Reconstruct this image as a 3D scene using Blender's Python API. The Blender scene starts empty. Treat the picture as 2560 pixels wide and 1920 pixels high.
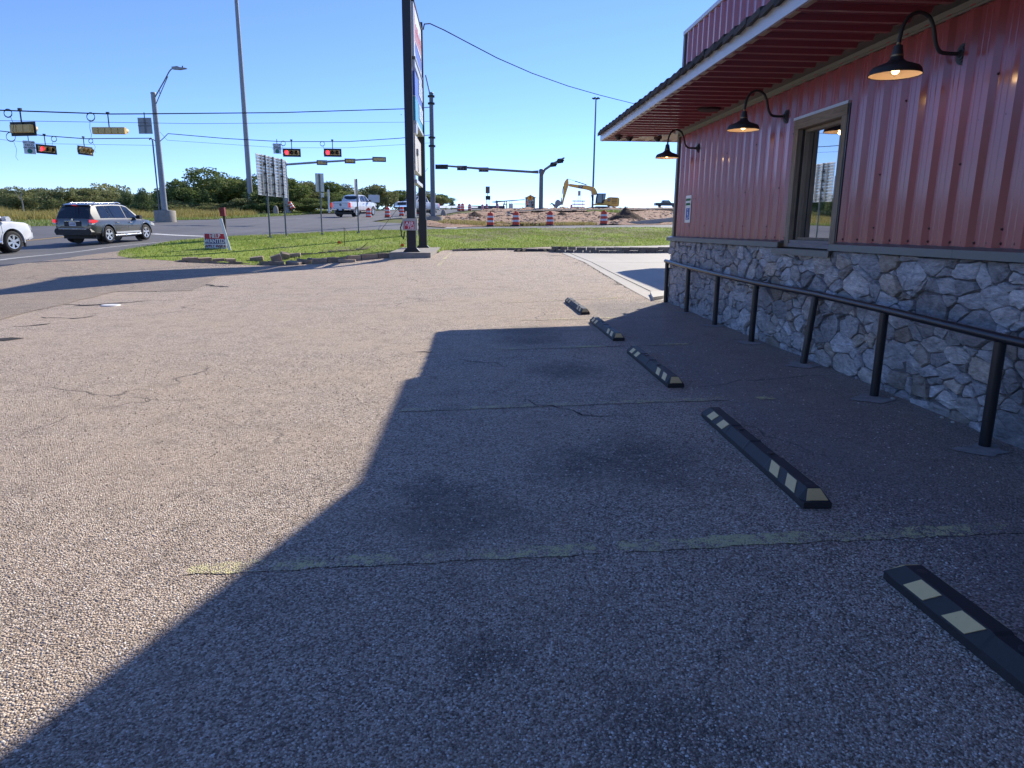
import bpy, bmesh, math, random
import numpy as np
from mathutils import Vector, Matrix

scene = bpy.context.scene
COL = scene.collection
PI = math.pi
random.seed(7)
RNG = np.random.default_rng(11)

# ---------------------------------------------------------------- camera
cam_data = bpy.data.cameras.new("camera")
cam_data.sensor_width = 36.0
cam_data.lens = 36.0 * 1735.0 / 2560.0
cam_data.clip_start = 0.05
cam_data.clip_end = 6000.0
cam = bpy.data.objects.new("camera", cam_data)
COL.objects.link(cam)
pitch, roll, yaw = math.radians(12.6087), math.radians(0.5), math.radians(3.39247)
fw = Vector((math.sin(yaw) * math.cos(pitch), math.cos(yaw) * math.cos(pitch), -math.sin(pitch)))
rt = Vector((math.cos(yaw), -math.sin(yaw), 0.0))
upv = rt.cross(fw)
r2 = rt * math.cos(roll) + upv * math.sin(roll)
u2 = upv * math.cos(roll) - rt * math.sin(roll)
cm = Matrix((r2, u2, -fw)).transposed().to_4x4()
cm.translation = Vector((0, 0, 1.5))
cam.matrix_world = cm
scene.camera = cam

# ---------------------------------------------------------------- sky, sun, exposure
SUN_EL = math.radians(32.7)
SUN_AZ = math.radians(35.5)          # from +Y towards +X
world = bpy.data.worlds.new("World")
scene.world = world
world.use_nodes = True
wn = world.node_tree
bg = wn.nodes["Background"]
sky = wn.nodes.new("ShaderNodeTexSky")
sky.sky_type = 'NISHITA'
sky.sun_disc = False
sky.sun_elevation = SUN_EL
sky.sun_rotation = SUN_AZ
sky.altitude = 3000.0
sky.air_density = 1.0
sky.dust_density = 0.0
sky.ozone_density = 8.0
wb = wn.nodes.new("ShaderNodeMix"); wb.data_type = 'RGBA'; wb.blend_type = 'MULTIPLY'; wb.inputs[0].default_value = 1.0
wb.inputs[7].default_value = (1.02, 0.91, 1.0, 1)     # the camera's white balance
wn.links.new(sky.outputs[0], wb.inputs[6]); wn.links.new(wb.outputs[2], bg.inputs[0])
bg.inputs[1].default_value = 0.087
sl = bpy.data.lights.new("sun", 'SUN')
sl.energy = 2.6
sl.angle = math.radians(0.53)
sl.color = (1.0, 0.93, 0.80)
sun = bpy.data.objects.new("sun", sl)
COL.objects.link(sun)
sd = Vector((-math.sin(SUN_AZ) * math.cos(SUN_EL), -math.cos(SUN_AZ) * math.cos(SUN_EL), -math.sin(SUN_EL)))
sun.rotation_euler = sd.to_track_quat('-Z', 'Y').to_euler()
sun.location = (20, 30, 40)
vs = scene.view_settings
vs.view_transform = 'Standard'
vs.look = 'None'
vs.exposure = 1.42
vs.gamma = 1.0
vs.use_curve_mapping = False
scene.cycles.use_denoising = True
try:
    scene.cycles.denoiser = 'OPENIMAGEDENOISE'
    scene.cycles.denoising_input_passes = 'RGB_ALBEDO_NORMAL'
    scene.cycles.denoising_prefilter = 'ACCURATE'
except Exception:
    pass
scene.cycles.max_bounces = 8
scene.cycles.sample_clamp_indirect = 6.0

# ---------------------------------------------------------------- helpers
class MB:
    """collects geometry and links it as ONE mesh object"""
    def __init__(self):
        self.v = []; self.f = []; self.m = []
    def add(self, vs, fs, m=0):
        o = len(self.v)
        self.v += [tuple(p) for p in vs]
        self.f += [tuple(i + o for i in f) for f in fs]
        self.m += [m] * len(fs)
        return self
    def box(self, c, s, m=0, rot=None):
        hx, hy, hz = s[0] / 2, s[1] / 2, s[2] / 2
        ps = [Vector((x, y, z)) for x in (-hx, hx) for y in (-hy, hy) for z in (-hz, hz)]
        if rot is not None:
            ps = [rot @ p for p in ps]
        ps = [p + Vector(c) for p in ps]
        return self.add(ps, [(0, 1, 3, 2), (4, 6, 7, 5), (0, 4, 5, 1), (2, 3, 7, 6), (0, 2, 6, 4), (1, 5, 7, 3)], m)
    def bb(self, a, b, m=0):
        return self.box([(a[i] + b[i]) / 2 for i in range(3)], [abs(b[i] - a[i]) for i in range(3)], m)
    def tube(self, pts, r, n=8, m=0, caps=True):
        pts = [Vector(p) for p in pts]
        rs = r if isinstance(r, (list, tuple)) else [r] * len(pts)
        rings = []; ref = None
        for i, p in enumerate(pts):
            a = pts[max(i - 1, 0)]; b = pts[min(i + 1, len(pts) - 1)]
            d = (b - a).normalized()
            if ref is None or abs(ref.dot(d)) > .95:
                ref = Vector((0, 0, 1)) if abs(d.z) < .9 else Vector((1, 0, 0))
            x = (ref - d * ref.dot(d)).normalized(); y = d.cross(x); ref = x
            rings.append([p + (x * math.cos(2 * PI * k / n) + y * math.sin(2 * PI * k / n)) * rs[i] for k in range(n)])
        vs = [q for R in rings for q in R]
        fs = [(i * n + k, i * n + (k + 1) % n, (i + 1) * n + (k + 1) % n, (i + 1) * n + k) for i in range(len(pts) - 1) for k in range(n)]
        if caps:
            fs += [tuple(range(n))[::-1], tuple((len(pts) - 1) * n + k for k in range(n))]
        return self.add(vs, fs, m)
    def prism(self, poly, o, ux, uy, ez, m=0):
        """polygon (u,v) in plane o+u*ux+v*uy extruded by vector ez"""
        o, ux, uy, ez = Vector(o), Vector(ux), Vector(uy), Vector(ez)
        n = len(poly)
        a = [o + ux * p[0] + uy * p[1] for p in poly]
        b = [p + ez for p in a]
        fs = [tuple(range(n))[::-1], tuple(range(n, 2 * n))] + [(i, (i + 1) % n, n + (i + 1) % n, n + i) for i in range(n)]
        return self.add(a + b, fs, m)
    def lathe(self, prof, c=(0, 0, 0), axis=(0, 0, 1), n=16, m=0):
        """prof: list of (radius, height along axis)"""
        c = Vector(c); ax = Vector(axis).normalized()
        ref = Vector((1, 0, 0)) if abs(ax.x) < .9 else Vector((0, 1, 0))
        x = (ref - ax * ref.dot(ax)).normalized(); y = ax.cross(x)
        vs = []; fs = []
        for r, h in prof:
            vs += [c + ax * h + (x * math.cos(2 * PI * k / n) + y * math.sin(2 * PI * k / n)) * max(r, 1e-4) for k in range(n)]
        for i in range(len(prof) - 1):
            fs += [(i * n + k, i * n + (k + 1) % n, (i + 1) * n + (k + 1) % n, (i + 1) * n + k) for k in range(n)]
        return self.add(vs, fs, m)
    def build(self, name, mats, parent=None, loc=(0, 0, 0), rot=None, smooth=None, fix=True):
        me = bpy.data.meshes.new(name)
        me.from_pydata(self.v, [], self.f)
        mats = mats if isinstance(mats, (list, tuple)) else [mats]
        for mm in mats:
            me.materials.append(mm)
        if len(mats) > 1:
            me.polygons.foreach_set('material_index', self.m)
        if fix:
            bm = bmesh.new(); bm.from_mesh(me)
            bmesh.ops.recalc_face_normals(bm, faces=bm.faces)
            bm.to_mesh(me); bm.free()
        if smooth is not None:
            me.polygons.foreach_set('use_smooth', [True] * len(me.polygons))
            if smooth < 180:
                me.set_sharp_from_angle(angle=math.radians(smooth))
        me.update()
        o = bpy.data.objects.new(name, me)
        COL.objects.link(o)
        o.location = loc
        if rot is not None:
            o.rotation_euler = rot
        if parent is not None:
            o.parent = parent
        return o

def tag(o, label=None, cat=None, group=None, kind=None):
    if label: o['label'] = label
    if cat: o['category'] = cat
    if group: o['group'] = group
    if kind: o['kind'] = kind
    return o

def empty(name, loc, rz=0.0, label=None, cat=None, group=None):
    o = bpy.data.objects.new(name, None)
    o.empty_display_size = .2
    COL.objects.link(o)
    o.location = loc; o.rotation_euler = (0, 0, rz)
    return tag(o, label, cat, group)

KIDS = {}
def kids(o):
    return [c for c in bpy.data.objects if c.parent == o]

def dup(o, loc=None, rz=None, parent=None, label=None, group=None, scale=None):
    c = o.copy(); COL.objects.link(c)
    if parent is not None: c.parent = parent
    if loc is not None: c.location = loc
    if rz is not None: c.rotation_euler = (0, 0, rz)
    if scale is not None: c.scale = scale
    if label: c['label'] = label
    if group: c['group'] = group
    for ch in kids(o):
        dup(ch, parent=c)
    return c

def text_mb(s, size, depth=.004):
    """text as a mesh: returns verts, faces, width; lies in XY plane, centred"""
    cu = bpy.data.curves.new('lettering', 'FONT')
    cu.body = s; cu.size = size; cu.align_x = 'CENTER'; cu.align_y = 'CENTER'
    cu.extrude = depth; cu.resolution_u = 3
    o = bpy.data.objects.new('lettering', cu); COL.objects.link(o)
    dg = bpy.context.evaluated_depsgraph_get()
    me = bpy.data.meshes.new_from_object(o.evaluated_get(dg))
    vs = [v.co.copy() for v in me.vertices]; fs = [tuple(p.vertices) for p in me.polygons]
    bpy.data.objects.remove(o); bpy.data.curves.remove(cu); bpy.data.meshes.remove(me)
    return vs, fs

def lettering(mb, s, size, o, ux, uy, stretch=1.0, m=0, bold=0.0):
    vs, fs = text_mb(s, size)
    o, ux, uy = Vector(o), Vector(ux).normalized(), Vector(uy).normalized(); uz = ux.cross(uy)
    offs = [0.0] if not bold else [-bold, 0.0, bold]
    for k, b in enumerate(offs):
        mb.add([o + ux * (v.x * stretch + b) + uy * v.y + uz * (v.z + k * .0007) for v in vs], fs, m)
    return mb

# ---------------------------------------------------------------- materials
def newmat(name):
    m = bpy.data.materials.new(name); m.use_nodes = True
    nt = m.node_tree
    return m, nt, nt.nodes["Principled BSDF"]

def nnode(nt, t, **kw):
    n = nt.nodes.new(t)
    for k, v in kw.items():
        if k.startswith('i_'):
            n.inputs[k[2:].replace('_', ' ')].default_value = v
        else:
            setattr(n, k, v)
    return n

def math_n(nt, op, a, b=None, clamp=False):
    n = nt.nodes.new('ShaderNodeMath'); n.operation = op; n.use_clamp = clamp
    for i, x in enumerate((a, b)):
        if x is None: continue
        if isinstance(x, (int, float)): n.inputs[i].default_value = x
        else: nt.links.new(x, n.inputs[i])
    return n.outputs[0]

def mix_n(nt, fac, a, b, blend='MIX'):
    n = nt.nodes.new('ShaderNodeMix'); n.data_type = 'RGBA'; n.blend_type = blend
    if isinstance(fac, (int, float)): n.inputs[0].default_value = fac
    else: nt.links.new(fac, n.inputs[0])
    for i, x in ((6, a), (7, b)):
        if isinstance(x, (tuple, list)): n.inputs[i].default_value = (*x[:3], 1)
        else: nt.links.new(x, n.inputs[i])
    return n.outputs[2]

def ramp_n(nt, src, stops, interp='LINEAR'):
    n = nt.nodes.new('ShaderNodeValToRGB'); cr = n.color_ramp; cr.interpolation = interp
    while len(cr.elements) < len(stops): cr.elements.new(.5)
    for e, (p, c) in zip(cr.elements, stops):
        e.position = p
        e.color = (*c, 1) if isinstance(c, (tuple, list)) else (c, c, c, 1)
    nt.links.new(src, n.inputs[0])
    return n.outputs[0]

def noise_n(nt, co, scale, detail=4.0, rough=.55, dist=0.0):
    n = nt.nodes.new('ShaderNodeTexNoise')
    n.inputs['Scale'].default_value = scale; n.inputs['Detail'].default_value = detail
    n.inputs['Roughness'].default_value = rough; n.inputs['Distortion'].default_value = dist
    nt.links.new(co, n.inputs['Vector'])
    return n.outputs['Fac']

def coords(nt, kind='Object'):
    return nt.nodes.new('ShaderNodeTexCoord').outputs[kind]

def bump_n(nt, h, strength, dist, bsdf, normal=None):
    b = nt.nodes.new('ShaderNodeBump'); b.inputs['Strength'].default_value = strength; b.inputs['Distance'].default_value = dist
    nt.links.new(h, b.inputs['Height'])
    if normal is not None: nt.links.new(normal, b.inputs['Normal'])
    nt.links.new(b.outputs[0], bsdf.inputs['Normal'])
    return b.outputs[0]

def pmat(name, col, rough=.6, metal=0.0, var=.18, scale=6.0, bump=0.0, coat=0.0, world_co=False, emit=None, estr=0.0, spec=None, dirt=None, objvar=0.0):
    m, nt, b = newmat(name)
    co = nt.nodes.new('ShaderNodeNewGeometry').outputs['Position'] if world_co else coords(nt)
    n1 = noise_n(nt, co, scale, 5.0, .6)
    n2 = noise_n(nt, co, scale * 7.3, 3.0, .6)
    f = math_n(nt, 'ADD', math_n(nt, 'MULTIPLY', n1, .65), math_n(nt, 'MULTIPLY', n2, .35))
    lo = tuple(max(c * (1 - var), 0) for c in col); hi = tuple(min(c * (1 + var), 1) for c in col)
    c = ramp_n(nt, f, [(.3, lo), (.7, hi)])
    if objvar:
        oi = nt.nodes.new('ShaderNodeObjectInfo').outputs['Random']
        k = math_n(nt, 'ADD', math_n(nt, 'MULTIPLY', oi, 2 * objvar), 1 - objvar)
        n = nt.nodes.new('ShaderNodeVectorMath'); n.operation = 'SCALE'
        nt.links.new(c, n.inputs[0]); nt.links.new(k, n.inputs['Scale']); c = n.outputs[0]
    if dirt:
        n3 = noise_n(nt, co, dirt[1], 6.0, .65)
        c = mix_n(nt, ramp_n(nt, n3, [(dirt[2], 0.0), (dirt[2] + .15, 1.0)]), c, dirt[0])
    nt.links.new(c, b.inputs['Base Color'])
    r = math_n(nt, 'ADD', math_n(nt, 'MULTIPLY', n1, .2), rough - .1, clamp=True)
    nt.links.new(r, b.inputs['Roughness'])
    b.inputs['Metallic'].default_value = metal
    if spec is not None: b.inputs['Specular IOR Level'].default_value = spec
    if coat:
        b.inputs['Coat Weight'].default_value = coat; b.inputs['Coat Roughness'].default_value = .06
    if emit:
        b.inputs['Emission Color'].default_value = (*emit, 1); b.inputs['Emission Strength'].default_value = estr
    if bump:
        bump_n(nt, n2, .6, bump, b)
    return m

# ---------------------------------------------------------------- terrain height
CTRL = np.array([
 (3.8,4.4,.07),(3.8,6,.1),(3.8,8,.115),(3.8,10.5,.14),(3.8,13,.164),(3.8,1,.05),(3.8,-4,.05),
 (1.8,3.4,.06),(1.8,6,.07),(1.85,9,.08),(1.85,12,.095),(1.8,0,.05),
 (-.5,3,-.01),(-.5,6,.0),(-.5,10.5,.02),(-1.3,2,-.03),(-1.3,-3,-.04),(-3,3,-.04),(-3,7,-.02),(-3,11,.01),
 (-6,6,-.02),(-10,6,.03),(-11.4,16.7,.03),(-6,14,.04),(0,16,.13),(4,17,.22),(-6,21,.17),(8,20,.3),(14,24,.5),(14,10,.2),(14,0,.1),
 (-2.196,26.300,0.410),(0.297,31.400,0.549),(2.882,31.400,0.549),(7.484,31.000,0.558),(-8.654,25.200,0.250),(-10.256,24.800,0.354),(-5.706,25.600,0.205),
 (-14.581,22.700,0.432),(-13.903,38.000,0.973),(-16.607,33.500,0.696),(-16.193,36.200,0.799),(-17.680,28.400,0.442),(-9.731,35.000,0.951),(-9.473,37.000,0.979),(-7.651,37.000,1.093),(-5.792,37.000,1.189),
 (-9.976,28.500,0.614),(-2.317,35.000,0.924),
 (-1.963,45.000,1.434),(1.841,45.500,1.516),(5.702,45.500,1.574),(10.907,45.500,1.669),(-5.222,43.000,1.315),(-7.833,43.000,1.223),
 (1.428,53.000,1.672),(5.886,53.000,1.755),(9.929,53.000,1.849),(14.221,53.000,1.945),(-2.851,55.000,1.955),(-5.741,58.000,1.956),
 (-22.999,55.000,1.803),(-25.691,44.000,1.327),(-22.738,69.000,2.157),(-19.084,100.000,3.387),(-10.833,68.000,2.511),(-8.115,70.000,2.467),(-6.400,88.000,3.119),
 (-1.710,103.000,3.953),(2.123,135.000,4.941),(5.545,150.000,5.591),(9.762,100.000,4.212),(5.137,75.000,2.613),(14.544,80.000,2.904),(21.411,80.000,3.145),
 (25.401,140.000,5.339),(31.001,130.000,5.281),(35.540,125.000,5.331),(12.783,150.000,5.672),(-30.207,100.000,3.199),(-39.744,100.000,2.549),(-52.874,95.000,1.954),(-65.282,95.000,1.492),
 (-40,40,.9),(-40,60,2.0),(-40,20,.4),(-40,0,.2),(-15.2,10,.1),(-25,10,.2),(-60,70,3.),(-80,120,4.2),(-30,140,5),
 (0,200,5.6),(40,200,5.6),(90,150,5.5),(90,60,2),(60,30,1),(60,0,0),(-80,200,5),(-20,300,5),(120,300,5),(-160,250,4),(-160,60,2),(0,-30,-.3),(-60,-30,0),(60,-40,0)])
def _phi(d): return np.sqrt(d * d + 4.0)
_N = len(CTRL)
_A = _phi(np.linalg.norm(CTRL[:, None, :2] - CTRL[None, :, :2], axis=2)) - np.eye(_N) * .02
_P = np.c_[np.ones(_N), CTRL[:, :2] * .01]
_M = np.block([[_A, _P], [_P.T, np.zeros((3, 3))]])
_W = np.linalg.solve(_M, np.r_[CTRL[:, 2], 0, 0, 0])
def HV(x, y):
    x = np.asarray(x, float); y = np.asarray(y, float)
    r = np.hypot(x, y); k = np.clip((r - 230) / 170, 0, 1)
    s = np.minimum(1, 230 / np.maximum(r, 1e-6))
    xs, ys = x * s, y * s                      # beyond 230 m the last height carries on, falling gently away
    d = np.sqrt((xs[..., None] - CTRL[:, 0]) ** 2 + (ys[..., None] - CTRL[:, 1]) ** 2)
    z = _phi(d) @ _W[:_N] + _W[_N] + _W[_N + 1] * xs * .01 + _W[_N + 2] * ys * .01
    return z - 5.0 * k * k * (3 - 2 * k)
def H(x, y): return float(HV(np.array([x]), np.array([y]))[0])

# ---------------------------------------------------------------- ground sheets, all on one triangle grid
def _lines(parts):
    out = [parts[0][0]]
    for a, b, s in parts:
        n = max(1, int(round((b - a) / s)))
        out += [a + (b - a) * i / n for i in range(1, n + 1)]
    return np.array(out)
GX = _lines([(-1600, -400, 300), (-400, -100, 60), (-100, -34, 6), (-34, 16, .5), (16, 40, 2), (40, 100, 6), (100, 400, 60), (400, 1600, 300)])
GY = _lines([(-400, -60, 80), (-60, -6, 6), (-6, 58, .5), (58, 160, 2), (160, 260, 10), (260, 500, 40), (500, 1500, 250)])
GZ = HV(*np.meshgrid(GX, GY, indexing='ij'))

def _clip_tri(poly, tri):
    for k in range(3):
        ax, ay = tri[k]; bx, by = tri[(k + 1) % 3]
        out = []
        n = len(poly)
        for i in range(n):
            p, q = poly[i], poly[(i + 1) % n]
            dp = (bx - ax) * (p[1] - ay) - (by - ay) * (p[0] - ax)
            dq = (bx - ax) * (q[1] - ay) - (by - ay) * (q[0] - ax)
            if dp >= 0: out.append(p)
            if (dp > 0 and dq < 0) or (dp < 0 and dq > 0):
                t = dp / (dp - dq); out.append((p[0] + t * (q[0] - p[0]), p[1] + t * (q[1] - p[1])))
        poly = out
        if len(poly) < 3: return []
    return poly

def pip(poly, x, y):
    c = np.zeros(np.shape(x), bool); n = len(poly)
    for i in range(n):
        x1, y1 = poly[i]; x2, y2 = poly[(i + 1) % n]
        if y1 == y2: continue
        k = ((y1 > y) != (y2 > y)) & (x < (x2 - x1) * (y - y1) / (y2 - y1) + x1)
        c ^= k
    return c

def sheet(name, poly, mat, off, bump=None, label=None):
    """a ground sheet cut to the polygon, lying `off` above the terrain"""
    if sum(a[0] * b[1] - b[0] * a[1] for a, b in zip(poly, poly[1:] + poly[:1])) < 0: poly = poly[::-1]
    xs = [p[0] for p in poly]; ys = [p[1] for p in poly]
    i0 = max(np.searchsorted(GX, min(xs)) - 1, 0); i1 = min(np.searchsorted(GX, max(xs)), len(GX) - 1)
    j0 = max(np.searchsorted(GY, min(ys)) - 1, 0); j1 = min(np.searchsorted(GY, max(ys)), len(GY) - 1)
    edge = set(); n = len(poly)
    for k in range(n):
        p, q = poly[k], poly[(k + 1) % n]
        L = math.hypot(q[0] - p[0], q[1] - p[1]); m = int(L / .1) + 2
        t = np.linspace(0, 1, m)
        a = np.searchsorted(GX, p[0] + (q[0] - p[0]) * t) - 1; b = np.searchsorted(GY, p[1] + (q[1] - p[1]) * t) - 1
        for aa, bb in set(zip(a.tolist(), b.tolist())):
            for da in (-1, 0, 1):
                for db in (-1, 0, 1): edge.add((aa + da, bb + db))
    vs = []; idx = {}; fs = []
    def vid(x, y, z):
        key = (round(x, 5), round(y, 5))
        if key not in idx:
            idx[key] = len(vs); vs.append((x, y, z))
        return idx[key]
    cx = (GX[:-1] + GX[1:]) / 2; cy = (GY[:-1] + GY[1:]) / 2
    ins = pip(poly, *np.meshgrid(cx, cy, indexing='ij'))
    for i in range(i0, i1):
        for j in range(j0, j1):
            e = (i, j) in edge
            if not e and not ins[i, j]: continue
            c = [(GX[i], GY[j], GZ[i, j]), (GX[i + 1], GY[j], GZ[i + 1, j]), (GX[i + 1], GY[j + 1], GZ[i + 1, j + 1]), (GX[i], GY[j + 1], GZ[i, j + 1])]
            for tr in ((c[0], c[1], c[2]), (c[0], c[2], c[3])):
                if not e:
                    fs.append(tuple(vid(p[0], p[1], p[2]) for p in tr)); continue
                cl = _clip_tri(list(poly), [(p[0], p[1]) for p in tr])
                if len(cl) < 3: continue
                (x0, y0, z0), (x1, y1, z1), (x2, y2, z2) = tr
                D = (x1 - x0) * (y2 - y0) - (x2 - x0) * (y1 - y0)
                ids = []
                for (x, y) in cl:
                    u = ((x - x0) * (y2 - y0) - (x2 - x0) * (y - y0)) / D; w = ((x1 - x0) * (y - y0) - (x - x0) * (y1 - y0)) / D
                    k = vid(x, y, z0 + u * (z1 - z0) + w * (z2 - z0))
                    if k not in ids: ids.append(k)
                if len(ids) >= 3: fs.append(tuple(ids))
    if bump:
        vs = [(x, y, z + bump(x, y)) for x, y, z in vs]
    vs = [(x, y, z + off) for x, y, z in vs]
    me = bpy.data.meshes.new(name); me.from_pydata(vs, [], fs)
    me.materials.append(mat)
    me.polygons.foreach_set('use_smooth', [True] * len(fs))
    me.update()
    o = bpy.data.objects.new(name, me); COL.objects.link(o)
    tag(o, kind='structure')
    return o

def wobble(pts, amp, step, seed=1, closed=True):
    """roughens the outline of a polygon"""
    r = random.Random(seed); out = []
    n = len(pts)
    for i in range(n if closed else n - 1):
        p, q = pts[i], pts[(i + 1) % n]
        L = math.hypot(q[0] - p[0], q[1] - p[1]); m = max(1, int(L / step))
        for k in range(m):
            t = k / m; j = amp if (k or amp < .02) else amp * .3
            out.append((p[0] + (q[0] - p[0]) * t + r.uniform(-j, j), p[1] + (q[1] - p[1]) * t + r.uniform(-j, j)))
    if not closed: out.append(pts[-1])
    return out

# ---- surface materials
def chip_colour(nt, co, scale, light=1.0):
    """stone chips set in binder: returns colour socket, height socket"""
    vo = nnode(nt, 'ShaderNodeTexVoronoi', voronoi_dimensions='2D'); vo.inputs['Scale'].default_value = scale
    dn = nnode(nt, 'ShaderNodeTexNoise'); dn.inputs['Scale'].default_value = scale * .8; nt.links.new(co, dn.inputs['Vector'])
    nt.links.new(co, vo.inputs['Vector'])
    sep = nt.nodes.new('ShaderNodeSeparateColor'); nt.links.new(vo.outputs['Color'], sep.inputs[0])
    k = light * 2.75
    chips = ramp_n(nt, sep.outputs[0], [(0, (.04 * k, .033 * k, .027 * k)), (.3, (.135 * k, .103 * k, .078 * k)), (.62, (.22 * k, .178 * k, .14 * k)), (.9, (.29 * k, .238 * k, .19 * k)), (1, (.33 * k, .29 * k, .245 * k))])
    edge = ramp_n(nt, vo.outputs['Distance'], [(.42, 0.0), (.68, 1.0)])
    col = mix_n(nt, math_n(nt, 'MULTIPLY', edge, .62), chips, (.070 * k, .055 * k, .045 * k))
    h = math_n(nt, 'SUBTRACT', math_n(nt, 'ADD', 1.0, math_n(nt, 'MULTIPLY', sep.outputs[1], .5)), math_n(nt, 'MULTIPLY', vo.outputs['Distance'], 1.25))
    return col, h

STAINS = [((1.085,4.224), .42), ((1.014,7.135), .34), ((0.807,9.167), .4), ((0.772,4.223), .3), ((0.874,9.960), .5), ((0.562,1.784), .16), ((0.053,2.189), .14), ((-0.087,3.464), .3), ((-0.211,3.820), .2), ((0.661,1.828), .12)]

def blobs(nt, co, items, soft=.9):
    """sum of soft round patches at world places, with ragged edges"""
    tot = None
    sepv = nt.nodes.new('ShaderNodeVectorMath'); sepv.operation = 'MULTIPLY'; sepv.inputs[1].default_value = (1, 1, 0)
    nt.links.new(co, sepv.inputs[0])
    ns = nnode(nt, 'ShaderNodeTexNoise'); ns.inputs['Scale'].default_value = 5.0; ns.inputs['Detail'].default_value = 5; nt.links.new(co, ns.inputs['Vector'])
    ad = nt.nodes.new('ShaderNodeVectorMath'); ad.operation = 'MULTIPLY_ADD'
    nt.links.new(ns.outputs['Color'], ad.inputs[0]); ad.inputs[1].default_value = (.62, .62, 0); nt.links.new(sepv.outputs[0], ad.inputs[2])
    for (p, r) in items:
        d = nt.nodes.new('ShaderNodeVectorMath'); d.operation = 'DISTANCE'
        nt.links.new(ad.outputs[0], d.inputs[0]); d.inputs[1].default_value = (p[0] + .31, p[1] + .31, 0)
        g = nt.nodes.new('ShaderNodeMapRange'); g.interpolation_type = 'SMOOTHSTEP'
        g.inputs['From Min'].default_value = r * (1 + soft); g.inputs['From Max'].default_value = r * .2
        nt.links.new(d.outputs['Value'], g.inputs['Value'])
        tot = g.outputs[0] if tot is None else math_n(nt, 'MAXIMUM', tot, g.outputs[0])
    return tot

def lot_material(name, paint=None, light=1.0, scale=104.0, dark_strip=True):
    m, nt, b = newmat(name)
    co = coords(nt)
    col, h = chip_colour(nt, co, scale, light)
    # broad wear: dusty tan areas and greyer ones
    big = noise_n(nt, co, .55, 5, .62)
    mid = noise_n(nt, co, 3.1, 5, .65)
    col = mix_n(nt, ramp_n(nt, big, [(.36, .0), (.64, .75)]), col, mix_n(nt, .6, col, (.54 * light, .41 * light, .295 * light)))
    col = mix_n(nt, ramp_n(nt, mid, [(.34, .38), (.52, 0.0)]), col, mix_n(nt, .55, col, (.09, .075, .06)))
    vc = nnode(nt, 'ShaderNodeTexVoronoi', voronoi_dimensions='2D', feature='DISTANCE_TO_EDGE'); vc.inputs['Scale'].default_value = .42
    nw = nnode(nt, 'ShaderNodeTexNoise'); nw.inputs['Scale'].default_value = 1.6; nw.inputs['Detail'].default_value = 6; nt.links.new(co, nw.inputs['Vector'])
    va = nt.nodes.new('ShaderNodeVectorMath'); va.operation = 'MULTIPLY_ADD'; va.inputs[1].default_value = (.9, .5, 0); nt.links.new(nw.outputs['Color'], va.inputs[0]); nt.links.new(co, va.inputs[2]); nt.links.new(va.outputs[0], vc.inputs['Vector'])
    ck = math_n(nt, 'MULTIPLY', ramp_n(nt, vc.outputs['Distance'], [(.0015, 1.0), (.008, 0.0)]), ramp_n(nt, noise_n(nt, co, .5, 3, .5), [(.50, 0.0), (.60, .8)]))
    col = mix_n(nt, ck, col, (.04, .035, .03))
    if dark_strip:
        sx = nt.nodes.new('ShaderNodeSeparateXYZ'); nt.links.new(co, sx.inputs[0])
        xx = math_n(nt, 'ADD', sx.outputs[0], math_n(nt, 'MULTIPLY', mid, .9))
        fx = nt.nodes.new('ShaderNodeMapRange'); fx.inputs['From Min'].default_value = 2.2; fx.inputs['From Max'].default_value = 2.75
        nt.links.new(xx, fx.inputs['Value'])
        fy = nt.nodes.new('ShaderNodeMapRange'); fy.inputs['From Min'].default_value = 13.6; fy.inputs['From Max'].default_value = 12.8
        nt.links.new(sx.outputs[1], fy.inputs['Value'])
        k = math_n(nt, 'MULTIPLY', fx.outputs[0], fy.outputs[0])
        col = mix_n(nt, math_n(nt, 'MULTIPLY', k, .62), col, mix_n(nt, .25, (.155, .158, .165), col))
        st = math_n(nt, 'MULTIPLY', blobs(nt, co, STAINS), ramp_n(nt, noise_n(nt, co, 21.0, 5, .75), [(.34, .35), (.6, 1.0)]))
        col = mix_n(nt, math_n(nt, 'MULTIPLY', st, .75), col, (.085, .078, .07))
    if paint:
        wear = noise_n(nt, co, 17.0, 6, .7)
        wear2 = noise_n(nt, co, 1.7, 3, .5)
        w = math_n(nt, 'ADD', math_n(nt, 'MULTIPLY', wear, .62), math_n(nt, 'MULTIPLY', wear2, .55))
        hm = math_n(nt, 'MULTIPLY', h, .1)
        f = ramp_n(nt, math_n(nt, 'ADD', w, hm), [(paint[1], 0.0), (paint[1] + .09, 1.0)])
        col = mix_n(nt, math_n(nt, 'MULTIPLY', f, .9), col, paint[0])
    nt.links.new(col, b.inputs['Base Color'])
    b.inputs['Roughness'].default_value = .82
    b.inputs['Specular IOR Level'].default_value = .35
    nb = bump_n(nt, math_n(nt, 'MULTIPLY', noise_n(nt, co, 1.3, 4, .6), 1.0), .35, .05, b)
    bump_n(nt, h, .9, .0065, b, nb)
    return m

M = {}
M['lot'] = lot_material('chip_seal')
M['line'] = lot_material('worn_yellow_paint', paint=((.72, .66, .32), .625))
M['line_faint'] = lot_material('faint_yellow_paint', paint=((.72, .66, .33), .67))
M['line_white'] = lot_material('worn_white_paint', paint=((.62, .58, .5), .60), dark_strip=False)
M['apron'] = lot_material('grey_asphalt', light=.80, scale=130.0, dark_strip=False)

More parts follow.
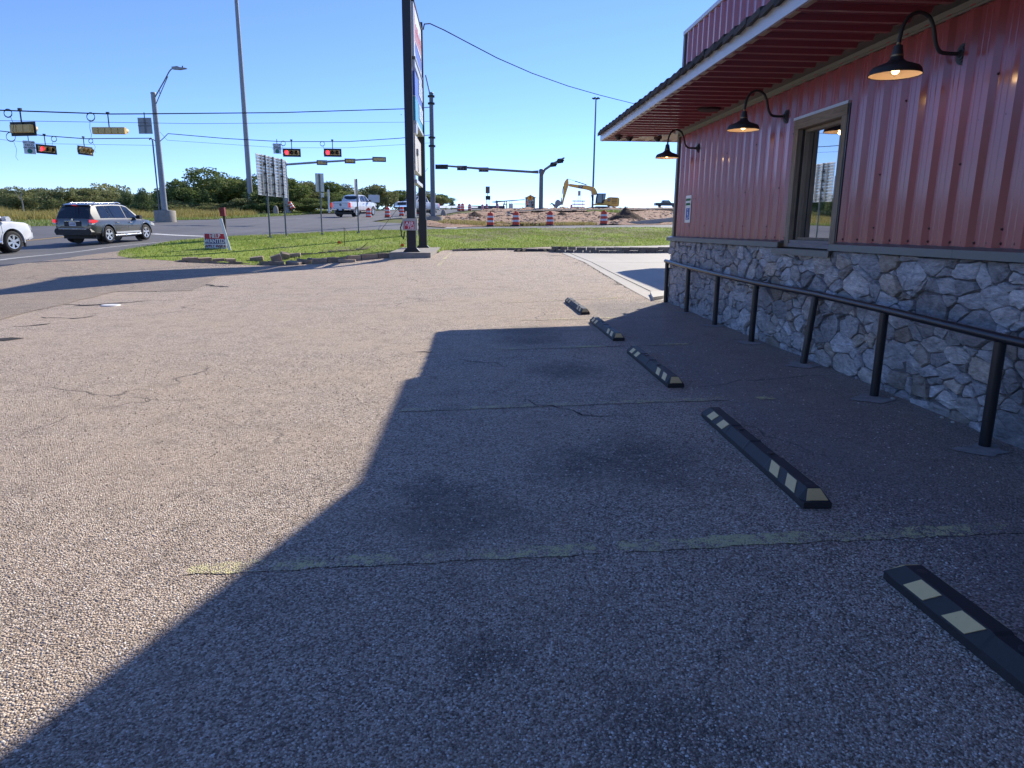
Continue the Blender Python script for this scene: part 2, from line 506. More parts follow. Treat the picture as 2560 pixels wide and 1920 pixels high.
def asphalt(name, c, var=.25):
    m, nt, b = newmat(name); co = coords(nt)
    a = noise_n(nt, co, 60, 4, .7); g = noise_n(nt, co, .35, 5, .6)
    mp = nt.nodes.new('ShaderNodeMapping'); mp.inputs['Rotation'].default_value = (0, 0, -.2); mp.inputs['Scale'].default_value = (1.1, .05, 1)
    nt.links.new(co, mp.inputs['Vector'])
    tr = noise_n(nt, mp.outputs[0], 1.0, 4, .6)
    f = math_n(nt, 'ADD', math_n(nt, 'MULTIPLY', a, .4), math_n(nt, 'ADD', math_n(nt, 'MULTIPLY', g, .35), math_n(nt, 'MULTIPLY', tr, .3)))
    nt.links.new(ramp_n(nt, f, [(.34, tuple(x * (1 - var) for x in c)), (.7, tuple(x * (1 + var) for x in c))]), b.inputs['Base Color'])
    b.inputs['Roughness'].default_value = .75
    bump_n(nt, a, .5, .006, b)
    return m
M['road'] = asphalt('road_asphalt', (.118, .115, .118), .42)
M['concrete'] = asphalt('concrete', (.42, .385, .335), .2)
M['marking'] = pmat('road_paint', (.62, .61, .58), .7, var=.2, scale=3)
M['marking_y'] = pmat('road_paint_yellow', (.60, .36, .06), .7, var=.2, scale=3)
M['crack'] = pmat('crack', (.018, .016, .015), .95, var=.3, scale=12)

def soil(name, stops, scale=.5, bump=.08):
    m, nt, b = newmat(name); co = coords(nt)
    mp = nt.nodes.new('ShaderNodeMapping'); mp.inputs['Scale'].default_value = (.35, 1.6, 1); nt.links.new(co, mp.inputs['Vector'])
    a = noise_n(nt, mp.outputs[0], scale, 8, .68, .4); d = noise_n(nt, co, scale * 9, 6, .7)
    f = math_n(nt, 'ADD', math_n(nt, 'MULTIPLY', a, .6), math_n(nt, 'MULTIPLY', d, .4))
    nt.links.new(ramp_n(nt, f, stops), b.inputs['Base Color'])
    b.inputs['Roughness'].default_value = .95
    b.inputs['Specular IOR Level'].default_value = .15
    bump_n(nt, f, .9, bump, b)
    return m
M['dirt'] = soil('red_dirt', [(.34, (.13, .085, .065)), (.44, (.30, .19, .135)), (.52, (.48, .33, .235)), (.6, (.38, .23, .155)), (.7, (.58, .46, .36))], .55, .4)
M['mound'] = soil('dark_soil', [(.3, (.05, .034, .025)), (.5, (.11, .07, .048)), (.72, (.17, .115, .08))], 1.2, .15)
M['lawn'] = soil('lawn_soil', [(.3, (.06, .07, .02)), (.48, (.10, .135, .028)), (.62, (.145, .19, .035)), (.78, (.20, .20, .07))], 1.1, .05)
M['field'] = soil('dry_field', [(.3, (.07, .085, .025)), (.5, (.13, .14, .045)), (.7, (.20, .18, .08))], .2, .05)

def lawn_mat():
    m, nt, b = newmat('lawn_soil'); co = coords(nt)
    a = noise_n(nt, co, 1.1, 6, .65, .3); d = noise_n(nt, co, 9, 6, .7); g = noise_n(nt, co, .33, 5, .65)
    f = math_n(nt, 'ADD', math_n(nt, 'MULTIPLY', a, .55), math_n(nt, 'MULTIPLY', d, .45))
    green = ramp_n(nt, f, [(.32, (.13, .16, .035)), (.48, (.23, .30, .05)), (.62, (.31, .37, .075)), (.76, (.40, .38, .15))])
    bare = ramp_n(nt, f, [(.35, (.11, .085, .06)), (.65, (.25, .20, .14))])
    sx = nt.nodes.new('ShaderNodeSeparateXYZ'); nt.links.new(co, sx.inputs[0])
    mr_ = nt.nodes.new('ShaderNodeMapRange'); mr_.inputs['From Min'].default_value = 34; mr_.inputs['From Max'].default_value = 41; nt.links.new(sx.outputs[1], mr_.inputs['Value'])
    k = ramp_n(nt, math_n(nt, 'ADD', math_n(nt, 'MULTIPLY', g, .7), math_n(nt, 'ADD', math_n(nt, 'MULTIPLY', a, .3), math_n(nt, 'MULTIPLY', mr_.outputs[0], .11))), [(.53, 0.0), (.63, .85)])
    nt.links.new(mix_n(nt, k, green, bare), b.inputs['Base Color'])
    b.inputs['Roughness'].default_value = .95; b.inputs['Specular IOR Level'].default_value = .15
    bump_n(nt, f, .9, .08, b)
    return m
M['lawn'] = lawn_mat()
ground = sheet('ground', [(-1590, -390), (1590, -390), (1590, 1490), (-1590, 1490)], M['field'], -.12)

LOT = [(14, -5.9), (-14.4, -5.9), (-14.3, 9.0), (-11.949,18.487), (-11.581,21.529), (-11.452,24.234), (-10.161,24.897), (-8.720,25.397), (-6.973,26.136), (-5.619,26.552), (-4.227,27.094), (-3.136,27.880), (-1.537,27.751), (-1.234,31.212), (1.128,32.303), (3.764,33.544), (6.5, 31), (6.5, 13.3), (14, 13.2)]
APRON = [(-14.6, -5.9), (-15.9, -5.9), (-14.95, 12.0), (-13.412,20.832), (-13.171,22.736), (-13.178,26.219), (-13.150,27.280), (-12.033,25.205), (-10.291,25.225), (-8.821,25.702), (-6.973,26.136), (-5.928,25.336), (-6.248,20.769), (-7.004,19.836), (-6.502,17.469), (-6.319,16.189), (-7.117,16.096), (-7.992,16.192), (-7.749,13.832), (-7.660,12.335), (-7.464,11.404), (-14.6, 9.0)]
CONC = [(3.723,33.172), (9.939,33.899), (16, 31.2), (16, 13.3), (4.2, 13.3), (3.477,13.242), (3.559,15.393), (3.740,19.034), (4.003,24.683), (3.897,30.344)]
ISLAND = [(-13.150,27.280), (-13.307,29.083), (-13.865,33.724), (-13.391,36.967), (-11.638,39.170), (-10.215,40.297), (-8.959,42.741), (-6.765,43.764), (-4.297,43.284), (-1.934,44.326), (1.815,44.861), (5.631,44.926), (12.874,45.019), (22, 45.6), (22, 30.5), (9.884,33.708), (3.744,33.358), (1.122,32.119), (-1.218,30.803), (-1.537,29.272), (-3.043,27.318), (-4.139,26.515), (-5.436,25.664), (-6.826,25.570), (-7.447,24.821), (-8.571,24.952), (-10.030,24.566), (-11.405,24.416), (-12.200,25.131)]
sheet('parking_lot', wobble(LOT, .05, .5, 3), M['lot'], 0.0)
sheet('driveway_apron', wobble(APRON, .05, .5, 4), M['apron'], .007)
sheet('concrete_drive', CONC, M['concrete'], .006)
ROAD = [(-14.7, -5.9), (-12.746,19.932), (-12.624,21.972), (-12.455,25.023), (-12.252,26.902), (-12.673,30.794), (-12.495,34.466), (-11.119,37.403), (-9.767,38.511), (-8.204,39.113), (-5.941,38.410), (-3.985,40.118), (-1.827,41.841), (1.721,42.527), (5.369,42.813), (7, 43.5), (24, 43.5), (60, 44), (60, 54.5), (24, 54.5), (13.522,51.494), (9.925,52.974), (5.939,53.478), (1.436,53.302), (-1.280,47.652), (-2.669,48.780), (-4.967,53.126), (-8.259,60.040), (-5.5, 76), (-1.5, 100), (4, 130), (14, 200), (4, 200), (-12, 130), (-20, 100), (-24.2, 70), (-25.2, 55), (-26, 47), (-40, 44), (-70, 40), (-70, 30), (-40, 35), (-28.5, 36), (-28, 20), (-28, -5.9)]
sheet('road', ROAD, M['road'], -.03)
DIRT = [(-2.565,49.393), (-1.299,48.399), (1.444,53.598), (5.989,53.940), (10.029,53.533), (13.656,52.009), (24, 54.6), (60, 54.6), (60, 160), (16, 175), (6.5, 130), (1, 100), (-3, 78), (-4.995,53.429)]
def dirt_bump(x, y):
    return .20 * math.sin(x * .7 + y * .5) * math.sin(y * .8 - x * .2) + .12 * math.sin(x * 1.9 + 1) * math.sin(y * 1.7)
sheet('dirt_yard', wobble(DIRT, .25, 1.5, 5), M['dirt'], -.015, bump=lambda x, y: max(0, dirt_bump(x, y)))
sheet('ramp_edge', [(5.592,89.035), (11.340,90.859), (16.636,91.633), (22.408,93.903), (29.983,97.467), (32.546,105.836), (23.698,99.340), (17.336,95.519), (11.725,93.976), (5.797,92.327)], soil('ramp_gravel', [(.3, (.06, .055, .055)), (.7, (.16, .14, .135))], 1.2, .1), .22)
lawn = sheet('lawn', wobble(ISLAND, .06, .5, 6), M['lawn'], .012)

# ---- painted lines
def strip(pts, w):
    L = []; R = []
    for i, p in enumerate(pts):
        a = pts[max(i - 1, 0)]; b = pts[min(i + 1, len(pts) - 1)]
        dx, dy = b[0] - a[0], b[1] - a[1]; l = math.hypot(dx, dy)
        L.append((p[0] - dy / l * w / 2, p[1] + dx / l * w / 2)); R.append((p[0] + dy / l * w / 2, p[1] - dx / l * w / 2))
    return L + R[::-1] if False else R + L[::-1]
for (a, b, mm) in (((-1.295,2.982), (-0.650,2.998), 'line'), ((-0.650,2.998), (-0.031,3.004), 'line_faint'), ((-0.031,3.004), (0.583,3.004), 'line'), ((0.688,3.005), (2.195,3.047), 'line'), ((2.195,3.047), (2.715,3.081), 'line_faint')):
    sheet('parking_line', wobble(strip([a, b], .115), .011, .06, 9), M[mm], .004)
sheet('parking_line', wobble(strip([(-0.606,5.708), (0.408,5.711)], .10), .01, .07, 9), M['line_faint'], .004)
sheet('parking_line', wobble(strip([(0.408,5.711), (2.207,5.720)], .10), .01, .07, 9), M['line'], .004)
sheet('parking_line', wobble(strip([(2.475,5.709), (2.621,5.719)], .10), .01, .07, 9), M['line'], .004)
sheet('parking_line', strip([(0.301,8.507), (2.725,8.514)], .10), M['line_faint'], .004)
sheet('parking_line', strip([(0.781,11.146), (2.732,11.101)], .10), M['line_faint'], .004)
sheet('parking_line', strip([(0.648,13.540), (3.085,13.952)], .10), M['line_faint'], .004)
sheet('parking_line', strip([(-1.079,23.148), (-0.837,29.530)], .12), M['line_faint'], .004)
sheet('parking_line', strip([(1.243,25.563), (1.572,30.942)], .12), M['line_faint'], .004)
sheet('road_edge_line', strip([(-15.9, 0), (-14.679,22.856), (-15.314,30.461), (-13.724,37.501)], .15), M['marking'], -.022)
sheet('road_stop_line', strip([(-17.813,40.780), (-13.992,38.360)], .5), M['marking'], -.018)
sheet('road_center_line', strip([(-21.8, 5), (-21.2, 26), (-21.434,35.614), (-21.138,38.237)], .14), M['marking_y'], -.022)
sheet('road_center_line', strip([(-19.673,63.099), (-14.991,64.296)], .25), M['marking'], -.022)
sheet('road_arrow_mark', [(-1.816,47.756), (-1.017,47.822), (-0.913,49.483), (-1.545,49.350)], M['marking'], -.022)
# concrete joints
sheet('concrete_joint', strip([(4.251,24.801), (7.178,24.350)], .03), M['crack'], .011)
sheet('concrete_joint', strip([(4.237,30.800), (4.251,24.801), (3.847,13.736)], .03), M['crack'], .011)

# ---- broken asphalt: dark cracks
def crack(pts, w, seed):
    r = random.Random(seed); q = wobble(pts, .06, .12, seed, closed=False)
    L = []; R = []
    for i, p in enumerate(q):
        a = q[max(i - 1, 0)]; b = q[min(i + 1, len(q) - 1)]
        dx, dy = b[0] - a[0], b[1] - a[1]; l = math.hypot(dx, dy) + 1e-6
        t = i / (len(q) - 1); ww = w * (.25 + math.sin(PI * min(max(t, .03), .97))) * r.uniform(.1, 1.3) / 2.6
        L.append((p[0] - dy / l * ww, p[1] + dx / l * ww)); R.append((p[0] + dy / l * ww, p[1] - dx / l * ww))
    sheet('asphalt_crack', R + L[::-1], M['crack'], .0055)
crack([(-6.593,17.669), (-6.289,17.356), (-5.751,16.938)], .22, 1)
crack([(-6.551,16.918), (-6.466,17.372)], .06, 2)
crack([(-8.711,17.664), (-7.950,17.060), (-7.015,16.001)], .10, 3)
crack([(-7.863,13.770), (-7.371,13.540), (-7.029,13.588), (-6.782,13.841), (-6.334,14.230)], .16, 4)
crack([(-7.411,13.412), (-7.074,13.460)], .24, 5)
crack([(-7.054,11.749), (-6.436,11.601), (-6.267,11.948)], .08, 6)
crack([(-6.845,10.699), (-6.638,10.786), (-6.478,11.046)], .13, 7)
crack([(-6.372,9.522), (-6.170,9.526), (-6.027,9.629)], .26, 8)
crack([(-7.775,11.697), (-7.507,11.549)], .2, 9)
crack([(-13.387,20.792), (-13.140,22.681), (-13.128,26.117)], .12, 10)
crack([(-6.544,12.105), (-6.394,12.262)], .1, 11)
crack([(-6.082,14.722), (-5.947,14.789)], .12, 12)
crack([(-0.732,8.456), (-0.460,8.395)], .05, 13)
crack([(0.388,5.931), (1.017,5.285), (1.366,5.262)], .02, 14)
crack([(3.415,24.243), (3.772,24.667)], .1, 15)
crack([(3.415,16.847), (3.659,16.610)], .14, 16)
crack([(3.005,29.085), (3.878,28.153)], .12, 17)
crack([(3.702,32.984), (3.883,30.229), (3.986,24.580), (3.727,18.970), (3.549,15.351), (3.490,13.445)], .05, 18)

# ---------------------------------------------------------------- restaurant building (wall face x = 3.8)
XW = 3.8; Y0, Y1 = -7.0, 13.06
def metal(name, col, rough=.3, coat=.35, var=.06):
    m = pmat(name, col, rough, 0.0, var, 1.3, coat=coat, spec=.6)
    m.node_tree.nodes['Principled BSDF'].inputs['Coat Roughness'].default_value = .13
    return m
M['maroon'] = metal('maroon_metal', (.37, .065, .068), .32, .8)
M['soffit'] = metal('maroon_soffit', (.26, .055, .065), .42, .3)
M['soffit_tan'] = metal('tan_soffit', (.42, .32, .2), .5, .1)
M['bronze'] = metal('bronze_trim', (.13, .125, .105), .45, .1)
M['galv'] = metal('pale_fascia', (.55, .56, .58), .4, .3)
M['shingle'] = pmat('shingle', (.055, .05, .047), .9, var=.35, scale=30, bump=.01, objvar=.35)
M['stone'] = None
M['mortar'] = pmat('mortar', (.16, .15, .145), .95, var=.3, scale=25, bump=.01)
M['wood'] = None
M['black_rail'] = pmat('black_pipe_paint', (.014, .015, .018), .36, var=.2, scale=8, spec=.6)
M['screw'] = pmat('screw_paint', (.05, .016, .018), .5, var=.1)
M['roof'] = pmat('roof_membrane', (.35, .34, .32), .8, var=.1)

def stone_mat():
    m, nt, b = newmat('field_stone'); co = coords(nt)
    oi = nt.nodes.new('ShaderNodeObjectInfo')
    sc = nt.nodes.new('ShaderNodeVectorMath'); sc.operation = 'MULTIPLY_ADD'
    sc.inputs[1].default_value = (37, 53, 71)
    cx = nt.nodes.new('ShaderNodeCombineXYZ')
    for k in range(3): nt.links.new(oi.outputs['Random'], cx.inputs[k])
    nt.links.new(cx.outputs[0], sc.inputs[0]); nt.links.new(co, sc.inputs[2])
    mp = nt.nodes.new('ShaderNodeMapping'); nt.links.new(sc.outputs[0], mp.inputs['Vector'])
    mp.inputs['Scale'].default_value = (3, 2.2, 6.5)
    an = nt.nodes.new('ShaderNodeCombineXYZ'); nt.links.new(math_n(nt, 'MULTIPLY', math_n(nt, 'SUBTRACT', oi.outputs['Random'], .5), 2.4), an.inputs[0])
    nt.links.new(an.outputs[0], mp.inputs['Rotation'])
    a = noise_n(nt, mp.outputs[0], 2.2, 8, .66, .9); f = noise_n(nt, mp.outputs[0], 9, 6, .7, .5); fine = noise_n(nt, co, 70, 4, .7)
    k = math_n(nt, 'ADD', math_n(nt, 'MULTIPLY', a, .55), math_n(nt, 'MULTIPLY', f, .45))
    grey = ramp_n(nt, k, [(.30, (.09, .09, .095)), (.41, (.25, .25, .255)), (.50, (.40, .39, .395)), (.58, (.52, .51, .51)), (.68, (.82, .80, .77))])
    tan = ramp_n(nt, k, [(.30, (.13, .10, .07)), (.5, (.40, .32, .235)), (.70, (.68, .60, .48))])
    sel = ramp_n(nt, oi.outputs['Random'], [(0, .04), (.62, .10), (.80, .40), (1, .8)])
    c = mix_n(nt, sel, grey, tan)
    br = nt.nodes.new('ShaderNodeVectorMath'); br.operation = 'SCALE'
    wn_ = nt.nodes.new('ShaderNodeTexWhiteNoise'); wn_.noise_dimensions = '1D'; nt.links.new(oi.outputs['Random'], wn_.inputs['W'])
    nt.links.new(c, br.inputs[0]); nt.links.new(math_n(nt, 'ADD', math_n(nt, 'MULTIPLY', wn_.outputs['Value'], .75), .68), br.inputs['Scale'])
    nt.links.new(br.outputs[0], b.inputs['Base Color'])
    b.inputs['Roughness'].default_value = .8
    h = math_n(nt, 'ADD', math_n(nt, 'MULTIPLY', k, 1.0), math_n(nt, 'MULTIPLY', fine, .25))
    bump_n(nt, h, .9, .03, b)
    return m
M['stone'] = stone_mat()
def wood_mat(name, a, c, ax=(9, 9, .8)):
    m, nt, b = newmat(name); co = coords(nt)
    mp = nt.nodes.new('ShaderNodeMapping'); mp.inputs['Scale'].default_value = ax; nt.links.new(co, mp.inputs['Vector'])
    g = noise_n(nt, mp.outputs[0], 4, 7, .65, .6); g2 = noise_n(nt, co, 1.4, 4, .6)
    nt.links.new(ramp_n(nt, math_n(nt, 'ADD', math_n(nt, 'MULTIPLY', g, .7), math_n(nt, 'MULTIPLY', g2, .3)), [(.3, a), (.7, c)]), b.inputs['Base Color'])
    b.inputs['Roughness'].default_value = .75
    bump_n(nt, g, .5, .004, b)
    return m
M['wood'] = wood_mat('weathered_wood', (.13, .095, .06), (.37, .29, .20))
M['wood_h'] = wood_mat('weathered_wood_rail', (.13, .095, .06), (.36, .27, .18), (9, .8, 9))
M['wood_dark'] = wood_mat('dark_wood', (.02, .017, .014), (.07, .058, .045))
M['wood_grey'] = wood_mat('grey_sill_wood', (.16, .15, .15), (.32, .30, .29), (9, .8, 9))

bld = empty('restaurant_building', (XW, 3.0, 0.0), 0, 'red ribbed metal restaurant with grey stone base, overhanging awning and lamp lit wall', 'building')
BO = Vector((XW, 3.0, 0.0))
def part(mb, name, mats, parent=None, smooth=None, **k):
    """world-space geometry hung on the building"""
    mb.v = [tuple(Vector(p) - BO) for p in mb.v]
    return mb.build(name, mats, parent or bld, smooth=smooth, **k)

PITCH = .272
def rib_profile(a, b, phase=0.0):
    """ribbed sheet section between a and b: list of (along, proud)"""
    pts = []
    k0 = int(math.floor((a - phase) / PITCH)) - 1; k1 = int(math.ceil((b - phase) / PITCH)) + 1
    for k in range(k0, k1 + 1):
        c = phase + k * PITCH
        pts += [(c - .062, 0), (c - .026, .038), (c + .026, .038), (c + .062, 0)]
        for d in (.105, .167):
            pts += [(c + d - .013, 0), (c + d - .007, .0045), (c + d + .007, .0045), (c + d + .013, 0)]
    out = []
    def val(t):
        for (p, q) in zip(pts, pts[1:]):
            if p[0] <= t <= q[0]:
                return p[1] + (q[1] - p[1]) * (t - p[0]) / max(q[0] - p[0], 1e-9)
        return 0.0
    out.append((a, val(a))); out += [p for p in pts if a < p[0] < b]; out.append((b, val(b)))
    return out
def wall_sheet(mb, a, b, z0, z1, x=XW, out=-1, ztop=None):
    pr = rib_profile(a, b, .05)
    vs = []; fs = []
    for (t, d) in pr:
        zt = ztop(t) if ztop else z1
        vs += [(x + out * d, t, z0), (x + out * d, t, zt)]
    for i in range(len(pr) - 1):
        fs.append((2 * i, 2 * i + 2, 2 * i + 3, 2 * i + 1))
    mb.add(vs, fs)
WY0, WY1, WZ = 7.13, 8.30, 2.745          # window opening
PW = PITCH * 3
e = Y0
while e < Y1 - .02:
    n = min(e + PW, Y1)
    segs = []
    if n <= WY0 or e >= WY1: segs = [(e, n, 1.375, 3.2)]
    else:
        if e < WY0: segs.append((e, WY0, 1.375, 3.2))
        if n > WY1: segs.append((WY1, n, 1.375, 3.2))
        segs.append((max(e, WY0), min(n, WY1), WZ, 3.2))
    mb = MB()
    for s in segs: wall_sheet(mb, *s)
    part(mb, 'metal_panel', M['maroon'], fix=False)
    e = n
# structural body behind the cladding
mb = MB()
mb.bb((XW + .16, Y0, 0.0), (14.5, Y1 - .05, 4.3))
part(mb, 'body', pmat('inner_wall', (.2, .05, .05), .7, var=.1))
mb = MB()
mb.bb((XW + .012, Y0, 1.2), (XW + .155, WY0, 3.9)); mb.bb((XW + .012, WY1, 1.2), (XW + .155, Y1 - .03, 3.9)); mb.bb((XW + .012, WY0, WZ), (XW + .155, WY1, 3.9)); mb.bb((XW + .012, WY0, 0), (XW + .155, WY1, 1.375))
part(mb, 'wall_core', M['bronze'])
# far end wall with cladding
mb = MB()
pr = rib_profile(XW, 14.4, .1); vs = []; fs = []
for (t, d) in pr: vs += [(t, Y1 + d, 1.375), (t, Y1 + d, 4.3)]
for i in range(len(pr) - 1): fs.append((2 * i, 2 * i + 2, 2 * i + 3, 2 * i + 1))
mb.add(vs, fs)
part(mb, 'end_wall', M['maroon'], fix=False)
# corner trim, band trim under soffit, ledge
mb = MB()
mb.bb((XW - .045, Y1 - .05, 1.385), (XW + .06, Y1 + .05, 3.2))
part(mb, 'corner_trim', M['bronze'])
def along_trim(name, prof, y0, y1, seg, mat):
    """moulding: prof = closed polygon in (x, z)"""
    y = y0; k = 0
    while y < y1 - .01:
        n = min(y + seg, y1)
        mb = MB(); mb.prism(prof, (0, y + .0015, 0), (1, 0, 0), (0, 0, 1), (0, n - y - .003, 0))
        part(mb, name, mat)
        y = n; k += 1
along_trim('soffit_trim', [(XW - .005, 3.145), (XW - .045, 3.14), (XW - .05, 3.155), (XW - .035, 3.165), (XW - .05, 3.205), (XW - .16, 3.222), (XW - .16, 3.235), (XW - .005, 3.235)], Y0, Y1 + .04, 3.05, M['bronze'])
along_trim('ledge', [(XW + .01, 1.395), (XW - .05, 1.392), (XW - .125, 1.372), (XW - .13, 1.308), (XW - .115, 1.308), (XW - .11, 1.355), (XW + .01, 1.36)], Y0, WY0 - .03, 3.05, M['bronze'])
along_trim('ledge', [(XW + .01, 1.395), (XW - .05, 1.392), (XW - .125, 1.372), (XW - .13, 1.308), (XW - .115, 1.308), (XW - .11, 1.355), (XW + .01, 1.36)], WY1 + .01, Y1 + .12, 3.35, M['bronze'])
mb = MB(); mb.prism([(XW + .01, 1.315), (XW - .125, 1.30), (XW - .13, 1.235), (XW - .115, 1.235), (XW - .11, 1.28), (XW + .01, 1.285)], (0, WY0 - .05, 0), (1, 0, 0), (0, 0, 1), (0, WY1 - WY0 + .22, 0))
part(mb, 'window_ledge', M['bronze'])

# window: outer casing, recessed inner frame, glass
win = empty('window', (0, 0, 0)); win.parent = bld
def wpart(mb, name, mat, **k): return part(mb, name, mat, parent=win, **k)
cw = .105
mb = MB(); mb.bb((XW - .055, WY0, 1.32), (XW + .17, WY0 + cw, WZ - cw - .002)); wpart(mb, 'casing', M['wood'])
mb = MB(); mb.bb((XW - .055, WY1 - cw, 1.32), (XW + .17, WY1, WZ - cw - .002)); wpart(mb, 'casing', M['wood'])
mb = MB(); mb.bb((XW - .06, WY0, WZ - cw), (XW + .17, WY1, WZ)); wpart(mb, 'casing', M['wood_h'])
mb = MB(); mb.bb((XW - .052, WY0 + cw + .002, 1.32), (XW + .17, WY1 - cw - .002, 1.365)); mb.bb((XW - .04, WY0 + cw + .002, 1.366), (XW + .17, WY1 - cw - .002, 1.40)); wpart(mb, 'sill', M['wood_grey'])
iw = .035
mb = MB()
a, b_ = WY0 + cw + .003, WY1 - cw - .003
mb.bb((XW + .03, a, 1.402), (XW + .12, a + iw, WZ - cw - .003)); mb.bb((XW + .03, b_ - iw, 1.402), (XW + .12, b_, WZ - cw - .003))
mb.bb((XW + .03, a + iw + .001, WZ - cw - iw), (XW + .12, b_ - iw - .001, WZ - cw - .003)); mb.bb((XW + .03, a + iw + .001, 1.402), (XW + .12, b_ - iw - .001, 1.43))
wpart(mb, 'sash_frame', M['wood'])
mb = MB(); mb.bb((XW + .0, b_ - .003, 1.405), (XW + .028, b_ - .0005, WZ - cw - .004)); wpart(mb, 'dark_jamb', M['wood_dark'])
mg, ntg, bgx = newmat('window_glass')
bgx.inputs['Base Color'].default_value = (.02, .024, .026, 1); bgx.inputs['Roughness'].default_value = .015
bgx.inputs['Specular IOR Level'].default_value = 1.0; bgx.inputs['IOR'].default_value = 4.0
cog = coords(ntg); bump_n(ntg, noise_n(ntg, cog, .9, 1, .4), .04, .02, bgx)
M['glass_mirror'] = mg
mb = MB(); mb.bb((XW + .072, a + iw - .004, 1.425), (XW + .080, b_ - iw + .004, WZ - cw - iw + .005)); wpart(mb, 'pane', mg)
mb = MB(); mb.bb((XW + .0715, 7.46, 1.85), (XW + .0700, 7.49, 2.08)); wpart(mb, 'sticker', pmat('white_sticker', (.7, .7, .7), .5))
mb = MB(); mb.bb((XW - .065, WY0 - .012, WZ + .001), (XW + .01, WY1 + .012, WZ + .03)); part(mb, 'window_flashing', M['galv'])
mb = MB(); mb.bb((XW - .05, WY0 - .03, 1.396), (XW + .01, WY0 - .002, WZ)); part(mb, 'window_channel', M['black_rail'])

# soffit (flat), hip at the far corner, fascia, roof
EX = 2.55; EY = Y1 + (XW - EX)
ZS = 3.235
def soffit_sheet(mb, a, b, ex, ey):
    pr = rib_profile(a, b, .12); vs = []; fs = []
    for (t, d) in pr:
        x1 = XW - .158; x0 = ex + .02
        if t > Y1: x1 = min(x1, XW - (t - Y1))
        x1 = max(x1, x0 + .001)
        vs += [(x0, t, ZS - d), (x1, t, ZS - d)]
    for i in range(len(pr) - 1): fs.append((2 * i, 2 * i + 1, 2 * i + 3, 2 * i + 2))
    mb.add(vs, fs)
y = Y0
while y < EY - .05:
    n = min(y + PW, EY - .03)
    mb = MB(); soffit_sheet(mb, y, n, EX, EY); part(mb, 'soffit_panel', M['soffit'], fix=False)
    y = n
# far-side soffit runs the other way
x = EX + .03
while x < 14.4:
    n = min(x + PW, 14.4)
    pr = rib_profile(x, n, .2); vs = []; fs = []
    for (t, d) in pr:
        ya = Y1 + max(0.0, XW - t); vs += [(t, ya, ZS - d * .6), (t, EY - .02, ZS - d * .6)]
    for i in range(len(pr) - 1): fs.append((2 * i, 2 * i + 2, 2 * i + 3, 2 * i + 1))
    mb = MB(); mb.add(vs, fs); part(mb, 'soffit_panel', M['soffit_tan'], fix=False)
    x = n
along_trim('fascia', [(EX, 3.205), (EX + .03, 3.205), (EX + .03, 3.335), (EX, 3.335)], Y0, EY - .03, 3.05, M['galv'])
along_trim('fascia_lip', [(EX + .032, 3.204), (EX + .075, 3.204), (EX + .075, 3.22), (EX + .032, 3.22)], Y0, EY - .06, 9, M['soffit_tan'])
mb = MB(); mb.bb((EX, EY - .03, 3.205), (14.5, EY, 3.335)); part(mb, 'fascia', M['galv'])
# roof planes
RZ = 3.345; RT = RZ + (XW - EX) * .34
mb = MB()
mb.add([(EX - .02, Y0, RZ), (EX - .02, EY + .02, RZ), (XW, Y1, RT), (XW, Y0, RT), (14.5, EY + .02, RZ), (14.5, Y1, RT)], [(0, 1, 2, 3), (1, 4, 5, 2)])
part(mb, 'roof', M['shingle'])
# shingles along the eave: one by one
shm = MB(); shm.prism([(0, -.01), (.42, .143), (.42, .17), (0, .045)], (0, 0, 0), (1, 0, 0), (0, 0, 1), (0, .31, 0))
sh0 = shm.build('shingle', M['shingle'], bld)
nsh = int((EY - Y0) / .292)
for k in range(nsh):
    o = sh0 if k == 0 else sh0.copy()
    if k: COL.objects.link(o); o.parent = bld
    o.location = Vector((EX - .05 - random.uniform(0, .012), EY - .01 - (k + 1) * .292, RZ - .006 + random.uniform(0, .006))) - BO
    o.rotation_euler = (math.radians(-6.5), 0, 0)
mb = MB()
for c in range(1, 3):
    for k in range(nsh):
        xx = EX - .03 + c * .38; zz = RZ + .014 + (xx - EX) * .34
        mb.add([(xx, EY - .1 - c * .36 - (k + 1) * .292, zz), (xx, EY - .1 - c * .36 - k * .292 - .006, zz + .01), (xx + .42, EY - .1 - c * .36 - k * .292 - .006, zz + .15), (xx + .42, EY - .1 - c * .36 - (k + 1) * .292, zz + .14)], [(0, 1, 2, 3)])
tag(part(mb, 'upper_shingles', M['shingle']), kind='stuff')
# parapet, with a gable rising towards the front
def ptop(t):
    if t >= 10.25: return 4.90
    if t >= 5.6: return 4.90 + (10.25 - t) * .655
    return max(4.9, 4.90 + 4.65 * .655 - (5.6 - t) * .655)
y = Y0
while y < Y1 - .02:
    n = min(y + PW, Y1)
    mb = MB(); wall_sheet(mb, y, n, RT - .15, 4.9, ztop=lambda t: ptop(t) - .02); part(mb, 'parapet_panel', M['maroon'], fix=False)
    y = n
for (ya, yb) in ((10.25, Y1 + .04), (5.6, 10.25), (.95, 5.6), (Y0, .95)):
    za, zb = ptop(ya + 1e-6), ptop(yb - 1e-6)
    mb = MB()
    A = [(XW - .05, ya, za - .05), (XW - .05, ya, za + .012), (XW + .22, ya, za + .012), (XW + .22, ya, za - .05)]
    B = [(p[0], yb, p[2] - za + zb) for p in A]
    mb.add(A + B, [(0, 1, 2, 3), (7, 6, 5, 4), (0, 4, 5, 1), (1, 5, 6, 2), (2, 6, 7, 3), (3, 7, 4, 0)])
    part(mb, 'parapet_cap', M['galv'])
mb = MB()
ys = [Y0, .95, 5.6, 10.25, Y1 - .02]
A = [(XW + .03, t, 3.5) for t in ys] + [(XW + .03, t, ptop(t) - .06) for t in ys]
vs = A + [(XW + .18, p[1], p[2]) for p in A]
fs = []
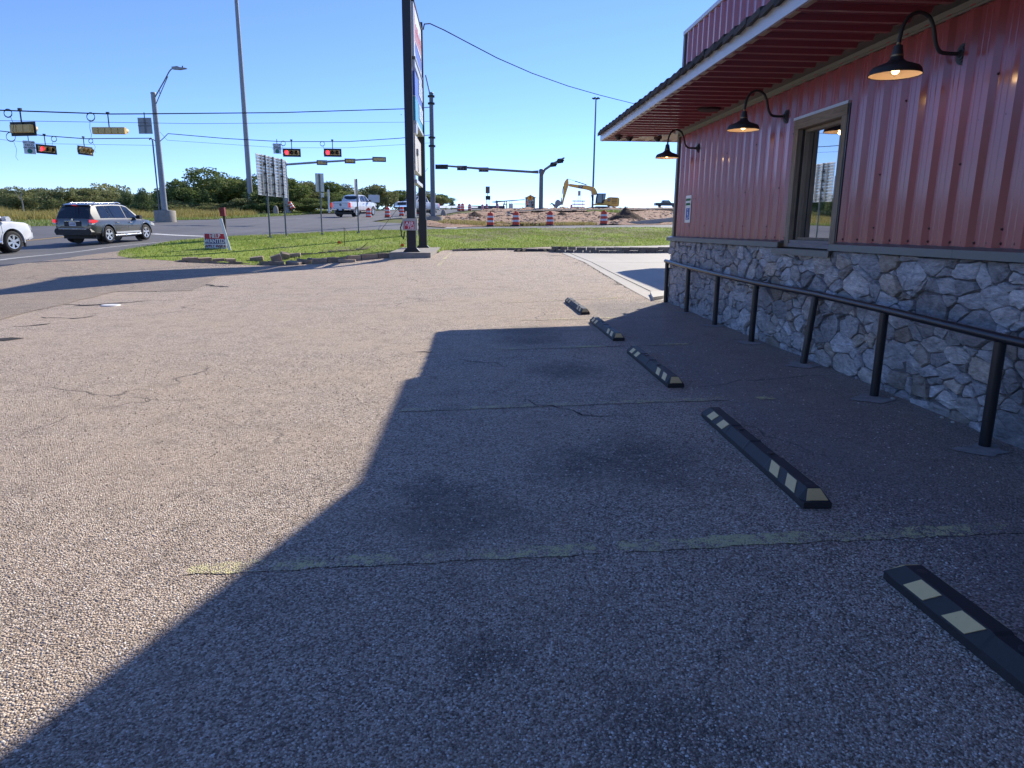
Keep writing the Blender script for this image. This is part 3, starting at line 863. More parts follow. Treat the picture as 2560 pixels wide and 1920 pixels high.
for i in range(4): fs += [(i, i + 1, 6 + i, 5 + i), (10 + i, 15 + i, 16 + i, 11 + i)]
fs += [(0, 5, 15, 10), (4, 14, 19, 9)] + [(5 + i, 6 + i, 16 + i, 15 + i) for i in range(4)] + [(i, 10 + i, 11 + i, i + 1) for i in range(4)]
mb.add(vs, fs); part(mb, 'parapet_backing', M['bronze'])
mb = MB(); mb.bb((XW - .045, Y1 - .06, RT - .1), (XW + .1, Y1 + .03, 4.86)); part(mb, 'parapet_corner_trim', M['bronze'])

# screws in rows
sm = MB(); sm.lathe([(0, .009), (.006, .008), (.0085, .004), (.0085, 0), (.013, -.001)], axis=(-1, 0, 0), n=7)
s0 = None
def screw(y, z, x=XW):
    global s0
    if WY0 - .05 < y < WY1 + .05 and z < WZ + .05: return
    if s0 is None: s0 = sm.build('screw', M['screw'], bld); o = s0
    else:
        o = s0.copy(); COL.objects.link(o); o.parent = bld
    o.location = Vector((x - .002, y, z)) - BO
k = 0
yy = .05 + PITCH * 14
while yy < Y1 - .1:
    screw(yy + .066, 2.325); screw(yy + .068, 1.425)
    if yy < 9: screw(yy + .205, 1.425)
    if k % 3 == 0: screw(yy + PITCH - .058, 1.52 + .002 * k)
    if k % 4 == 1: screw(yy + PITCH - .058, 2.02); screw(yy - .058, 2.62)
    yy += PITCH; k += 1
# soffit speaker and dome cameras under the far corner
sp = MB(); sp.lathe([(0, 0), (.15, 0), (.16, .012), (.16, .03)], c=(0, 0, -.03), n=24)
spo = tag(sp.build('ceiling_speaker', pmat('speaker_grille', (.03, .015, .018), .7), loc=(3.4, 10.35, 3.2)), 'round dark speaker grille set flush in the maroon soffit', 'speaker')
for k, (px, py_) in enumerate(((2.74, 13.45), (2.98, 13.6), (3.52, 13.6))):
    cr = empty('dome_camera', (px, py_, ZS), 0, ['dark dome camera nearest the outer eave corner', 'middle dark dome camera under the awning corner', 'dark dome camera nearest the wall under the awning corner'][k], 'camera', 'dome cameras under the awning corner')
    mb = MB(); mb.lathe([(0, -.065), (.07, -.065), (.075, -.05), (.075, 0)], n=16); mb.build('housing', pmat('camera_housing', (.06, .03, .03), .5), cr, smooth=40)
    mb = MB(); mb.lathe([(0, -.115), (.03, -.11), (.048, -.093), (.055, -.07), (.055, -.064)], n=16); mb.build('dome', pmat('dark_dome', (.01, .01, .012), .08), cr, smooth=60)

# ---- stone base: irregular stones fitted with a gap, each an object of its own
base = part(MB().bb((XW - .045, Y0, -.1), (XW + .011, Y1, 1.3)).bb((XW - .04, Y1 - .005, -.1), (14.5, Y1 + .03, 1.3)), 'stone_base', M['mortar'])
def clip_half(poly, px, py, nx, ny):
    out = []; n = len(poly)
    for i in range(n):
        p, q = poly[i], poly[(i + 1) % n]
        dp = (p[0] - px) * nx + (p[1] - py) * ny; dq = (q[0] - px) * nx + (q[1] - py) * ny
        if dp <= 0: out.append(p)
        if dp * dq < 0:
            t = dp / (dp - dq); out.append((p[0] + t * (q[0] - p[0]), p[1] + t * (q[1] - p[1])))
    return out
def stones(y0, y1, z0, z1, mean, seed):
    r = random.Random(seed)
    AS = 1.6                                   # stones lie flat: wider than tall
    seeds = []
    area = (y1 - y0) * (z1 - z0) / AS; n = int(area * AS / mean)
    tries = 0
    while len(seeds) < n and tries < 60000:
        tries += 1
        s = (r.uniform(y0, y1) / AS, r.uniform(z0, z1), r.choice((.5, .62, .8, 1.0, 1.25, 1.7)))
        rad = math.sqrt(mean / AS) * .66
        if all(math.hypot(s[0] - t[0], s[1] - t[1]) > rad * (s[2] + t[2]) / 2 for t in seeds): seeds.append(s)
    cells = []
    for i, s in enumerate(seeds):
        poly = [(y0 / AS, z0), (y1 / AS, z0), (y1 / AS, z1), (y0 / AS, z1)]
        for j, t in enumerate(seeds):
            if i == j: continue
            dx, dy = t[0] - s[0], t[1] - s[1]; d2 = dx * dx + dy * dy
            if d2 > 1.2: continue
            f = .5 + (s[2] ** 2 - t[2] ** 2) * mean * .22 / AS / d2      # power diagram: mixed sizes
            poly = clip_half(poly, s[0] + dx * f, s[1] + dy * f, dx, dy)
            if len(poly) < 3: break
        if len(poly) >= 3:
            cells.append([(p[0] * AS, p[1]) for p in poly])
    return cells
def stone_geo(cell, r, gap=.0055):
    cy = sum(p[0] for p in cell) / len(cell); cz = sum(p[1] for p in cell) / len(cell)
    rad = max(math.hypot(p[0] - cy, p[1] - cz) for p in cell)
    # soften corners
    pts = []
    n = len(cell)
    for i in range(n):
        p, q = cell[i], cell[(i + 1) % n]
        if math.hypot(q[0] - p[0], q[1] - p[1]) < .02: continue
        for t in (.10, .5, .90):
            j = .006
            pts.append((p[0] + (q[0] - p[0]) * t + r.uniform(-j, j), p[1] + (q[1] - p[1]) * t + r.uniform(-j, j)))
    if len(pts) < 5: return None
    sh = []
    for p in pts:
        d = math.hypot(p[0] - cy, p[1] - cz); k = max(.2, (d - gap) / d); sh.append((cy + (p[0] - cy) * k, cz + (p[1] - cz) * k))
    n = len(sh); dep = r.uniform(.02, .04); tx, tz = r.uniform(-.13, .13), r.uniform(-.16, .16)
    vs = []
    for (k, d, jt) in ((1.0, -.02, 0), (1.0, dep * .55, .005), (.92, dep * .9, .006), (.55, dep, .010)):
        for p in sh:
            yv = (p[0] - cy) * k; zv = (p[1] - cz) * k
            tilt = (tx * yv + tz * zv) if d > 0 else 0
            vs.append((-(d + tilt + r.uniform(-jt, jt)), yv, zv))
    vs.append((-(dep + r.uniform(-.008, .006)), 0, 0))
    fs = []
    for a in range(3):
        fs += [(a * n + i, a * n + (i + 1) % n, (a + 1) * n + (i + 1) % n, (a + 1) * n + i) for i in range(n)]
    fs += [(3 * n + i, 3 * n + (i + 1) % n, 4 * n) for i in range(n)]
    return vs, fs, (cy, cz)
rr = random.Random(5)
cells = stones(3.95, Y1 + .05, -.02, 1.305, .0245, 21)
cells.sort(key=lambda c: (min(p[0] for p in c) < 4.1, sum(p[0] for p in c) / len(c)))
made = 0
rest = MB()
for c in cells:
    g = stone_geo(c, rr)
    if not g: continue
    if made < 298:
        mb = MB(); mb.add(g[0], g[1])
        o = mb.build('stone', M['stone'], base, loc=Vector((XW - .045, g[2][0], g[2][1])) - BO, smooth=38)
        made += 1
    else:
        rest.add([(p[0] + XW - .045, p[1] + g[2][0], p[2] + g[2][1]) for p in g[0]], g[1])
for c in stones(Y0, 3.95, -.02, 1.305, .06, 22):
    g = stone_geo(c, rr)
    if g: rest.add([(p[0] + XW - .045, p[1] + g[2][0], p[2] + g[2][1]) for p in g[0]], g[1])
for c in stones(XW - .05, 7.5, -.02, 1.305, .05, 23):
    g = stone_geo(c, rr)
    if g: rest.add([(p[1] + g[2][0], Y1 + .03 - p[0], p[2] + g[2][1]) for p in g[0]], g[1])
tag(part(rest, 'stones_beyond', M['stone'], parent=base, smooth=38), kind='stuff')
print('stones', made, len(cells))

# ---- gooseneck lamps
M['lamp_black'] = pmat('lamp_black', (.040, .042, .046), .5, var=.2, scale=12)
M['lamp_in'] = pmat('lamp_enamel', (.70, .60, .50), .5, var=.04)
M['brass'] = pmat('brass_ring', (.30, .22, .12), .45, metal=.7)
M['bulb'] = pmat('bulb_glass', (.9, .7, .4), .2, emit=(1.0, .62, .26), estr=3.0)
M['filament'] = pmat('filament', (1, .8, .5), .4, emit=(1.0, .75, .4), estr=60.0)
def make_lamp(loc, label):
    t = empty('gooseneck_lamp', loc, 0, label, 'wall lamp', 'gooseneck barn lamps on the red wall')
    mb = MB(); mb.lathe([(0, .045), (.022, .045), (.03, .03), (.045, .03), (.047, .02), (.06, .02), (.062, .01), (.078, .01), (.08, -.028), (0, -.028)], axis=(-1, 0, 0), n=24); mb.build('backplate', M['lamp_black'], t, smooth=30)
    pts = [(-.04, 0, 0), (-.11, 0, .0)]
    ctrl = [(-.11, 0, .0), (-.19, 0, .012), (-.235, 0, .08), (-.265, 0, .18), (-.31, 0, .255), (-.39, 0, .285), (-.46, 0, .258), (-.505, 0, .19), (-.52, 0, .11), (-.525, 0, .06)]
    def cr(p0, p1, p2, p3, u):
        return tuple(.5 * (2 * b + (c - a) * u + (2 * a - 5 * b + 4 * c - d) * u * u + (3 * b - a - 3 * c + d) * u ** 3) for a, b, c, d in zip(p0, p1, p2, p3))
    q = [ctrl[0]] + ctrl + [ctrl[-1]]
    for i in range(1, len(q) - 2):
        for u in (0.25, .5, .75, 1.0): pts.append(cr(q[i - 1], q[i], q[i + 1], q[i + 2], u))
    mb = MB(); mb.tube(pts, .0145, 12); mb.build('arm', M['lamp_black'], t, smooth=60)
    c = (-.525, 0, .045); q_ = lambda pr: [(a * .93, b * .83) for a, b in pr]
    mb = MB(); mb.lathe(q_([(.0175, .03), (.0175, .012), (.014, .01)]), c=c, n=16); mb.lathe(q_([(.049, -.078), (.049, -.092)]), c=c, n=20); mb.build('ring', M['brass'], t, smooth=40)
    mb = MB(); mb.lathe(q_([(.016, .012), (.034, .002), (.038, -.03), (.045, -.078), (.045, -.09), (.052, -.115), (.085, -.145), (.135, -.165), (.178, -.185), (.196, -.21), (.204, -.245), (.207, -.252), (.204, -.254), (.200, -.248)]), c=c, n=36); mb.build('shade', M['lamp_black'], t, smooth=45)
    mb = MB(); mb.lathe(q_([(.200, -.248), (.192, -.213), (.174, -.19), (.13, -.17), (.08, -.15), (.045, -.125), (.03, -.12), (0, -.12)]), c=c, n=36); mb.build('shade_lining', M['lamp_in'], t, smooth=60)
    mb = MB(); mb.lathe(q_([(.014, -.12), (.014, -.15), (.026, -.175), (.032, -.20), (.03, -.222), (.018, -.24), (0, -.246)]), c=c, n=16); bu = mb.build('bulb', M['bulb'], t, smooth=60)
    return t
for loc, lab in (((XW - .005, 5.57, 2.845), 'black gooseneck barn lamp nearest the camera, right of the window'), ((XW - .005, 8.644, 2.845), 'black gooseneck barn lamp just left of the window'), ((XW - .005, 11.978, 2.84), 'small looking black gooseneck lamp at the far wall corner')):
    make_lamp(loc, lab)
    for sgn in (0,):
        pl = bpy.data.lights.new('lamp_light', 'POINT'); pl.energy = .2; pl.color = (1, .62, .3); pl.shadow_soft_size = .02
        po = bpy.data.objects.new('lamp_light', pl); COL.objects.link(po); po.location = (loc[0] - .525, loc[1], loc[2] - .175)

# ---- accessible parking sign on the wall
ada = empty('parking_sign', (XW - .04, 12.22, 1.63), 0, 'white reserved parking sign with blue wheelchair symbol on the wall', 'sign')
mb = MB(); mb.bb((-.004, -.152, 0), (0, .152, .457)); mb.build('sign_plate', pmat('sign_white', (.72, .74, .72), .45, var=.04), ada)
mb = MB(); lettering(mb, 'RESERVED', .055, (-.006, 0, .385), (0, -1, 0), (0, 0, 1), bold=.001); lettering(mb, 'PARKING', .055, (-.006, 0, .31), (0, -1, 0), (0, 0, 1), bold=.001); mb.build('lettering', pmat('sign_green', (.03, .2, .08), .5), ada)
mb = MB(); mb.bb((-.006, -.10, .05), (-.0045, .10, .245)); mb.build('blue_panel', pmat('sign_blue', (.02, .06, .36), .45), ada)
mb = MB()
def dotp(c, r, n=14): mb.add([(-.0085, c[0] + r * math.cos(2 * PI * k / n), c[1] + r * math.sin(2 * PI * k / n)) for k in range(n)], [tuple(range(n))])
def barp(p, q, w):
    dy, dz = q[0] - p[0], q[1] - p[1]; l = math.hypot(dy, dz); a, b = -dz / l * w / 2, dy / l * w / 2
    mb.add([(-.008, p[0] + a, p[1] + b), (-.008, q[0] + a, q[1] + b), (-.008, q[0] - a, q[1] - b), (-.008, p[0] - a, p[1] - b)], [(0, 1, 2, 3)])
dotp((.015, .222), .014); barp((.013, .20), (.008, .135), .017); barp((.011, .172), (-.035, .168), .012); barp((.008, .135), (-.035, .132), .016); barp((-.035, .135), (-.055, .085), .016); barp((-.055, .085), (-.075, .09), .012)
for k in range(16):
    a0, a1 = math.radians(60 + k * 17), math.radians(60 + (k + 1) * 17); barp((.012 + .052 * math.cos(a0), .115 + .052 * math.sin(a0)), (.012 + .052 * math.cos(a1), .115 + .052 * math.sin(a1)), .012)
mb.build('wheelchair_symbol', pmat('sign_symbol_white', (.75, .75, .75), .5), ada)

# ---- pipe rail with posts
rail = empty('pipe_rail', (3.55, 8, H(3.5, 8)), 0, 'black pipe guard rail on leaning posts before the stone wall', 'railing')
RO = Vector(rail.location)
PB = [(3.685, 13.04), (3.637, 11.56), (3.606, 10.07), (3.568, 8.592), (3.569, 7.165), (3.525, 5.731), (3.511, 4.362), (3.50, 2.98), (3.49, 1.6)]
PTp = [(3.675, 13.04, .895), (3.627, 11.56, .86), (3.602, 10.07, .838), (3.572, 8.59, .826), (3.63, 7.165, .818), (3.525, 5.731, .815), (3.504, 4.362, .785), (3.50, 2.98, .77), (3.49, 1.6, .76)]
for (a, b) in zip(PB, PTp):
    mb = MB(); mb.tube([Vector((a[0], a[1], H(*a) - .05)) - RO, Vector((b[0], b[1], b[2] + .01)) - RO], .037, 16); mb.build('post', M['black_rail'], rail, smooth=50)
pts = [Vector((p[0] - .0, p[1], p[2] + .035)) - RO for p in PTp]; pts[0] = pts[0] + Vector((0, .12, 0))
mb = MB(); mb.tube(pts, .033, 16); mb.build('top_rail', M['black_rail'], rail, smooth=50)
# concrete footings round the posts
M['patch'] = pmat('patch_concrete', (.30, .285, .27), .9, var=.35, scale=14, bump=.004)
for k, a in enumerate(PB[1:7]):
    q = [(a[0] - .06 + (.17 + .06 * math.sin(3 * t + k)) * math.cos(t), a[1] - .08 + (.13 + .05 * math.cos(2 * t + k)) * math.sin(t)) for t in np.linspace(0, 2 * PI, 18)[:-1]]
    sheet('post_footing', wobble([(float(x), float(y)) for x, y in q], .03, .07, k), M['patch'], .005)
# ramp plate at the far corner
rp = MB()
A = [(3.509,13.304), (3.768,13.533), (4.341,14.594), (3.723,14.365)]
rp.add([(x, y, H(x, y) + .07) for x, y in A] + [(x, y, H(x, y) - .02) for x, y in A], [(0, 1, 2, 3), (0, 4, 5, 1), (1, 5, 6, 2), (2, 6, 7, 3), (3, 7, 4, 0)])
tag(rp.build('curb_ramp', pmat('ramp_white', (.5, .48, .43), .8, var=.15, scale=20)), 'pale ribbed kerb ramp at the far corner of the wall', 'ramp')

# ---- fuel canopy standing behind the building (its shade falls on the concrete)
fc = empty('fuel_canopy', (14, 21.6, .4), 0, 'flat roofed canopy standing behind the restaurant', 'canopy')
mb = MB(); mb.prism([(-5.6, 4.6), (-4.6, 5.5), (6, 5.5), (6, -5.5), (-5.6, -5.5)], (0, 0, 4.0), (1, 0, 0), (0, 1, 0), (0, 0, .5)); mb.build('canopy_roof', M['galv'], fc)
for sx in (-2.5, 4):
    for sy in (-3, 3):
        mb = MB(); mb.bb((sx - .15, sy - .15, -.6), (sx + .15, sy + .15, 4.0)); mb.build('column', M['galv'], fc)

# ---------------------------------------------------------------- wheel stops
M['rubber'] = pmat('black_rubber', (.030, .030, .031), .62, var=.25, scale=25, bump=.002, objvar=.2)
M['reflect'] = pmat('tan_reflective_tape', (.78, .56, .25), .5, var=.08, scale=9, dirt=((.2, .17, .13), 40, .66))
SL = 1.83
def make_stop():
    t = empty('wheel_stop', (0, 0, 0), 0)
    # section (across v, up z), lower vertical foot then slopes
    sec = [(-.076, 0), (-.076, .035), (-.036, .098), (.036, .098), (.076, .035), (.076, 0)]
    mb = MB(); L = SL / 2
    st = [(-L, .0, 0.0, .035), (-L + .002, .0, 0.0, .036), (-L + .075, 1, 1, .098)]
    rings = []
    for (u, full, _, h) in ((-L, 0, 0, 0), (-L + .07, 1, 0, 0), (-.36, 1, 0, 0), (-.345, .93, 0, 0), (-.02, .93, 0, 0), (-.005, 1, 0, 0), (.005, 1, 0, 0), (.02, .93, 0, 0), (.345, .93, 0, 0), (.36, 1, 0, 0), (L - .07, 1, 0, 0), (L, 0, 0, 0)):
        if full == 0: rings.append([(u, a, min(z, .036) + (.001 * i)) for i, (a, z) in enumerate([(p[0], p[1]) for p in sec])])
        else: rings.append([(u, a * (.97 if full < 1 and z > .03 else 1), z * (full if z > .05 else 1)) for a, z in sec])
    vs = [p for R in rings for p in R]; n = 6; fs = []
    for i in range(len(rings) - 1): fs += [(i * n + k, i * n + k + 1, (i + 1) * n + k + 1, (i + 1) * n + k) for k in range(n - 1)] + [(i * n + n - 1, i * n, (i + 1) * n, (i + 1) * n + n - 1)]
    fs += [tuple(range(n)), tuple((len(rings) - 1) * n + k for k in range(n))]
    mb.add(vs, fs)
    mb.build('body', M['rubber'], t)
    def slope(v0, s):     # point on the side slope, s = 0 foot .. 1 top
        sg = v0
        return (sg * (.076 + (.036 - .076) * s), .035 + (.098 - .035) * s)
    for sg in (-1, 1):
        for (u, lean) in ((-.70, .055), (-.47, .055), (.47, -.055), (.70, -.055)):
            q = []
            for (du, s) in ((-.06 - lean / 2, .10), (.06 - lean / 2, .10), (.06 + lean / 2, .93), (-.06 + lean / 2, .93)):
                a, z = slope(sg, s); q.append((u + du, a, z))
            nn = Vector((0, sg * .063, .04)).normalized() * .0035
            mb = MB(); mb.add([Vector(p) - nn * .4 for p in q] + [Vector(p) + nn for p in q], [(0, 1, 2, 3), (4, 5, 6, 7), (0, 1, 5, 4), (1, 2, 6, 5), (2, 3, 7, 6), (3, 0, 4, 7)]); mb.build('reflector', M['reflect'], t)
    for sg in (-1, 1):
        q = [(sg * (L - .010), -.058, .046), (sg * (L - .010), .058, .046), (sg * (L - .062), .033, .093), (sg * (L - .062), -.033, .093)]
        nn = Vector((sg * .062, 0, .07)).normalized() * .004
        mb = MB(); mb.add([Vector(p) - nn for p in q] + [Vector(p) + nn for p in q], [(0, 1, 2, 3), (4, 5, 6, 7), (0, 1, 5, 4), (1, 2, 6, 5), (2, 3, 7, 6), (3, 0, 4, 7)]); mb.build('end_reflector', M['reflect'], t)
    for u in (-.79, -.26, .26, .79):
        mb = MB(); mb.lathe([(.0, .0992), (.016, .0992), (.02, .0985), (.02, .09)], c=(u, 0, 0), n=12); mb.build('bolt_cover', M['lamp_black'], t)
    return t
SG = 'black rubber wheel stops by the building'
# near-left corner of the near end, near-left corner of the far end
STOPS = [((1.756,3.361), (1.806,5.224), 'black rubber wheel stop between the two brightest yellow lines'),
         ((1.814,6.174), (1.832,8.048), 'third nearest black wheel stop, two clean tan patches each half'),
         ((1.844,8.873), (1.841,10.568), 'fourth nearest wheel stop lying across the edge of the shade'),
         ((1.846,11.617), (1.820,13.101), 'farthest wheel stop of the row, lying out in full sun')]
s0_ = None
def place_stop(a, b, label, group=SG, flip=False):
    global s0_
    d = Vector((b[0] - a[0], b[1] - a[1])).normalized()
    c = Vector((a[0], a[1])) + d * SL / 2 + Vector((d.y, -d.x)) * .076
    rz = math.atan2(d.y, d.x)
    if s0_ is None:
        s0_ = make_stop(); o = s0_
    else: o = dup(s0_)
    z0, z1 = H(c.x - d.x * .9, c.y - d.y * .9), H(c.x + d.x * .9, c.y + d.y * .9)
    o.location = (c.x, c.y, (z0 + z1) / 2 - .003); o.rotation_euler = (0, -math.atan2(z1 - z0, 1.8), rz)
    tag(o, label, 'wheel stop', group)
    return o
for s in STOPS: place_stop(*s)
na = (1.751,2.619)
place_stop((na[0] + .035, na[1] - SL), (na[0], na[1]), 'nearest black wheel stop, running out of frame at the right edge')
pa, pb = (1.166,31.842), (-0.631,30.892)
place_stop(pb, pa, 'left one of two wheel stops at the foot of the lawn bank', 'wheel stops along the lawn edge')
pa, pb = (3.649,31.209), (1.860,31.046)
place_stop(pb, pa, 'right one of two wheel stops at the foot of the lawn bank', 'wheel stops along the lawn edge')

# ---- loose stone chips on the near lot: too many to count
n = 90000
u = RNG.random(n)
yy = 1.15 / (1 - u * (1 - 1.15 / 8.5))                # denser near
xx = RNG.uniform(-.80, .86, n) * yy + .02
xx = xx + RNG.uniform(-.2, .2, n)
keep = (xx < 3.45)
keep &= ~((np.abs(xx - 1.84) < .09) & (yy < 9))
keep &= (xx < 2.25) | (RNG.random(n) < .35)
xx, yy = xx[keep], yy[keep]; n = len(xx)
sz = RNG.uniform(.0024, .0056, n) * (1 + .12 * (yy - 1))
zz = HV(xx, yy)
oct_v = np.array([(1, 0, 0), (0, 1, 0), (-1, 0, 0), (0, -1, 0), (.1, .1, .75), (.6, .55, .45), (-.5, .6, .4), (-.55, -.5, .45), (.55, -.6, .4)], float)
oct_f = [(0, 5, 4), (5, 1, 4), (1, 6, 4), (6, 2, 4), (2, 7, 4), (7, 3, 4), (3, 8, 4), (8, 0, 4), (0, 1, 5), (1, 2, 6), (2, 3, 7), (3, 0, 8)]
ang = RNG.uniform(0, 2 * PI, n); ca, sa = np.cos(ang), np.sin(ang)
asp = RNG.uniform(.6, 1.3, n)
V = oct_v[None] * sz[:, None, None] * RNG.uniform(.75, 1.25, (n, 9, 1))
Vx = V[..., 0] * asp[:, None]; Vy = V[..., 1]
P = np.stack([xx[:, None] + Vx * ca[:, None] - Vy * sa[:, None], yy[:, None] + Vx * sa[:, None] + Vy * ca[:, None], zz[:, None] + V[..., 2] - .0006], -1)
def np_mesh(name, verts, faces, mat, smooth=False, attr=None):
    me = bpy.data.meshes.new(name)
    nv, nf, k = len(verts), len(faces), faces.shape[1]
    me.vertices.add(nv); me.vertices.foreach_set('co', verts.astype(np.float32).ravel())
    me.loops.add(nf * k); me.loops.foreach_set('vertex_index', faces.astype(np.int32).ravel())
    me.polygons.add(nf); me.polygons.foreach_set('loop_start', np.arange(0, nf * k, k, dtype=np.int32))
    if smooth: me.polygons.foreach_set('use_smooth', np.ones(nf, bool))
    me.materials.append(mat)
    me.update(calc_edges=True)
    if attr is not None:
        a = me.attributes.new('rnd', 'FLOAT', 'POINT'); a.data.foreach_set('value', attr.astype(np.float32))
    o = bpy.data.objects.new(name, me); COL.objects.link(o)
    return o
def attr_mat(name, stops, rough=.8, transl=0.0, spec=.3):
    m, nt, b = newmat(name)
    at = nt.nodes.new('ShaderNodeAttribute'); at.attribute_name = 'rnd'
    c = ramp_n(nt, at.outputs['Fac'], stops)
    nt.links.new(c, b.inputs['Base Color']); b.inputs['Roughness'].default_value = rough; b.inputs['Specular IOR Level'].default_value = spec
    if transl:
        tr = nt.nodes.new('ShaderNodeBsdfTranslucent'); nt.links.new(c, tr.inputs['Color'])
        mx = nt.nodes.new('ShaderNodeMixShader'); mx.inputs[0].default_value = transl
        nt.links.new(b.outputs[0], mx.inputs[1]); nt.links.new(tr.outputs[0], mx.inputs[2])
        nt.links.new(mx.outputs[0], nt.nodes['Material Output'].inputs['Surface'])
    return m
F = (np.array(oct_f)[None] + (np.arange(n) * 9)[:, None, None]).reshape(-1, 3)
M['chips'] = attr_mat('stone_chips', [(0, (.15, .12, .095)), (.3, (.32, .25, .19)), (.65, (.52, .41, .32)), (.9, (.70, .60, .49)), (1, (.88, .84, .77))], .7)
gv = np_mesh('gravel', P.reshape(-1, 3), F, M['chips'], attr=np.repeat(RNG.random(n), 9))
tag(gv, 'loose stone chips of the worn parking surface', kind='stuff')
# pale pebbles lying along the wall foot
for k, (x, y) in enumerate(((3.627,5.620), (3.822,5.545), (3.676,5.045), (3.673,4.916), (4.212,8.508), (4.018,9.065))):
    mb = MB(); r0 = random.uniform(.016, .026)
    mb.lathe([(0, -.3 * r0), (.7 * r0, -.2 * r0), (r0, .2 * r0), (.75 * r0, .7 * r0), (0, .9 * r0)], n=8)
    tag(mb.build('pebble', pmat('pale_pebble', (.5, .46, .4), .8, var=.15, scale=40), loc=(x, y, H(x, y)), smooth=60), ['pale pebble beside the second nearest post footing', 'pale pebble at the wall foot beyond the nearest post', 'pale pebble by the dark gap under the large base stone', 'flat pale pebble nearest the camera at the wall foot', 'pale pebble beside the leaning post base', 'small pale pebble beside the fourth post from far end'][k], 'pebble', 'pale pebbles at the foot of the wall')
lid = MB(); lid.lathe([(0, .02), (.155, .018), (.165, .01), (.17, 0)], n=28)
p = (-6.761,13.445)
tag(lid.build('utility_lid', pmat('white_lid', (.72, .70, .66), .6, var=.08), loc=(p[0], p[1], H(*p)), smooth=30), 'white round utility lid set in the cracked asphalt', 'lid')

# ---------------------------------------------------------------- pylon sign by the lot
M['black_steel'] = pmat('black_steel', (.012, .013, .016), .45, var=.3, scale=3, spec=.5)
M['conc_block'] = pmat('concrete_block', (.30, .27, .23), .9, var=.25, scale=5, bump=.01)
M['white_face'] = pmat('sign_face_white', (.74, .76, .78), .35, var=.05, scale=1)
M['galv_steel'] = pmat('galvanised_steel', (.27, .285, .30), .5, metal=.25, var=.15, scale=4)
M['galv_dark'] = pmat('dark_galvanised', (.15, .16, .175), .5, metal=.2, var=.2, scale=4)
M['alu'] = pmat('bare_aluminium', (.58, .58, .58), .45, metal=.25, var=.1, scale=3)
M['red_paint'] = pmat('sign_red', (.50, .02, .035), .5, var=.08)
M['blue_paint'] = pmat('sign_blue_face', (.05, .10, .42), .4, var=.08)
M['teal_paint'] = pmat('sign_teal_face', (.04, .32, .45), .4, var=.08)
M['navy'] = pmat('navy_print', (.03, .03, .16), .5)
M['maroon_print'] = pmat('maroon_print', (.16, .01, .03), .5)
M['white_print'] = pmat('white_print', (.78, .78, .8), .5, var=.03)
M['black_wire'] = pmat('black_cable', (.010, .012, .016), .9, spec=.05)
M['yellow_housing'] = pmat('signal_yellow', (.66, .46, .17), .55, var=.15, scale=5)
M['black_plate'] = pmat('black_backplate', (.012, .013, .014), .6)
M['red_lit'] = pmat('red_lens_lit', (.6, .01, .02), .3, emit=(1.0, .03, .06), estr=1.6)
M['lens_dark'] = pmat('dark_lens', (.02, .018, .014), .2)
M['lens_amber'] = pmat('amber_lens', (.22, .12, .03), .25)

ped_z = (-2.191,26.300,0.606)[2]
pb = empty('sign_pedestal', (-2.3, 29.5, .4), 0, 'low concrete pedestal block under the tall black sign posts', 'pedestal')
mb = MB(); mb.add([(-.73, -3.2, -.5), (.79, -3.2, -.5), (.95, 3.4, -.5), (-.73, 3.4, -.5), (-.73, -3.2, ped_z - .4), (.79, -3.2, ped_z - .4), (.95, 3.4, ped_z - .33), (-.73, 3.4, ped_z - .33)], [(0, 1, 2, 3), (4, 5, 6, 7), (0, 1, 5, 4), (1, 2, 6, 5), (2, 3, 7, 6), (3, 0, 4, 7)])
mb.build('block', M['conc_block'], pb)

py = empty('pylon_sign', (-2.18, 29.1, ped_z), 0, 'tall pylon sign on two black square posts with fuel price panels', 'sign')
PO = Vector(py.location)
def L(p): return tuple(Vector(p) - PO)
def pz(y): return aty_z(y)
zt = {k: v[2] for k, v in dict(t1=(-2.062,27.150,9.359), b1=(-2.103,27.150,7.557), t2=(-2.107,27.150,7.410), b2=(-2.154,27.150,5.310), t3=(-2.076,27.150,4.879), b3=(-2.075,27.150,3.607), t4=(-2.052,27.150,3.277), b4=(-2.055,27.150,3.148), m2=(-2.134,27.150,6.219), p1t=(-2.081,28.600,7.133), p1b=(-2.093,28.600,6.561), p2t=(-2.100,28.600,6.229), p2b=(-2.112,28.600,5.691), box_t=(-2.264,26.800,1.845), box_b=(-2.274,26.800,1.407)).items()}
top = zt['t1'] + .35
for (yy, xx) in ((27.0, -2.25), (31.2, -2.11)):
    mb = MB(); mb.bb(L((xx - .15, yy - .15, ped_z + .02)), L((xx + .15, yy + .15, top)))
    mb.build('post', M['black_steel'], py)
    mb = MB(); mb.bb(L((xx - .17, yy - .17, ped_z + .02)), L((xx + .17, yy + .17, ped_z + 1.25))); mb.prism([(-.3, 0), (.3, 0), (.3, .04), (.19, .16), (-.19, .16), (-.3, .04)], L((xx, yy - .2, ped_z - .005)), (1, 0, 0), (0, 0, 1), (0, .4, 0)); mb.build('post_sleeve', M['black_steel'], py)
xs_, xe_ = -2.32, -2.02
def panel(name, z0, z1, mat, y0=27.17, y1=31.03, x0=xs_, x1=xe_):
    mb = MB(); mb.bb(L((x0, y0, z0)), L((x1, y1, z1))); return mb.build(name, mat, py)
p1 = panel('name_panel', zt['b1'], zt['t1'], M['white_face'])
panel('cabinet_trim', zt['t1'] + .01, zt['t1'] + .09, M['black_steel'], x0=-2.36, x1=-1.99)
panel('cabinet_trim', zt['b1'] - .10, zt['b1'] - .01, M['bronze'], x0=-2.36, x1=-1.99)
panel('cabinet_trim', zt['b1'] - .34, zt['b1'] - .12, M['galv'], x0=-2.33, x1=-2.01)
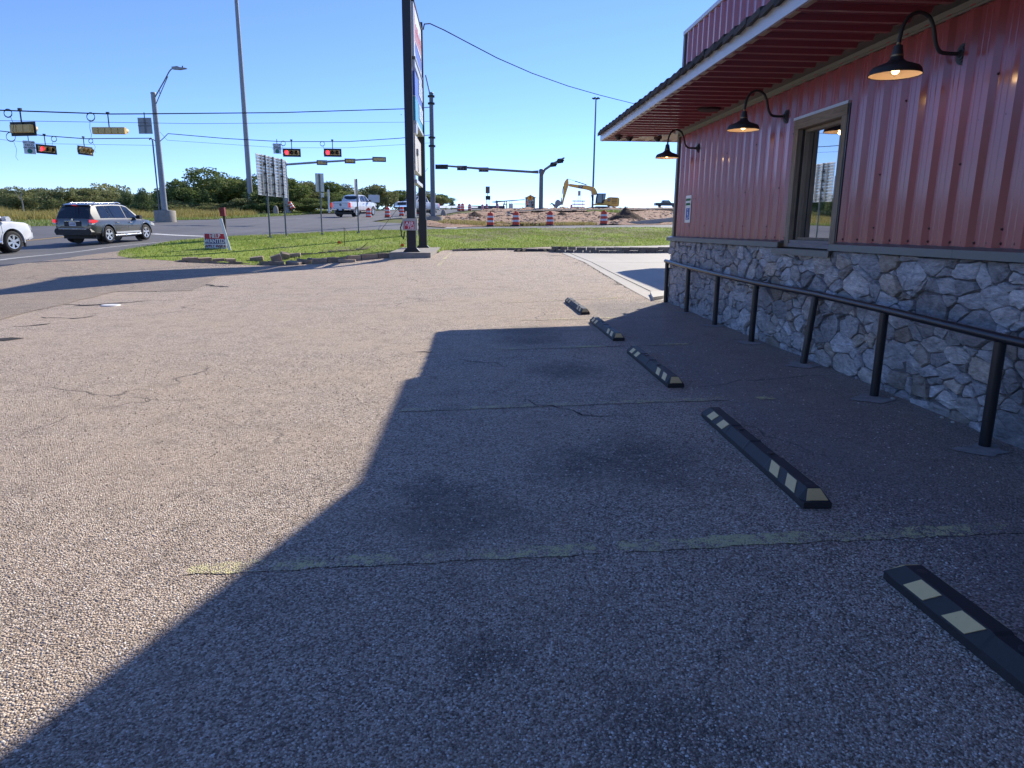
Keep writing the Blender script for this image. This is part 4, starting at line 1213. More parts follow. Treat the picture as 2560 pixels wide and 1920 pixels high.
p2 = panel('fuel_panel', zt['m2'] + .01, zt['t2'] - .35, M['blue_paint'])
p3 = panel('fuel_panel', zt['b2'] + .06, zt['m2'] - .03, M['teal_paint'])
panel('cabinet_trim', zt['m2'] - .02, zt['m2'] + .0, M['white_face'], x1=-2.01)
panel('cabinet_trim', zt['b2'] - .06, zt['b2'] + .05, M['galv'], x0=-2.36, x1=-1.99)
for (par, z0, z1) in ((p2, zt['p1b'], zt['p1t']), (p3, zt['p2b'], zt['p2t'])):
    mb = MB(); mb.bb(L((-2.05, 28.95, z0)), L((-1.995, 30.85, z1))); pd = mb.build('price_face', M['white_face'], par)
    mb = MB()
    for k in range(3):
        h = (z1 - z0) * .6; yb = 29.25 + k * .45; zb = z0 + (z1 - z0) * .2
        for (a, b) in (((0, 0), (.24, 0)), ((.24, 0), (.24, h / 2)), ((0, h / 2), (.24, h / 2)), ((.24 if k % 2 else 0, h / 2), (.24 if k % 2 else 0, h)), ((0, h), (.24, h))):
            mb.bb(L((-1.996, yb + min(a[0], b[0]) - .02, zb + min(a[1], b[1]) - .02)), L((-1.992, yb + max(a[0], b[0]) + .02, zb + max(a[1], b[1]) + .02)))
    mb.build('price_digits', M['lens_dark'], par)
# worn lettering of the name panel: big red script over a blue bar
mb = MB(); r = random.Random(3)
hz = zt['t1'] - zt['b1']
for k in range(11):
    y0 = 27.45 + k * .31; h = hz * (.62 if k == 0 else r.uniform(.28, .42)); z0 = zt['b1'] + hz * .36 + .012 * k
    mb.prism([(0, 0), (.12, 0), (.20, h), (.07, h)], L((-2.02, y0, z0)), (0, 1, 0), (0, 0, 1), (.006, 0, 0))
    mb.prism([(.02, h * .4), (.27, h * .55), (.27, h * .75), (.05, h * .6)], L((-2.02, y0, z0)), (0, 1, 0), (0, 0, 1), (.005, 0, 0))
mb.prism([(0, 0), (3.3, 0), (3.35, .06), (.05, .06)], L((-2.02, 27.4, zt['b1'] + hz * .31)), (0, 1, 0), (0, 0, 1), (.005, 0, 0))
mb.build('red_script', M['red_paint'], p1)
mb = MB(); mb.prism([(0, .12), (.25, 0), (3.0, 0), (3.3, .2), (3.3, .34), (3.0, .5), (.25, .46), (0, .3)], L((-2.02, 27.5, zt['b1'] + hz * .07)), (0, 1, 0), (0, 0, 1), (.005, 0, 0)); mb.build('blue_bar', M['blue_paint'], p1)
mq = panel('marquee_board', zt['b3'], zt['t3'], pmat('old_marquee', (.50, .49, .46), .7, var=.12, scale=2), y0=27.2, y1=30.2, x0=-2.25, x1=-2.06)
mb = MB(); mb.bb(L((-2.06, 27.75, zt['b3'] + .62)), L((-2.0, 28.2, zt['b3'] + .82))); mb.tube([L((-2.03, 28.0, zt['b3'] + .62)), L((-2.03, 28.1, zt['b3'] + .3)), L((-2.03, 28.15, zt['b3']))], .012, 6); mb.build('junction_box', M['galv_dark'], py)
mb = MB(); mb.bb(L((-2.2, 27.2, zt['b4'])), L((-2.02, 30.4, zt['t4']))); mb.build('lower_tray', M['alu'], py)
mb = MB(); mb.bb(L((-2.12, 27.2, zt['t3'] + .05)), L((-2.0, 27.7, zt['t3'] + .45))); mb.build('flood_light', M['white_face'], py)
# air machine on the near post
air = empty('air_machine', (-2.27, 26.78, ped_z + 1.3), 0, 'grey coin air machine with red AIR 75 cent sign on black post', 'air machine')
AO = Vector(air.location); hb = zt['box_t'] - zt['box_b']
mb = MB(); mb.bb((-.28, -.12, zt['box_b'] - AO.z), (.27, .07, zt['box_t'] - AO.z)); mb.build('case', pmat('grey_case', (.42, .41, .38), .55, var=.1), air)
zc = zt['box_b'] - AO.z
mb = MB(); mb.bb((-.20, -.128, zc + .05), (.16, -.121, zc + hb * .76)); rp_ = mb.build('price_plate', M['red_paint'], air)
mb = MB(); lettering(mb, 'AIR', .19, (-.02, -.132, zc + hb * .56), (1, 0, 0), (0, 0, 1), 1.1, bold=.004); lettering(mb, '75¢', .16, (.02, -.132, zc + hb * .24), (1, 0, 0), (0, 0, 1), 1.1, bold=.003); mb.bb((-.18, -.1285, zc + hb * .39), (.14, -.130, zc + hb * .41)); mb.build('lettering', M['white_print'], rp_)
mb = MB(); mb.tube([(-.29, -.02, zc + hb * .7), (-.36, -.04, zc + .1), (-.33, -.03, zc - .2), (-.27, -.02, zc - .32), (-.22, -.02, zc - .05)], .022, 8); mb.tube([(.29, -.02, zc + .05), (.31, -.02, zc - .2), (.33, -.02, zc - .3)], .015, 8); mb.build('hose', M['rubber'], air, smooth=60)
# white stand pipe behind the posts
wp = empty('stand_pipe', (-2.35, 30.0, H(-2.35, 30)), 0, 'white plastic stand pipe rising between the black sign posts', 'pipe')
mb = MB(); mb.tube([(0, 0, -.1), (0, 0, 1.75)], .045, 10); mb.tube([(0, 0, .95), (-.2, 0, .95)], .035, 8); mb.build('pipe', M['white_face'], wp, smooth=60)
mb = MB(); mb.lathe([(.05, 0), (.06, 0), (.06, .1), (.05, .1)], c=(0, 0, .5)); mb.lathe([(.05, 0), (.06, 0), (.06, .1), (.05, .1)], c=(0, 0, 1.3)); mb.build('clamp', M['black_steel'], wp)

# ---- poles
def pole(name, base, ztop, r0, r1, mat, label, cat, group=None, footing=None, nside=12):
    t = empty(name, base, 0, label, cat, group)
    h = ztop - base[2]
    fz = 0.0
    if footing:
        fz = footing[1]
        mb = MB(); mb.lathe([(0, fz), (footing[0] - .03, fz), (footing[0], fz - .04), (footing[0], -.4)], n=20); mb.build('footing', M['conc_block'], t, smooth=40)
    mb = MB(); mb.tube([(0, 0, fz), (0, 0, h * .5), (0, 0, h)], [r0, (r0 + r1) / 2, r1], nside); mb.lathe([(0, h + .04), (r1 * .8, h + .04), (r1 * 1.15, h), (r1 * 1.15, h - .06)], n=nside); mb.build('shaft', mat, t, smooth=60)
    if footing:
        mb = MB(); mb.bb((-r0 * 1.5, -r0 * 1.5, fz), (r0 * 1.5, r0 * 1.5, fz + .05)); mb.build('base_plate', M['galv_dark'], t)
    return t, h
def lum_arm(t, h, dx, dy, rise, z1, z2, head_dir=1):
    """double strand bracket arm with a flat luminaire at the end"""
    def q(u, z): return (dx * u, dy * u, z)
    mb = MB(); mb.tube([q(0, z1), q(.55, z1 + rise * .62), q(.8, z1 + rise * .92), q(.9, z1 + rise), q(1.0, z1 + rise * 1.02)], .04, 8)
    mb.tube([q(0, z2), q(.5, z1 + rise * .45), q(.72, z1 + rise * .76)], .03, 8)
    mb.tube([q(.3, z1 + rise * .335), q(.3, z2 + (z1 + rise * .45 - z2) * .6)], .025, 6); mb.tube([q(.66, z1 + rise * .76), q(.66, z1 + rise * .66)], .025, 6)
    mb.build('bracket_arm', M['galv_dark'], t, smooth=60)
    d = Vector((dx, dy, 0)).normalized(); n = Vector((-d.y, d.x, 0))
    c = Vector(q(1.0, z1 + rise * 1.02))
    mb = MB(); mb.prism([(-.05, -.06), (.45, -.10), (.95, -.05), (1.0, .0), (.55, .06), (.4, .13), (-.05, .1)], c - n * .14, d, (0, 0, 1), n * .28); mb.build('luminaire', M['galv_steel'], t)
    mb = MB(); mb.lathe([(0, .12), (.04, .12), (.045, 0)], c=c + d * .72 + Vector((0, 0, .04)), n=10); mb.build('photocell', M['black_plate'], t)
bl = (-22.935,55.000,1.862)
lp, h = pole('strain_pole', bl, (-22.955,55.000,10.877)[2], .225, .165, M['galv_steel'], 'grey steel signal pole on concrete footing left of the big oak', 'pole', 'steel signal poles', footing=(.75, .75))
lum_arm(lp, h, 1.75, -.4, 2.0, h - .45, h - 1.0)
mb = MB(); mb.tube([(-.33, -.1, .8), (-.33, -.1, h * .50), (-.33, -.1, h * .63)], .055, 8); mb.tube([(-.33, -.1, h * .63), (-.4, -.1, h * .655), (-.55, -.1, h * .64)], .05, 8); mb.build('conduit_riser', M['galv_dark'], lp, smooth=60)
br_ = (-2.911,55.000,2.015)
rp2, h = pole('strain_pole', br_, (-3.203,55.000,11.247)[2], .19, .15, M['galv_dark'], 'dark grey steel pole just right of the pylon sign', 'pole', 'steel signal poles', footing=(.75, .35))
mb = MB(); mb.tube([(-.06, 0, h - .25), (-.38, -.1, h + 1.2)], .05, 8); mb.build('strut', M['galv_steel'], rp2, smooth=60)
mb = MB()
for dz in (.3, .8, 3.2, 3.8): mb.lathe([(.24, 0), (.26, 0), (.26, .12), (.24, .12)], c=(0, 0, h - dz), n=12)
mb.build('band_clamp', M['black_plate'], rp2)
bq = (-2.896,36.701,1.094)
lp2, h = pole('light_pole', bq, bq[2] + 12.15, .12, .10, M['galv_steel'], 'light pole hidden behind the pylon sign with arm reaching left', 'pole', 'street light poles')
lum_arm(lp2, h, -2.05, .1, 1.95, h - .5, h - 1.05)
mb = MB(); mb.box((-1.5, 0, h + 1.55), (.12, .12, .5), rot=Matrix.Rotation(.5, 3, 'Y')); mb.tube([(-1.75, 0, h + 1.08), (-1.6, 0, h + 1.4)], .03, 6); mb.build('camera_bracket', M['galv_dark'], lp2)
bh = (-30.105,100.000,3.120)
hm, h = pole('high_mast_pole', bh, bh[2] + 42, .37, .16, M['galv_steel'], 'tall tapering high mast pole running out of the top of frame', 'pole', 'high mast light poles', nside=16)
bh2 = (37.527,220.000,7.869)
hm2, h = pole('high_mast_pole', bh2, (37.038,220.000,39.964)[2], .34, .2, M['galv_dark'], 'far thin high mast pole with a lamp ring behind the excavator', 'pole', 'high mast light poles')
mb = MB()
for k in range(6):
    a = k * PI / 3; mb.box((.9 * math.cos(a), .9 * math.sin(a), h - .1), (.5, .5, .35)); mb.tube([(0, 0, h), (.9 * math.cos(a), .9 * math.sin(a), h)], .05, 5)
mb.build('lamp_ring', M['black_plate'], hm2)

# ---- signal heads
def signal(name, loc, rz, label, n=3, plate=True, lit=None, hang=.9, cat='traffic light', group='traffic lights hung over the junction', dark=False, tilt=0.0):
    t = empty(name, loc, 0, label, cat, group); t.rotation_euler = (0, tilt, rz)
    w = .355
    hm_ = M['yellow_housing'] if not dark else M['black_plate']
    mb = MB()
    for k in range(n):
        x = (k - (n - 1) / 2) * w
        mb.box((x, .02, 0), (w - .012, .2, .34)); mb.box((x, .135, 0), (w - .05, .035, .29))
    mb.build('housing', hm_, t)
    if plate:
        mb = MB(); hw, hh = n * w / 2 + .13, .30
        mb.bb((-hw, -.06, .172), (hw, -.04, hh)); mb.bb((-hw, -.06, -hh), (hw, -.04, -.172)); mb.bb((-hw, -.06, -.171), (-n * w / 2 - .002, -.04, .171)); mb.bb((n * w / 2 + .002, -.06, -.171), (hw, -.04, .171))
        mb.build('backplate', M['black_plate'], t)
    for k in range(n):
        x = (k - (n - 1) / 2) * w
        mb = MB(); mb.lathe([(0, .025), (.08, .018), (.14, 0), (.15, -.01)], c=(x, -.082, 0), axis=(0, -1, 0), n=16)
        mb.build('lens', M['red_lit'] if lit == k else (M['lens_dark'] if k else M['lens_amber']), t, smooth=60)
        mb = MB(); seg = 14; vs = []; fs = []
        for i in range(seg + 1):
            a = math.radians(-40 + 260 * i / seg)
            for (r_, yv) in ((.155, -.08), (.155, -.30 - .06 * math.sin(a)), (.149, -.30 - .06 * math.sin(a)), (.149, -.08)):
                vs.append((x + r_ * math.cos(a), yv, r_ * math.sin(a)))
        for i in range(seg):
            for j in range(4): fs.append((i * 4 + j, i * 4 + (j + 1) % 4, i * 4 + 4 + (j + 1) % 4, i * 4 + 4 + j))
        mb.add(vs, fs); mb.build('visor', hm_ if not plate or True else M['black_plate'], t, smooth=40)
    if hang:
        mb = MB(); mb.tube([(0, 0, .17), (0, 0, .17 + hang)], .03, 8); mb.box((0, 0, .17 + hang), (.16, .08, .1)); mb.build('hanger', M['black_steel'], t)
    return t
signal('traffic_light', (-13.650,56.500,7.022), .04, 'left one of two red lit signals facing the lot, over the far arm', lit=0, hang=.75)
signal('traffic_light', (-10.570,56.500,7.067), .04, 'right one of two red lit signals facing the lot, nearer the pylon', lit=0, hang=.75)
signal('traffic_light', (-29.252,52.000,6.567), -.75 + PI / 2 * 0 + .0 + .62 * 0 - 0, 'red lit signal angled rightward at far left below the yield sign', lit=0, hang=.8) .rotation_euler = (0, 0, .98)
signal('traffic_light', (-27.183,53.000,6.609), 1.3, 'signal seen nearly side on, just left of the steel pole', hang=.75, lit=None)
signal('traffic_light', (-19.970,33.900,5.666), PI - .25, 'big signal back with black plate at the far left edge', n=3, hang=.65)
signal('traffic_light', (-19.118,40.000,6.387), PI - .1, 'long five lamp signal with no backplate, seen from behind', n=5, plate=False, hang=.72)

def hang_sign(loc, rz, w, h, label, hang=.3, back=False):
    t = empty('hanging_sign', loc, rz, label, 'sign', 'small signs hung from the span wires')
    mb = MB(); mb.bb((-w / 2, -.012, -h / 2), (w / 2, 0, h / 2)); mb.build('plate', M['galv_steel'] if back else M['white_face'], t)
    if back:
        mb = MB(); mb.bb((-.04, -.035, -h / 2), (.04, -.013, h / 2)); mb.bb((-w / 2, -.03, -.03), (-.041, -.013, .03)); mb.bb((.041, -.03, -.03), (w / 2, -.013, .03)); mb.build('stiffener', M['galv_dark'], t)
    else:
        mb = MB()
        lettering(mb, 'LEFT TURN', .15, (0, -.014, h * .37), (1, 0, 0), (0, 0, 1), .95, bold=.003); lettering(mb, 'YIELD', .2, (0, -.014, h * .17), (1, 0, 0), (0, 0, 1), 1.0, bold=.003); lettering(mb, 'ON GREEN', .15, (0, -.014, -h * .03), (1, 0, 0), (0, 0, 1), .95, bold=.003); mb.build('lettering', M['lens_dark'], t)
        mb = MB(); mb.lathe([(0, .018), (.15, .018), (.15, .012)], c=(0, 0, -h * .28), axis=(0, -1, 0), n=20); mb.build('green_disc', pmat('green_disc', (.01, .2, .14), .5), t)
    mb = MB(); mb.tube([(0, .01, h / 2), (0, .01, h / 2 + hang)], .025, 6); mb.build('hanger', M['black_steel'], t)
hang_sign((-14.743,56.500,7.312), .12, .58, .74, 'white LEFT TURN YIELD ON GREEN sign beside the left red signal', .32)
hang_sign((-30.163,51.700,6.652), .55, .66, .86, 'white yield on green sign under the big signal at far left', .35)
hang_sign((-16.607,38.500,6.474), -.1, .72, .78, 'grey sign back hung just left of the steel pole', .26, back=True)

# ---- span wires, each with its cable loops
def wire(pts, r, label, loops=(), sag=0.0):
    o = Vector(pts[0]); t = empty('span_wire', o, 0, label, 'cable', 'span wires over the junction')
    P_ = [Vector(p) - o for p in pts]
    full = []
    for a, b in zip(P_, P_[1:]):
        for k in range(6): full.append(a + (b - a) * (k / 6))
    full.append(P_[-1])
    mb = MB(); mb.tube(full, r, 6); mb.build('cable', M['black_wire'], t, smooth=60)
    for (c, rad, dx) in loops:
        c = Vector(c) - o; mb = MB()
        for s in (0, .03): mb.tube([c + Vector((rad * math.cos(a + s), .02 * math.sin(a), rad * math.sin(a + s) + s)) for a in np.linspace(0, 2 * PI, 15)], r * .5, 5)
        mb.tube([c + Vector((dx * .4, 0, -rad * .6)), c + Vector((dx * .9, 0, -rad * 2.6)), c + Vector((dx * .5, 0, -rad * 4.2)), c + Vector((dx * .9, 0, -rad * 5))], r * .35, 5)
        mb.build('cable_loop', M['black_wire'], t, smooth=60)
    return t
wire([(-20.808,30.200,5.906), (-20.266,33.000,6.300), (-19.882,33.900,6.415), (-17.538,37.000,6.799), (-16.564,38.400,7.036), (-11.495,45.200,8.224), (-4.475,50.500,9.401), (-3.016,54.500,10.170)], .027, 'upper thick span wire carrying the long five lamp signal', [((-20.195,33.400,6.225), .17, .2), ((-18.203,36.400,6.552), .19, -.12), ((-4.719,50.400,8.997), .01, .5)])
wire([(-20.874,30.200,5.504), (-20.328,33.000,5.877), (-15.002,40.500,6.885), (-4.551,50.500,8.539), (-2.974,54.500,9.198)], .010, 'thin steady wire strung just below the upper span wire')
wire([(-33.868,50.000,7.771), (-31.512,51.000,7.604), (-29.133,52.000,7.459), (-27.057,53.000,7.420), (-23.358,54.800,7.728), (-22.901,55.000,7.466)], .028, 'middle span wire running left from the steel pole top', [((-28.741,52.200,7.267), .18, -.22), ((-26.796,53.200,7.281), .15, .3), ((-30.992,51.200,7.241), .3, .3)])
wire([(-33.964,50.000,7.174), (-31.591,51.000,7.067), (-29.600,52.000,6.942), (-23.094,55.000,7.254)], .010, 'thin steady wire under the middle span wire at left')
wire([(-22.904,55.000,7.438), (-22.562,55.000,7.722), (-22.195,55.100,8.103), (-18.492,56.000,7.933), (-14.500,56.500,7.829), (-9.383,56.500,7.901), (-5.378,56.000,8.150), (-2.928,55.000,8.309)], .026, 'span wire between the two steel poles carrying red signals', [((-14.270,56.500,7.682), .17, -.1), ((-11.325,56.500,7.697), .17, .12)])
wire([(-22.715,55.000,8.193), (-22.256,55.000,7.629), (-14.529,56.500,7.373), (-9.402,56.500,7.449), (-2.908,55.000,7.740)], .010, 'thin steady wire just above the two red signals')
wire([(-1.943,31.300,9.488), (-1.896,31.400,9.727), (-1.697,32.000,9.906), (-1.164,33.500,10.054), (0.075,36.000,10.072), (1.373,38.500,10.069), (3.469,42.000,10.093), (6.061,46.000,10.213), (8.796,50.000,10.428), (12.742,55.000,10.671), (19.954,62.000,11.068)], .024, 'black service cable drooping from the pylon sign towards the eave')
wire([(-4.570,29.600,0.652), (-5.001,38.000,1.105), (-5.396,53.000,2.860), (-3.239,55.000,5.925)], .014, 'thin guy wire slanting up from the lawn to the grey pole')

# ---- mast arms beyond the junction
def mast(base, ztop, arms, label, r0=.17, mat=None):
    t = empty('mast_arm_pole', base, 0, label, 'signal pole', 'mast arm signal poles')
    mat = mat or M['galv_dark']; h = ztop - base[2]; b = Vector(base)
    mb = MB(); mb.tube([(0, 0, 0), (0, 0, h)], [r0 * 1.15, r0], 12); mb.lathe([(0, h + .1), (r0 * .9, h + .08), (r0 * 1.3, h - .05), (r0 * 1.3, h - .5)], n=12); mb.bb((-r0 * 2, -r0 * 2, -.1), (r0 * 2, r0 * 2, .06)); mb.build('shaft', mat, t, smooth=50)
    for a in arms:
        P_ = [Vector(p) - b for p in a]
        mb = MB(); mb.tube([P_[0] + (P_[-1] - P_[0]) * 0] + P_[1:], [r0 * .85] + [r0 * .6] * (len(P_) - 2) + [r0 * .38], 10); mb.build('mast_arm', mat, t, smooth=60)
    return t
mr = (9.762,100.000,4.212)
mast(mr, (9.668,100.000,9.538)[2], [[(9.339,100.000,9.214), (8.449,100.000,9.203), (2.303,98.000,9.335), (-4.493,96.000,9.592)], [(9.694,99.000,8.774), (10.020,98.000,9.384), (10.862,95.000,9.915), (11.835,92.000,10.349)]], 'grey mast arm pole with long arm of dark signals before the excavator', .27)
signal('traffic_light', (-3.865,96.000,9.399), PI - .1, 'leftmost dark signal at the tip of the long mast arm', n=4, hang=0, group='dark signals on the right mast arms', dark=True)
signal('traffic_light', (-1.193,97.000,9.363), PI, 'second dark signal along the long mast arm from its tip', hang=0, group='dark signals on the right mast arms', dark=True)
signal('traffic_light', (1.708,98.000,9.275), PI, 'dark signal nearest the pole on the long mast arm', hang=0, group='dark signals on the right mast arms', dark=True)
signal('traffic_light', (10.812,95.000,9.813), PI - 1.1, 'lower dark signal on the short upswept mast arm', hang=0, group='dark signals on the right mast arms', dark=True)
signal('traffic_light', (11.454,93.000,10.094), PI - 1.1, 'outer dark signal on the short upswept mast arm', hang=0, group='dark signals on the right mast arms', dark=True)
ml = (-23.959,95.000,3.388)
mast(ml, (-24.233,95.000,9.686)[2], [[(-24.258,95.000,9.292), (-23.545,95.000,9.351), (-19.002,94.000,9.619), (-10.894,92.000,9.984)]], 'mast arm pole with yellow signals behind the slatted sign back', .22, M['galv_steel'])
signal('traffic_light', (-19.006,94.000,9.546), PI + .1, 'leftmost yellow signal on the mast arm behind the sign back', hang=0, group='yellow signals on the left mast arm')
signal('traffic_light', (-15.293,93.000,9.702), PI + .1, 'middle yellow signal on the mast arm under the right red one', hang=0, group='yellow signals on the left mast arm')
signal('traffic_light', (-11.495,92.000,9.856), PI + .1, 'outermost yellow signal at the mast arm tip beside the pylon', n=4, hang=0, group='yellow signals on the left mast arm')
mf = (7.167,200.000,7.668)
mast(mf, (7.162,200.000,9.074)[2], [[(7.162,200.000,8.858), (9.173,200.000,8.987), (14.989,200.000,9.482)], [(7.163,200.000,8.750), (5.823,200.000,8.736)]], 'small far mast arm pole left of the little hut', .25)

# ---- slatted sign back by the junction
Lb = Vector((-9.747,35.057,0.950)); Rb = Vector((-9.443,36.882,0.980))
td = Vector((Rb.x - Lb.x, Rb.y - Lb.y, 0)); sp_ = td.length; td.normalize(); nd = Vector((td.y, -td.x, 0))
sg = empty('guide_sign', Lb, 0, 'back of a large slatted aluminium guide sign on steel posts', 'sign')
zb_, zt_ = (-9.591,35.000,2.951)[2] - Lb.z, (-9.912,35.000,4.828)[2] - Lb.z
for (s, z0) in ((0, -.3), (sp_ * .47, zb_ - .04), (sp_, -.3)):
    mb = MB(); c = td * s; mb.tube([c + Vector((0, 0, z0)), c + Vector((0, 0, zt_ - .02))], .042, 8)
    if z0 < 0: mb.box(c + Vector((0, 0, .05)), (.22, .22, .06))
    mb.build('sign_post', M['galv_dark'], sg, smooth=60)
ns_ = 13; pitch_ = (zt_ - zb_) / ns_
q0 = None
for k in range(ns_):
    mb = MB(); Z = Vector((0, 0, 1))
    mb.prism([(-.005, 0), (.05, 0), (.05, .012), (.012, .012), (.012, pitch_ * .5), (.04, pitch_ * .5), (.04, pitch_ * .52), (.012, pitch_ * .52), (.012, pitch_ - .014), (-.005, pitch_ - .014)], -td * .82 - nd * .065, nd, Z, td * (sp_ + 1.34))
    if q0 is None: q0 = mb.build('slat', M['alu'], sg); o = q0
    else: o = q0.copy(); COL.objects.link(o); o.parent = sg
    o.location = (0, 0, zb_ + k * pitch_)
mb = MB()
for s in (-.32, sp_ * .25, sp_ * .8):
    c = td * s - nd * .015; mb.prism([(-.055, zb_ + .02), (.055, zb_ + .02), (.055, zt_ - .03), (-.055, zt_ - .03)], c, td, (0, 0, 1), nd * .012)
mb.build('stiffener_bar', M['galv_dark'], sg)
for k in range(1, ns_, 3):
    for s in (0, sp_ * .47, sp_):
        mb = MB(); c = td * (s - .05) + Vector((0, 0, zb_ + k * pitch_)); mb.box(c - nd * .01, (.16, .16, .05)); mb.build('clamp', M['black_plate'], sg)

def small_sign(name, base, ztop, plates, label, r=.035, mat=None, cat='sign', group=None):
    t = empty(name, base, 0, label, cat, group); h = ztop - base[2]
    mb = MB(); mb.tube([(0, 0, -.2), (0, 0, h)], r, 8); mb.lathe([(0, .1), (r * 2.2, .1), (r * 2.4, 0)], n=10); mb.build('sign_post', mat or M['galv_dark'], t, smooth=60)
    for (x0, x1, z0, z1, ang, m, off) in plates:
        R_ = Matrix.Rotation(ang, 3, 'Z'); mb = MB(); mb.box(R_ @ Vector(((x0 + x1) / 2, off, (z0 + z1) / 2)), (x1 - x0, .012, z1 - z0), rot=R_); mb.build('sign_plate', m, t)
    return t
b1 = (-7.656,37.023,1.093); z1_ = (-7.727,37.000,4.133)[2]
small_sign('road_sign', b1, z1_, [(-.20, .22, z1_ - b1[2] - .88, z1_ - b1[2] + .02, .35, M['white_face'], .05), (-.02, .2, z1_ - b1[2] - 1.15, z1_ - b1[2] - .93, .35, M['white_face'], .05)], 'back of a white rectangular road sign with small plate below')
b2 = (-5.799,37.041,1.189); z2_ = (-5.820,37.000,3.904)[2]
small_sign('road_sign', b2, z2_, [(-.28, .28, z2_ - b2[2] - .82, z2_ - b2[2], 1.42, M['alu'], .05)], 'thin edge on road sign on dark post before the white pickup')
b3 = (-16.628,85.000,3.328)
small_sign('marker_post', b3, (-16.648,85.000,5.772)[2], [], 'plain white stub post at the edge of the oak trees', .11, M['alu'], 'post')
b4 = (-12.709,95.000,3.652)
small_sign('road_sign', b4, (-12.757,95.000,5.280)[2], [(-.72, .72, (-12.757,95.000,5.280)[2] - b4[2] - .55, (-12.743,95.000,5.686)[2] - b4[2], .1, M['alu'], -.06)], 'white wide sign back on one post beyond the pickup', .05, M['galv_steel'])
b5 = (-8.464,92.000,3.473)
small_sign('road_sign', b5, (-8.537,92.000,4.611)[2], [(-1.25, .2, (-8.749,92.000,4.214)[2] - b5[2], (-8.740,92.000,4.560)[2] - b5[2], .05, M['white_face'], -.06)], 'white wide board beyond the barrels left of the black post', .05, M['galv_steel'])

# ---- yard sign, leaning posts, flags
ys_ = empty('yard_sign', (-10.095,28.621,0.625), -.03, 'red white and blue HELP WANTED APPLY INSIDE yard sign on the lawn', 'sign')
mb = MB(); mb.bb((-.43, -.008, .0), (.43, .008, .60)); mb.build('board', M['white_print'], ys_)
mb = MB(); mb.bb((-.40, -.011, .385), (.40, -.009, .585)); mb.build('red_band', M['red_paint'], ys_)
mb = MB(); mb.bb((-.40, -.011, .20), (.40, -.009, .383)); mb.build('blue_band', M['navy'], ys_)
mb = MB(); lettering(mb, 'HELP', .23, (0, -.014, .487), (1, 0, 0), (0, 0, 1), .82, bold=.005); lettering(mb, 'WANTED!', .225, (0, -.014, .295), (1, 0, 0), (0, 0, 1), .80, bold=.005); mb.build('lettering', M['white_print'], ys_)
mb = MB(); lettering(mb, 'APPLY INSIDE', .155, (0, -.014, .10), (1, 0, 0), (0, 0, 1), .88, bold=.003); mb.build('lettering', M['maroon_print'], ys_)
mb = MB(); mb.tube([(-.3, .02, -.15), (-.3, .02, .5)], .006, 5); mb.tube([(.3, .02, -.15), (.3, .02, .5)], .006, 5); mb.build('wire_stake', M['black_wire'], ys_)
g = (-9.778,28.878,0.636)
pp = empty('marker_post', g, 0, 'brown wooden post topped by a red box behind the yard sign', 'post')
mb = MB(); mb.box((-.02, .1, .6), (.085, .085, 1.4)); mb.build('post', M['wood_dark'], pp)
mb = MB(); mb.box((-.06, .08, 1.42), (.19, .16, .33), rot=Matrix.Rotation(-.05, 3, 'Y')); mb.build('red_box', pmat('weathered_red', (.20, .018, .02), .6, var=.4, scale=6), pp)
g = (-9.421,28.257,0.571)
wl = empty('leaning_board', g, 0, 'long white painted board leaning against the brown post', 'board')
mb = MB(); mb.box((-.16, .05, .60), (.10, .03, 1.28), rot=Matrix.Rotation(-.21, 3, 'Y')); mb.build('plank', M['white_print'], wl)
g = (-5.503,31.197,0.705)
st = empty('hose_stake', g, 0, 'thin black metal stake with a slanted arm on the lawn', 'stake')
mb = MB(); mb.tube([(0, 0, -.1), (0, 0, .80)], .013, 6); mb.tube([(0, 0, .80), (.17, .05, .50)], .011, 6); mb.tube([(.17, .05, .50), (.04, .0, .51)], .006, 5); mb.build('rod', M['black_steel'], st)
for k, (px, lab) in enumerate((((-5.838,31.726,0.759), 'orange marking flag on the lawn beside the black stake'), ((-3.044,31.532,0.662), 'orange marking flag on the lawn left of the pylon pedestal'))):
    fl = empty('marking_flag', px, 0, lab, 'flag', 'orange marking flags')
    mb = MB(); mb.add([(-.075, 0, .04), (.06, .04, .02), (.08, -.02, .12), (.0, .03, .16), (-.06, -.03, .13)], [(0, 1, 2), (0, 2, 3), (0, 3, 4)]); mb.add([(-.075, 0.012, .04), (.06, .052, .02), (.08, -.008, .12), (.0, .042, .16), (-.06, -.018, .13)], [(0, 1, 2), (0, 2, 3), (0, 3, 4)]); mb.build('cloth', pmat('flag_orange', (.8, .13, .03), .7), fl, fix=False)
    mb = MB(); mb.tube([(-.06, 0, -.05), (-.06, 0, .14)], .004, 4); mb.build('stem', M['black_wire'], fl)

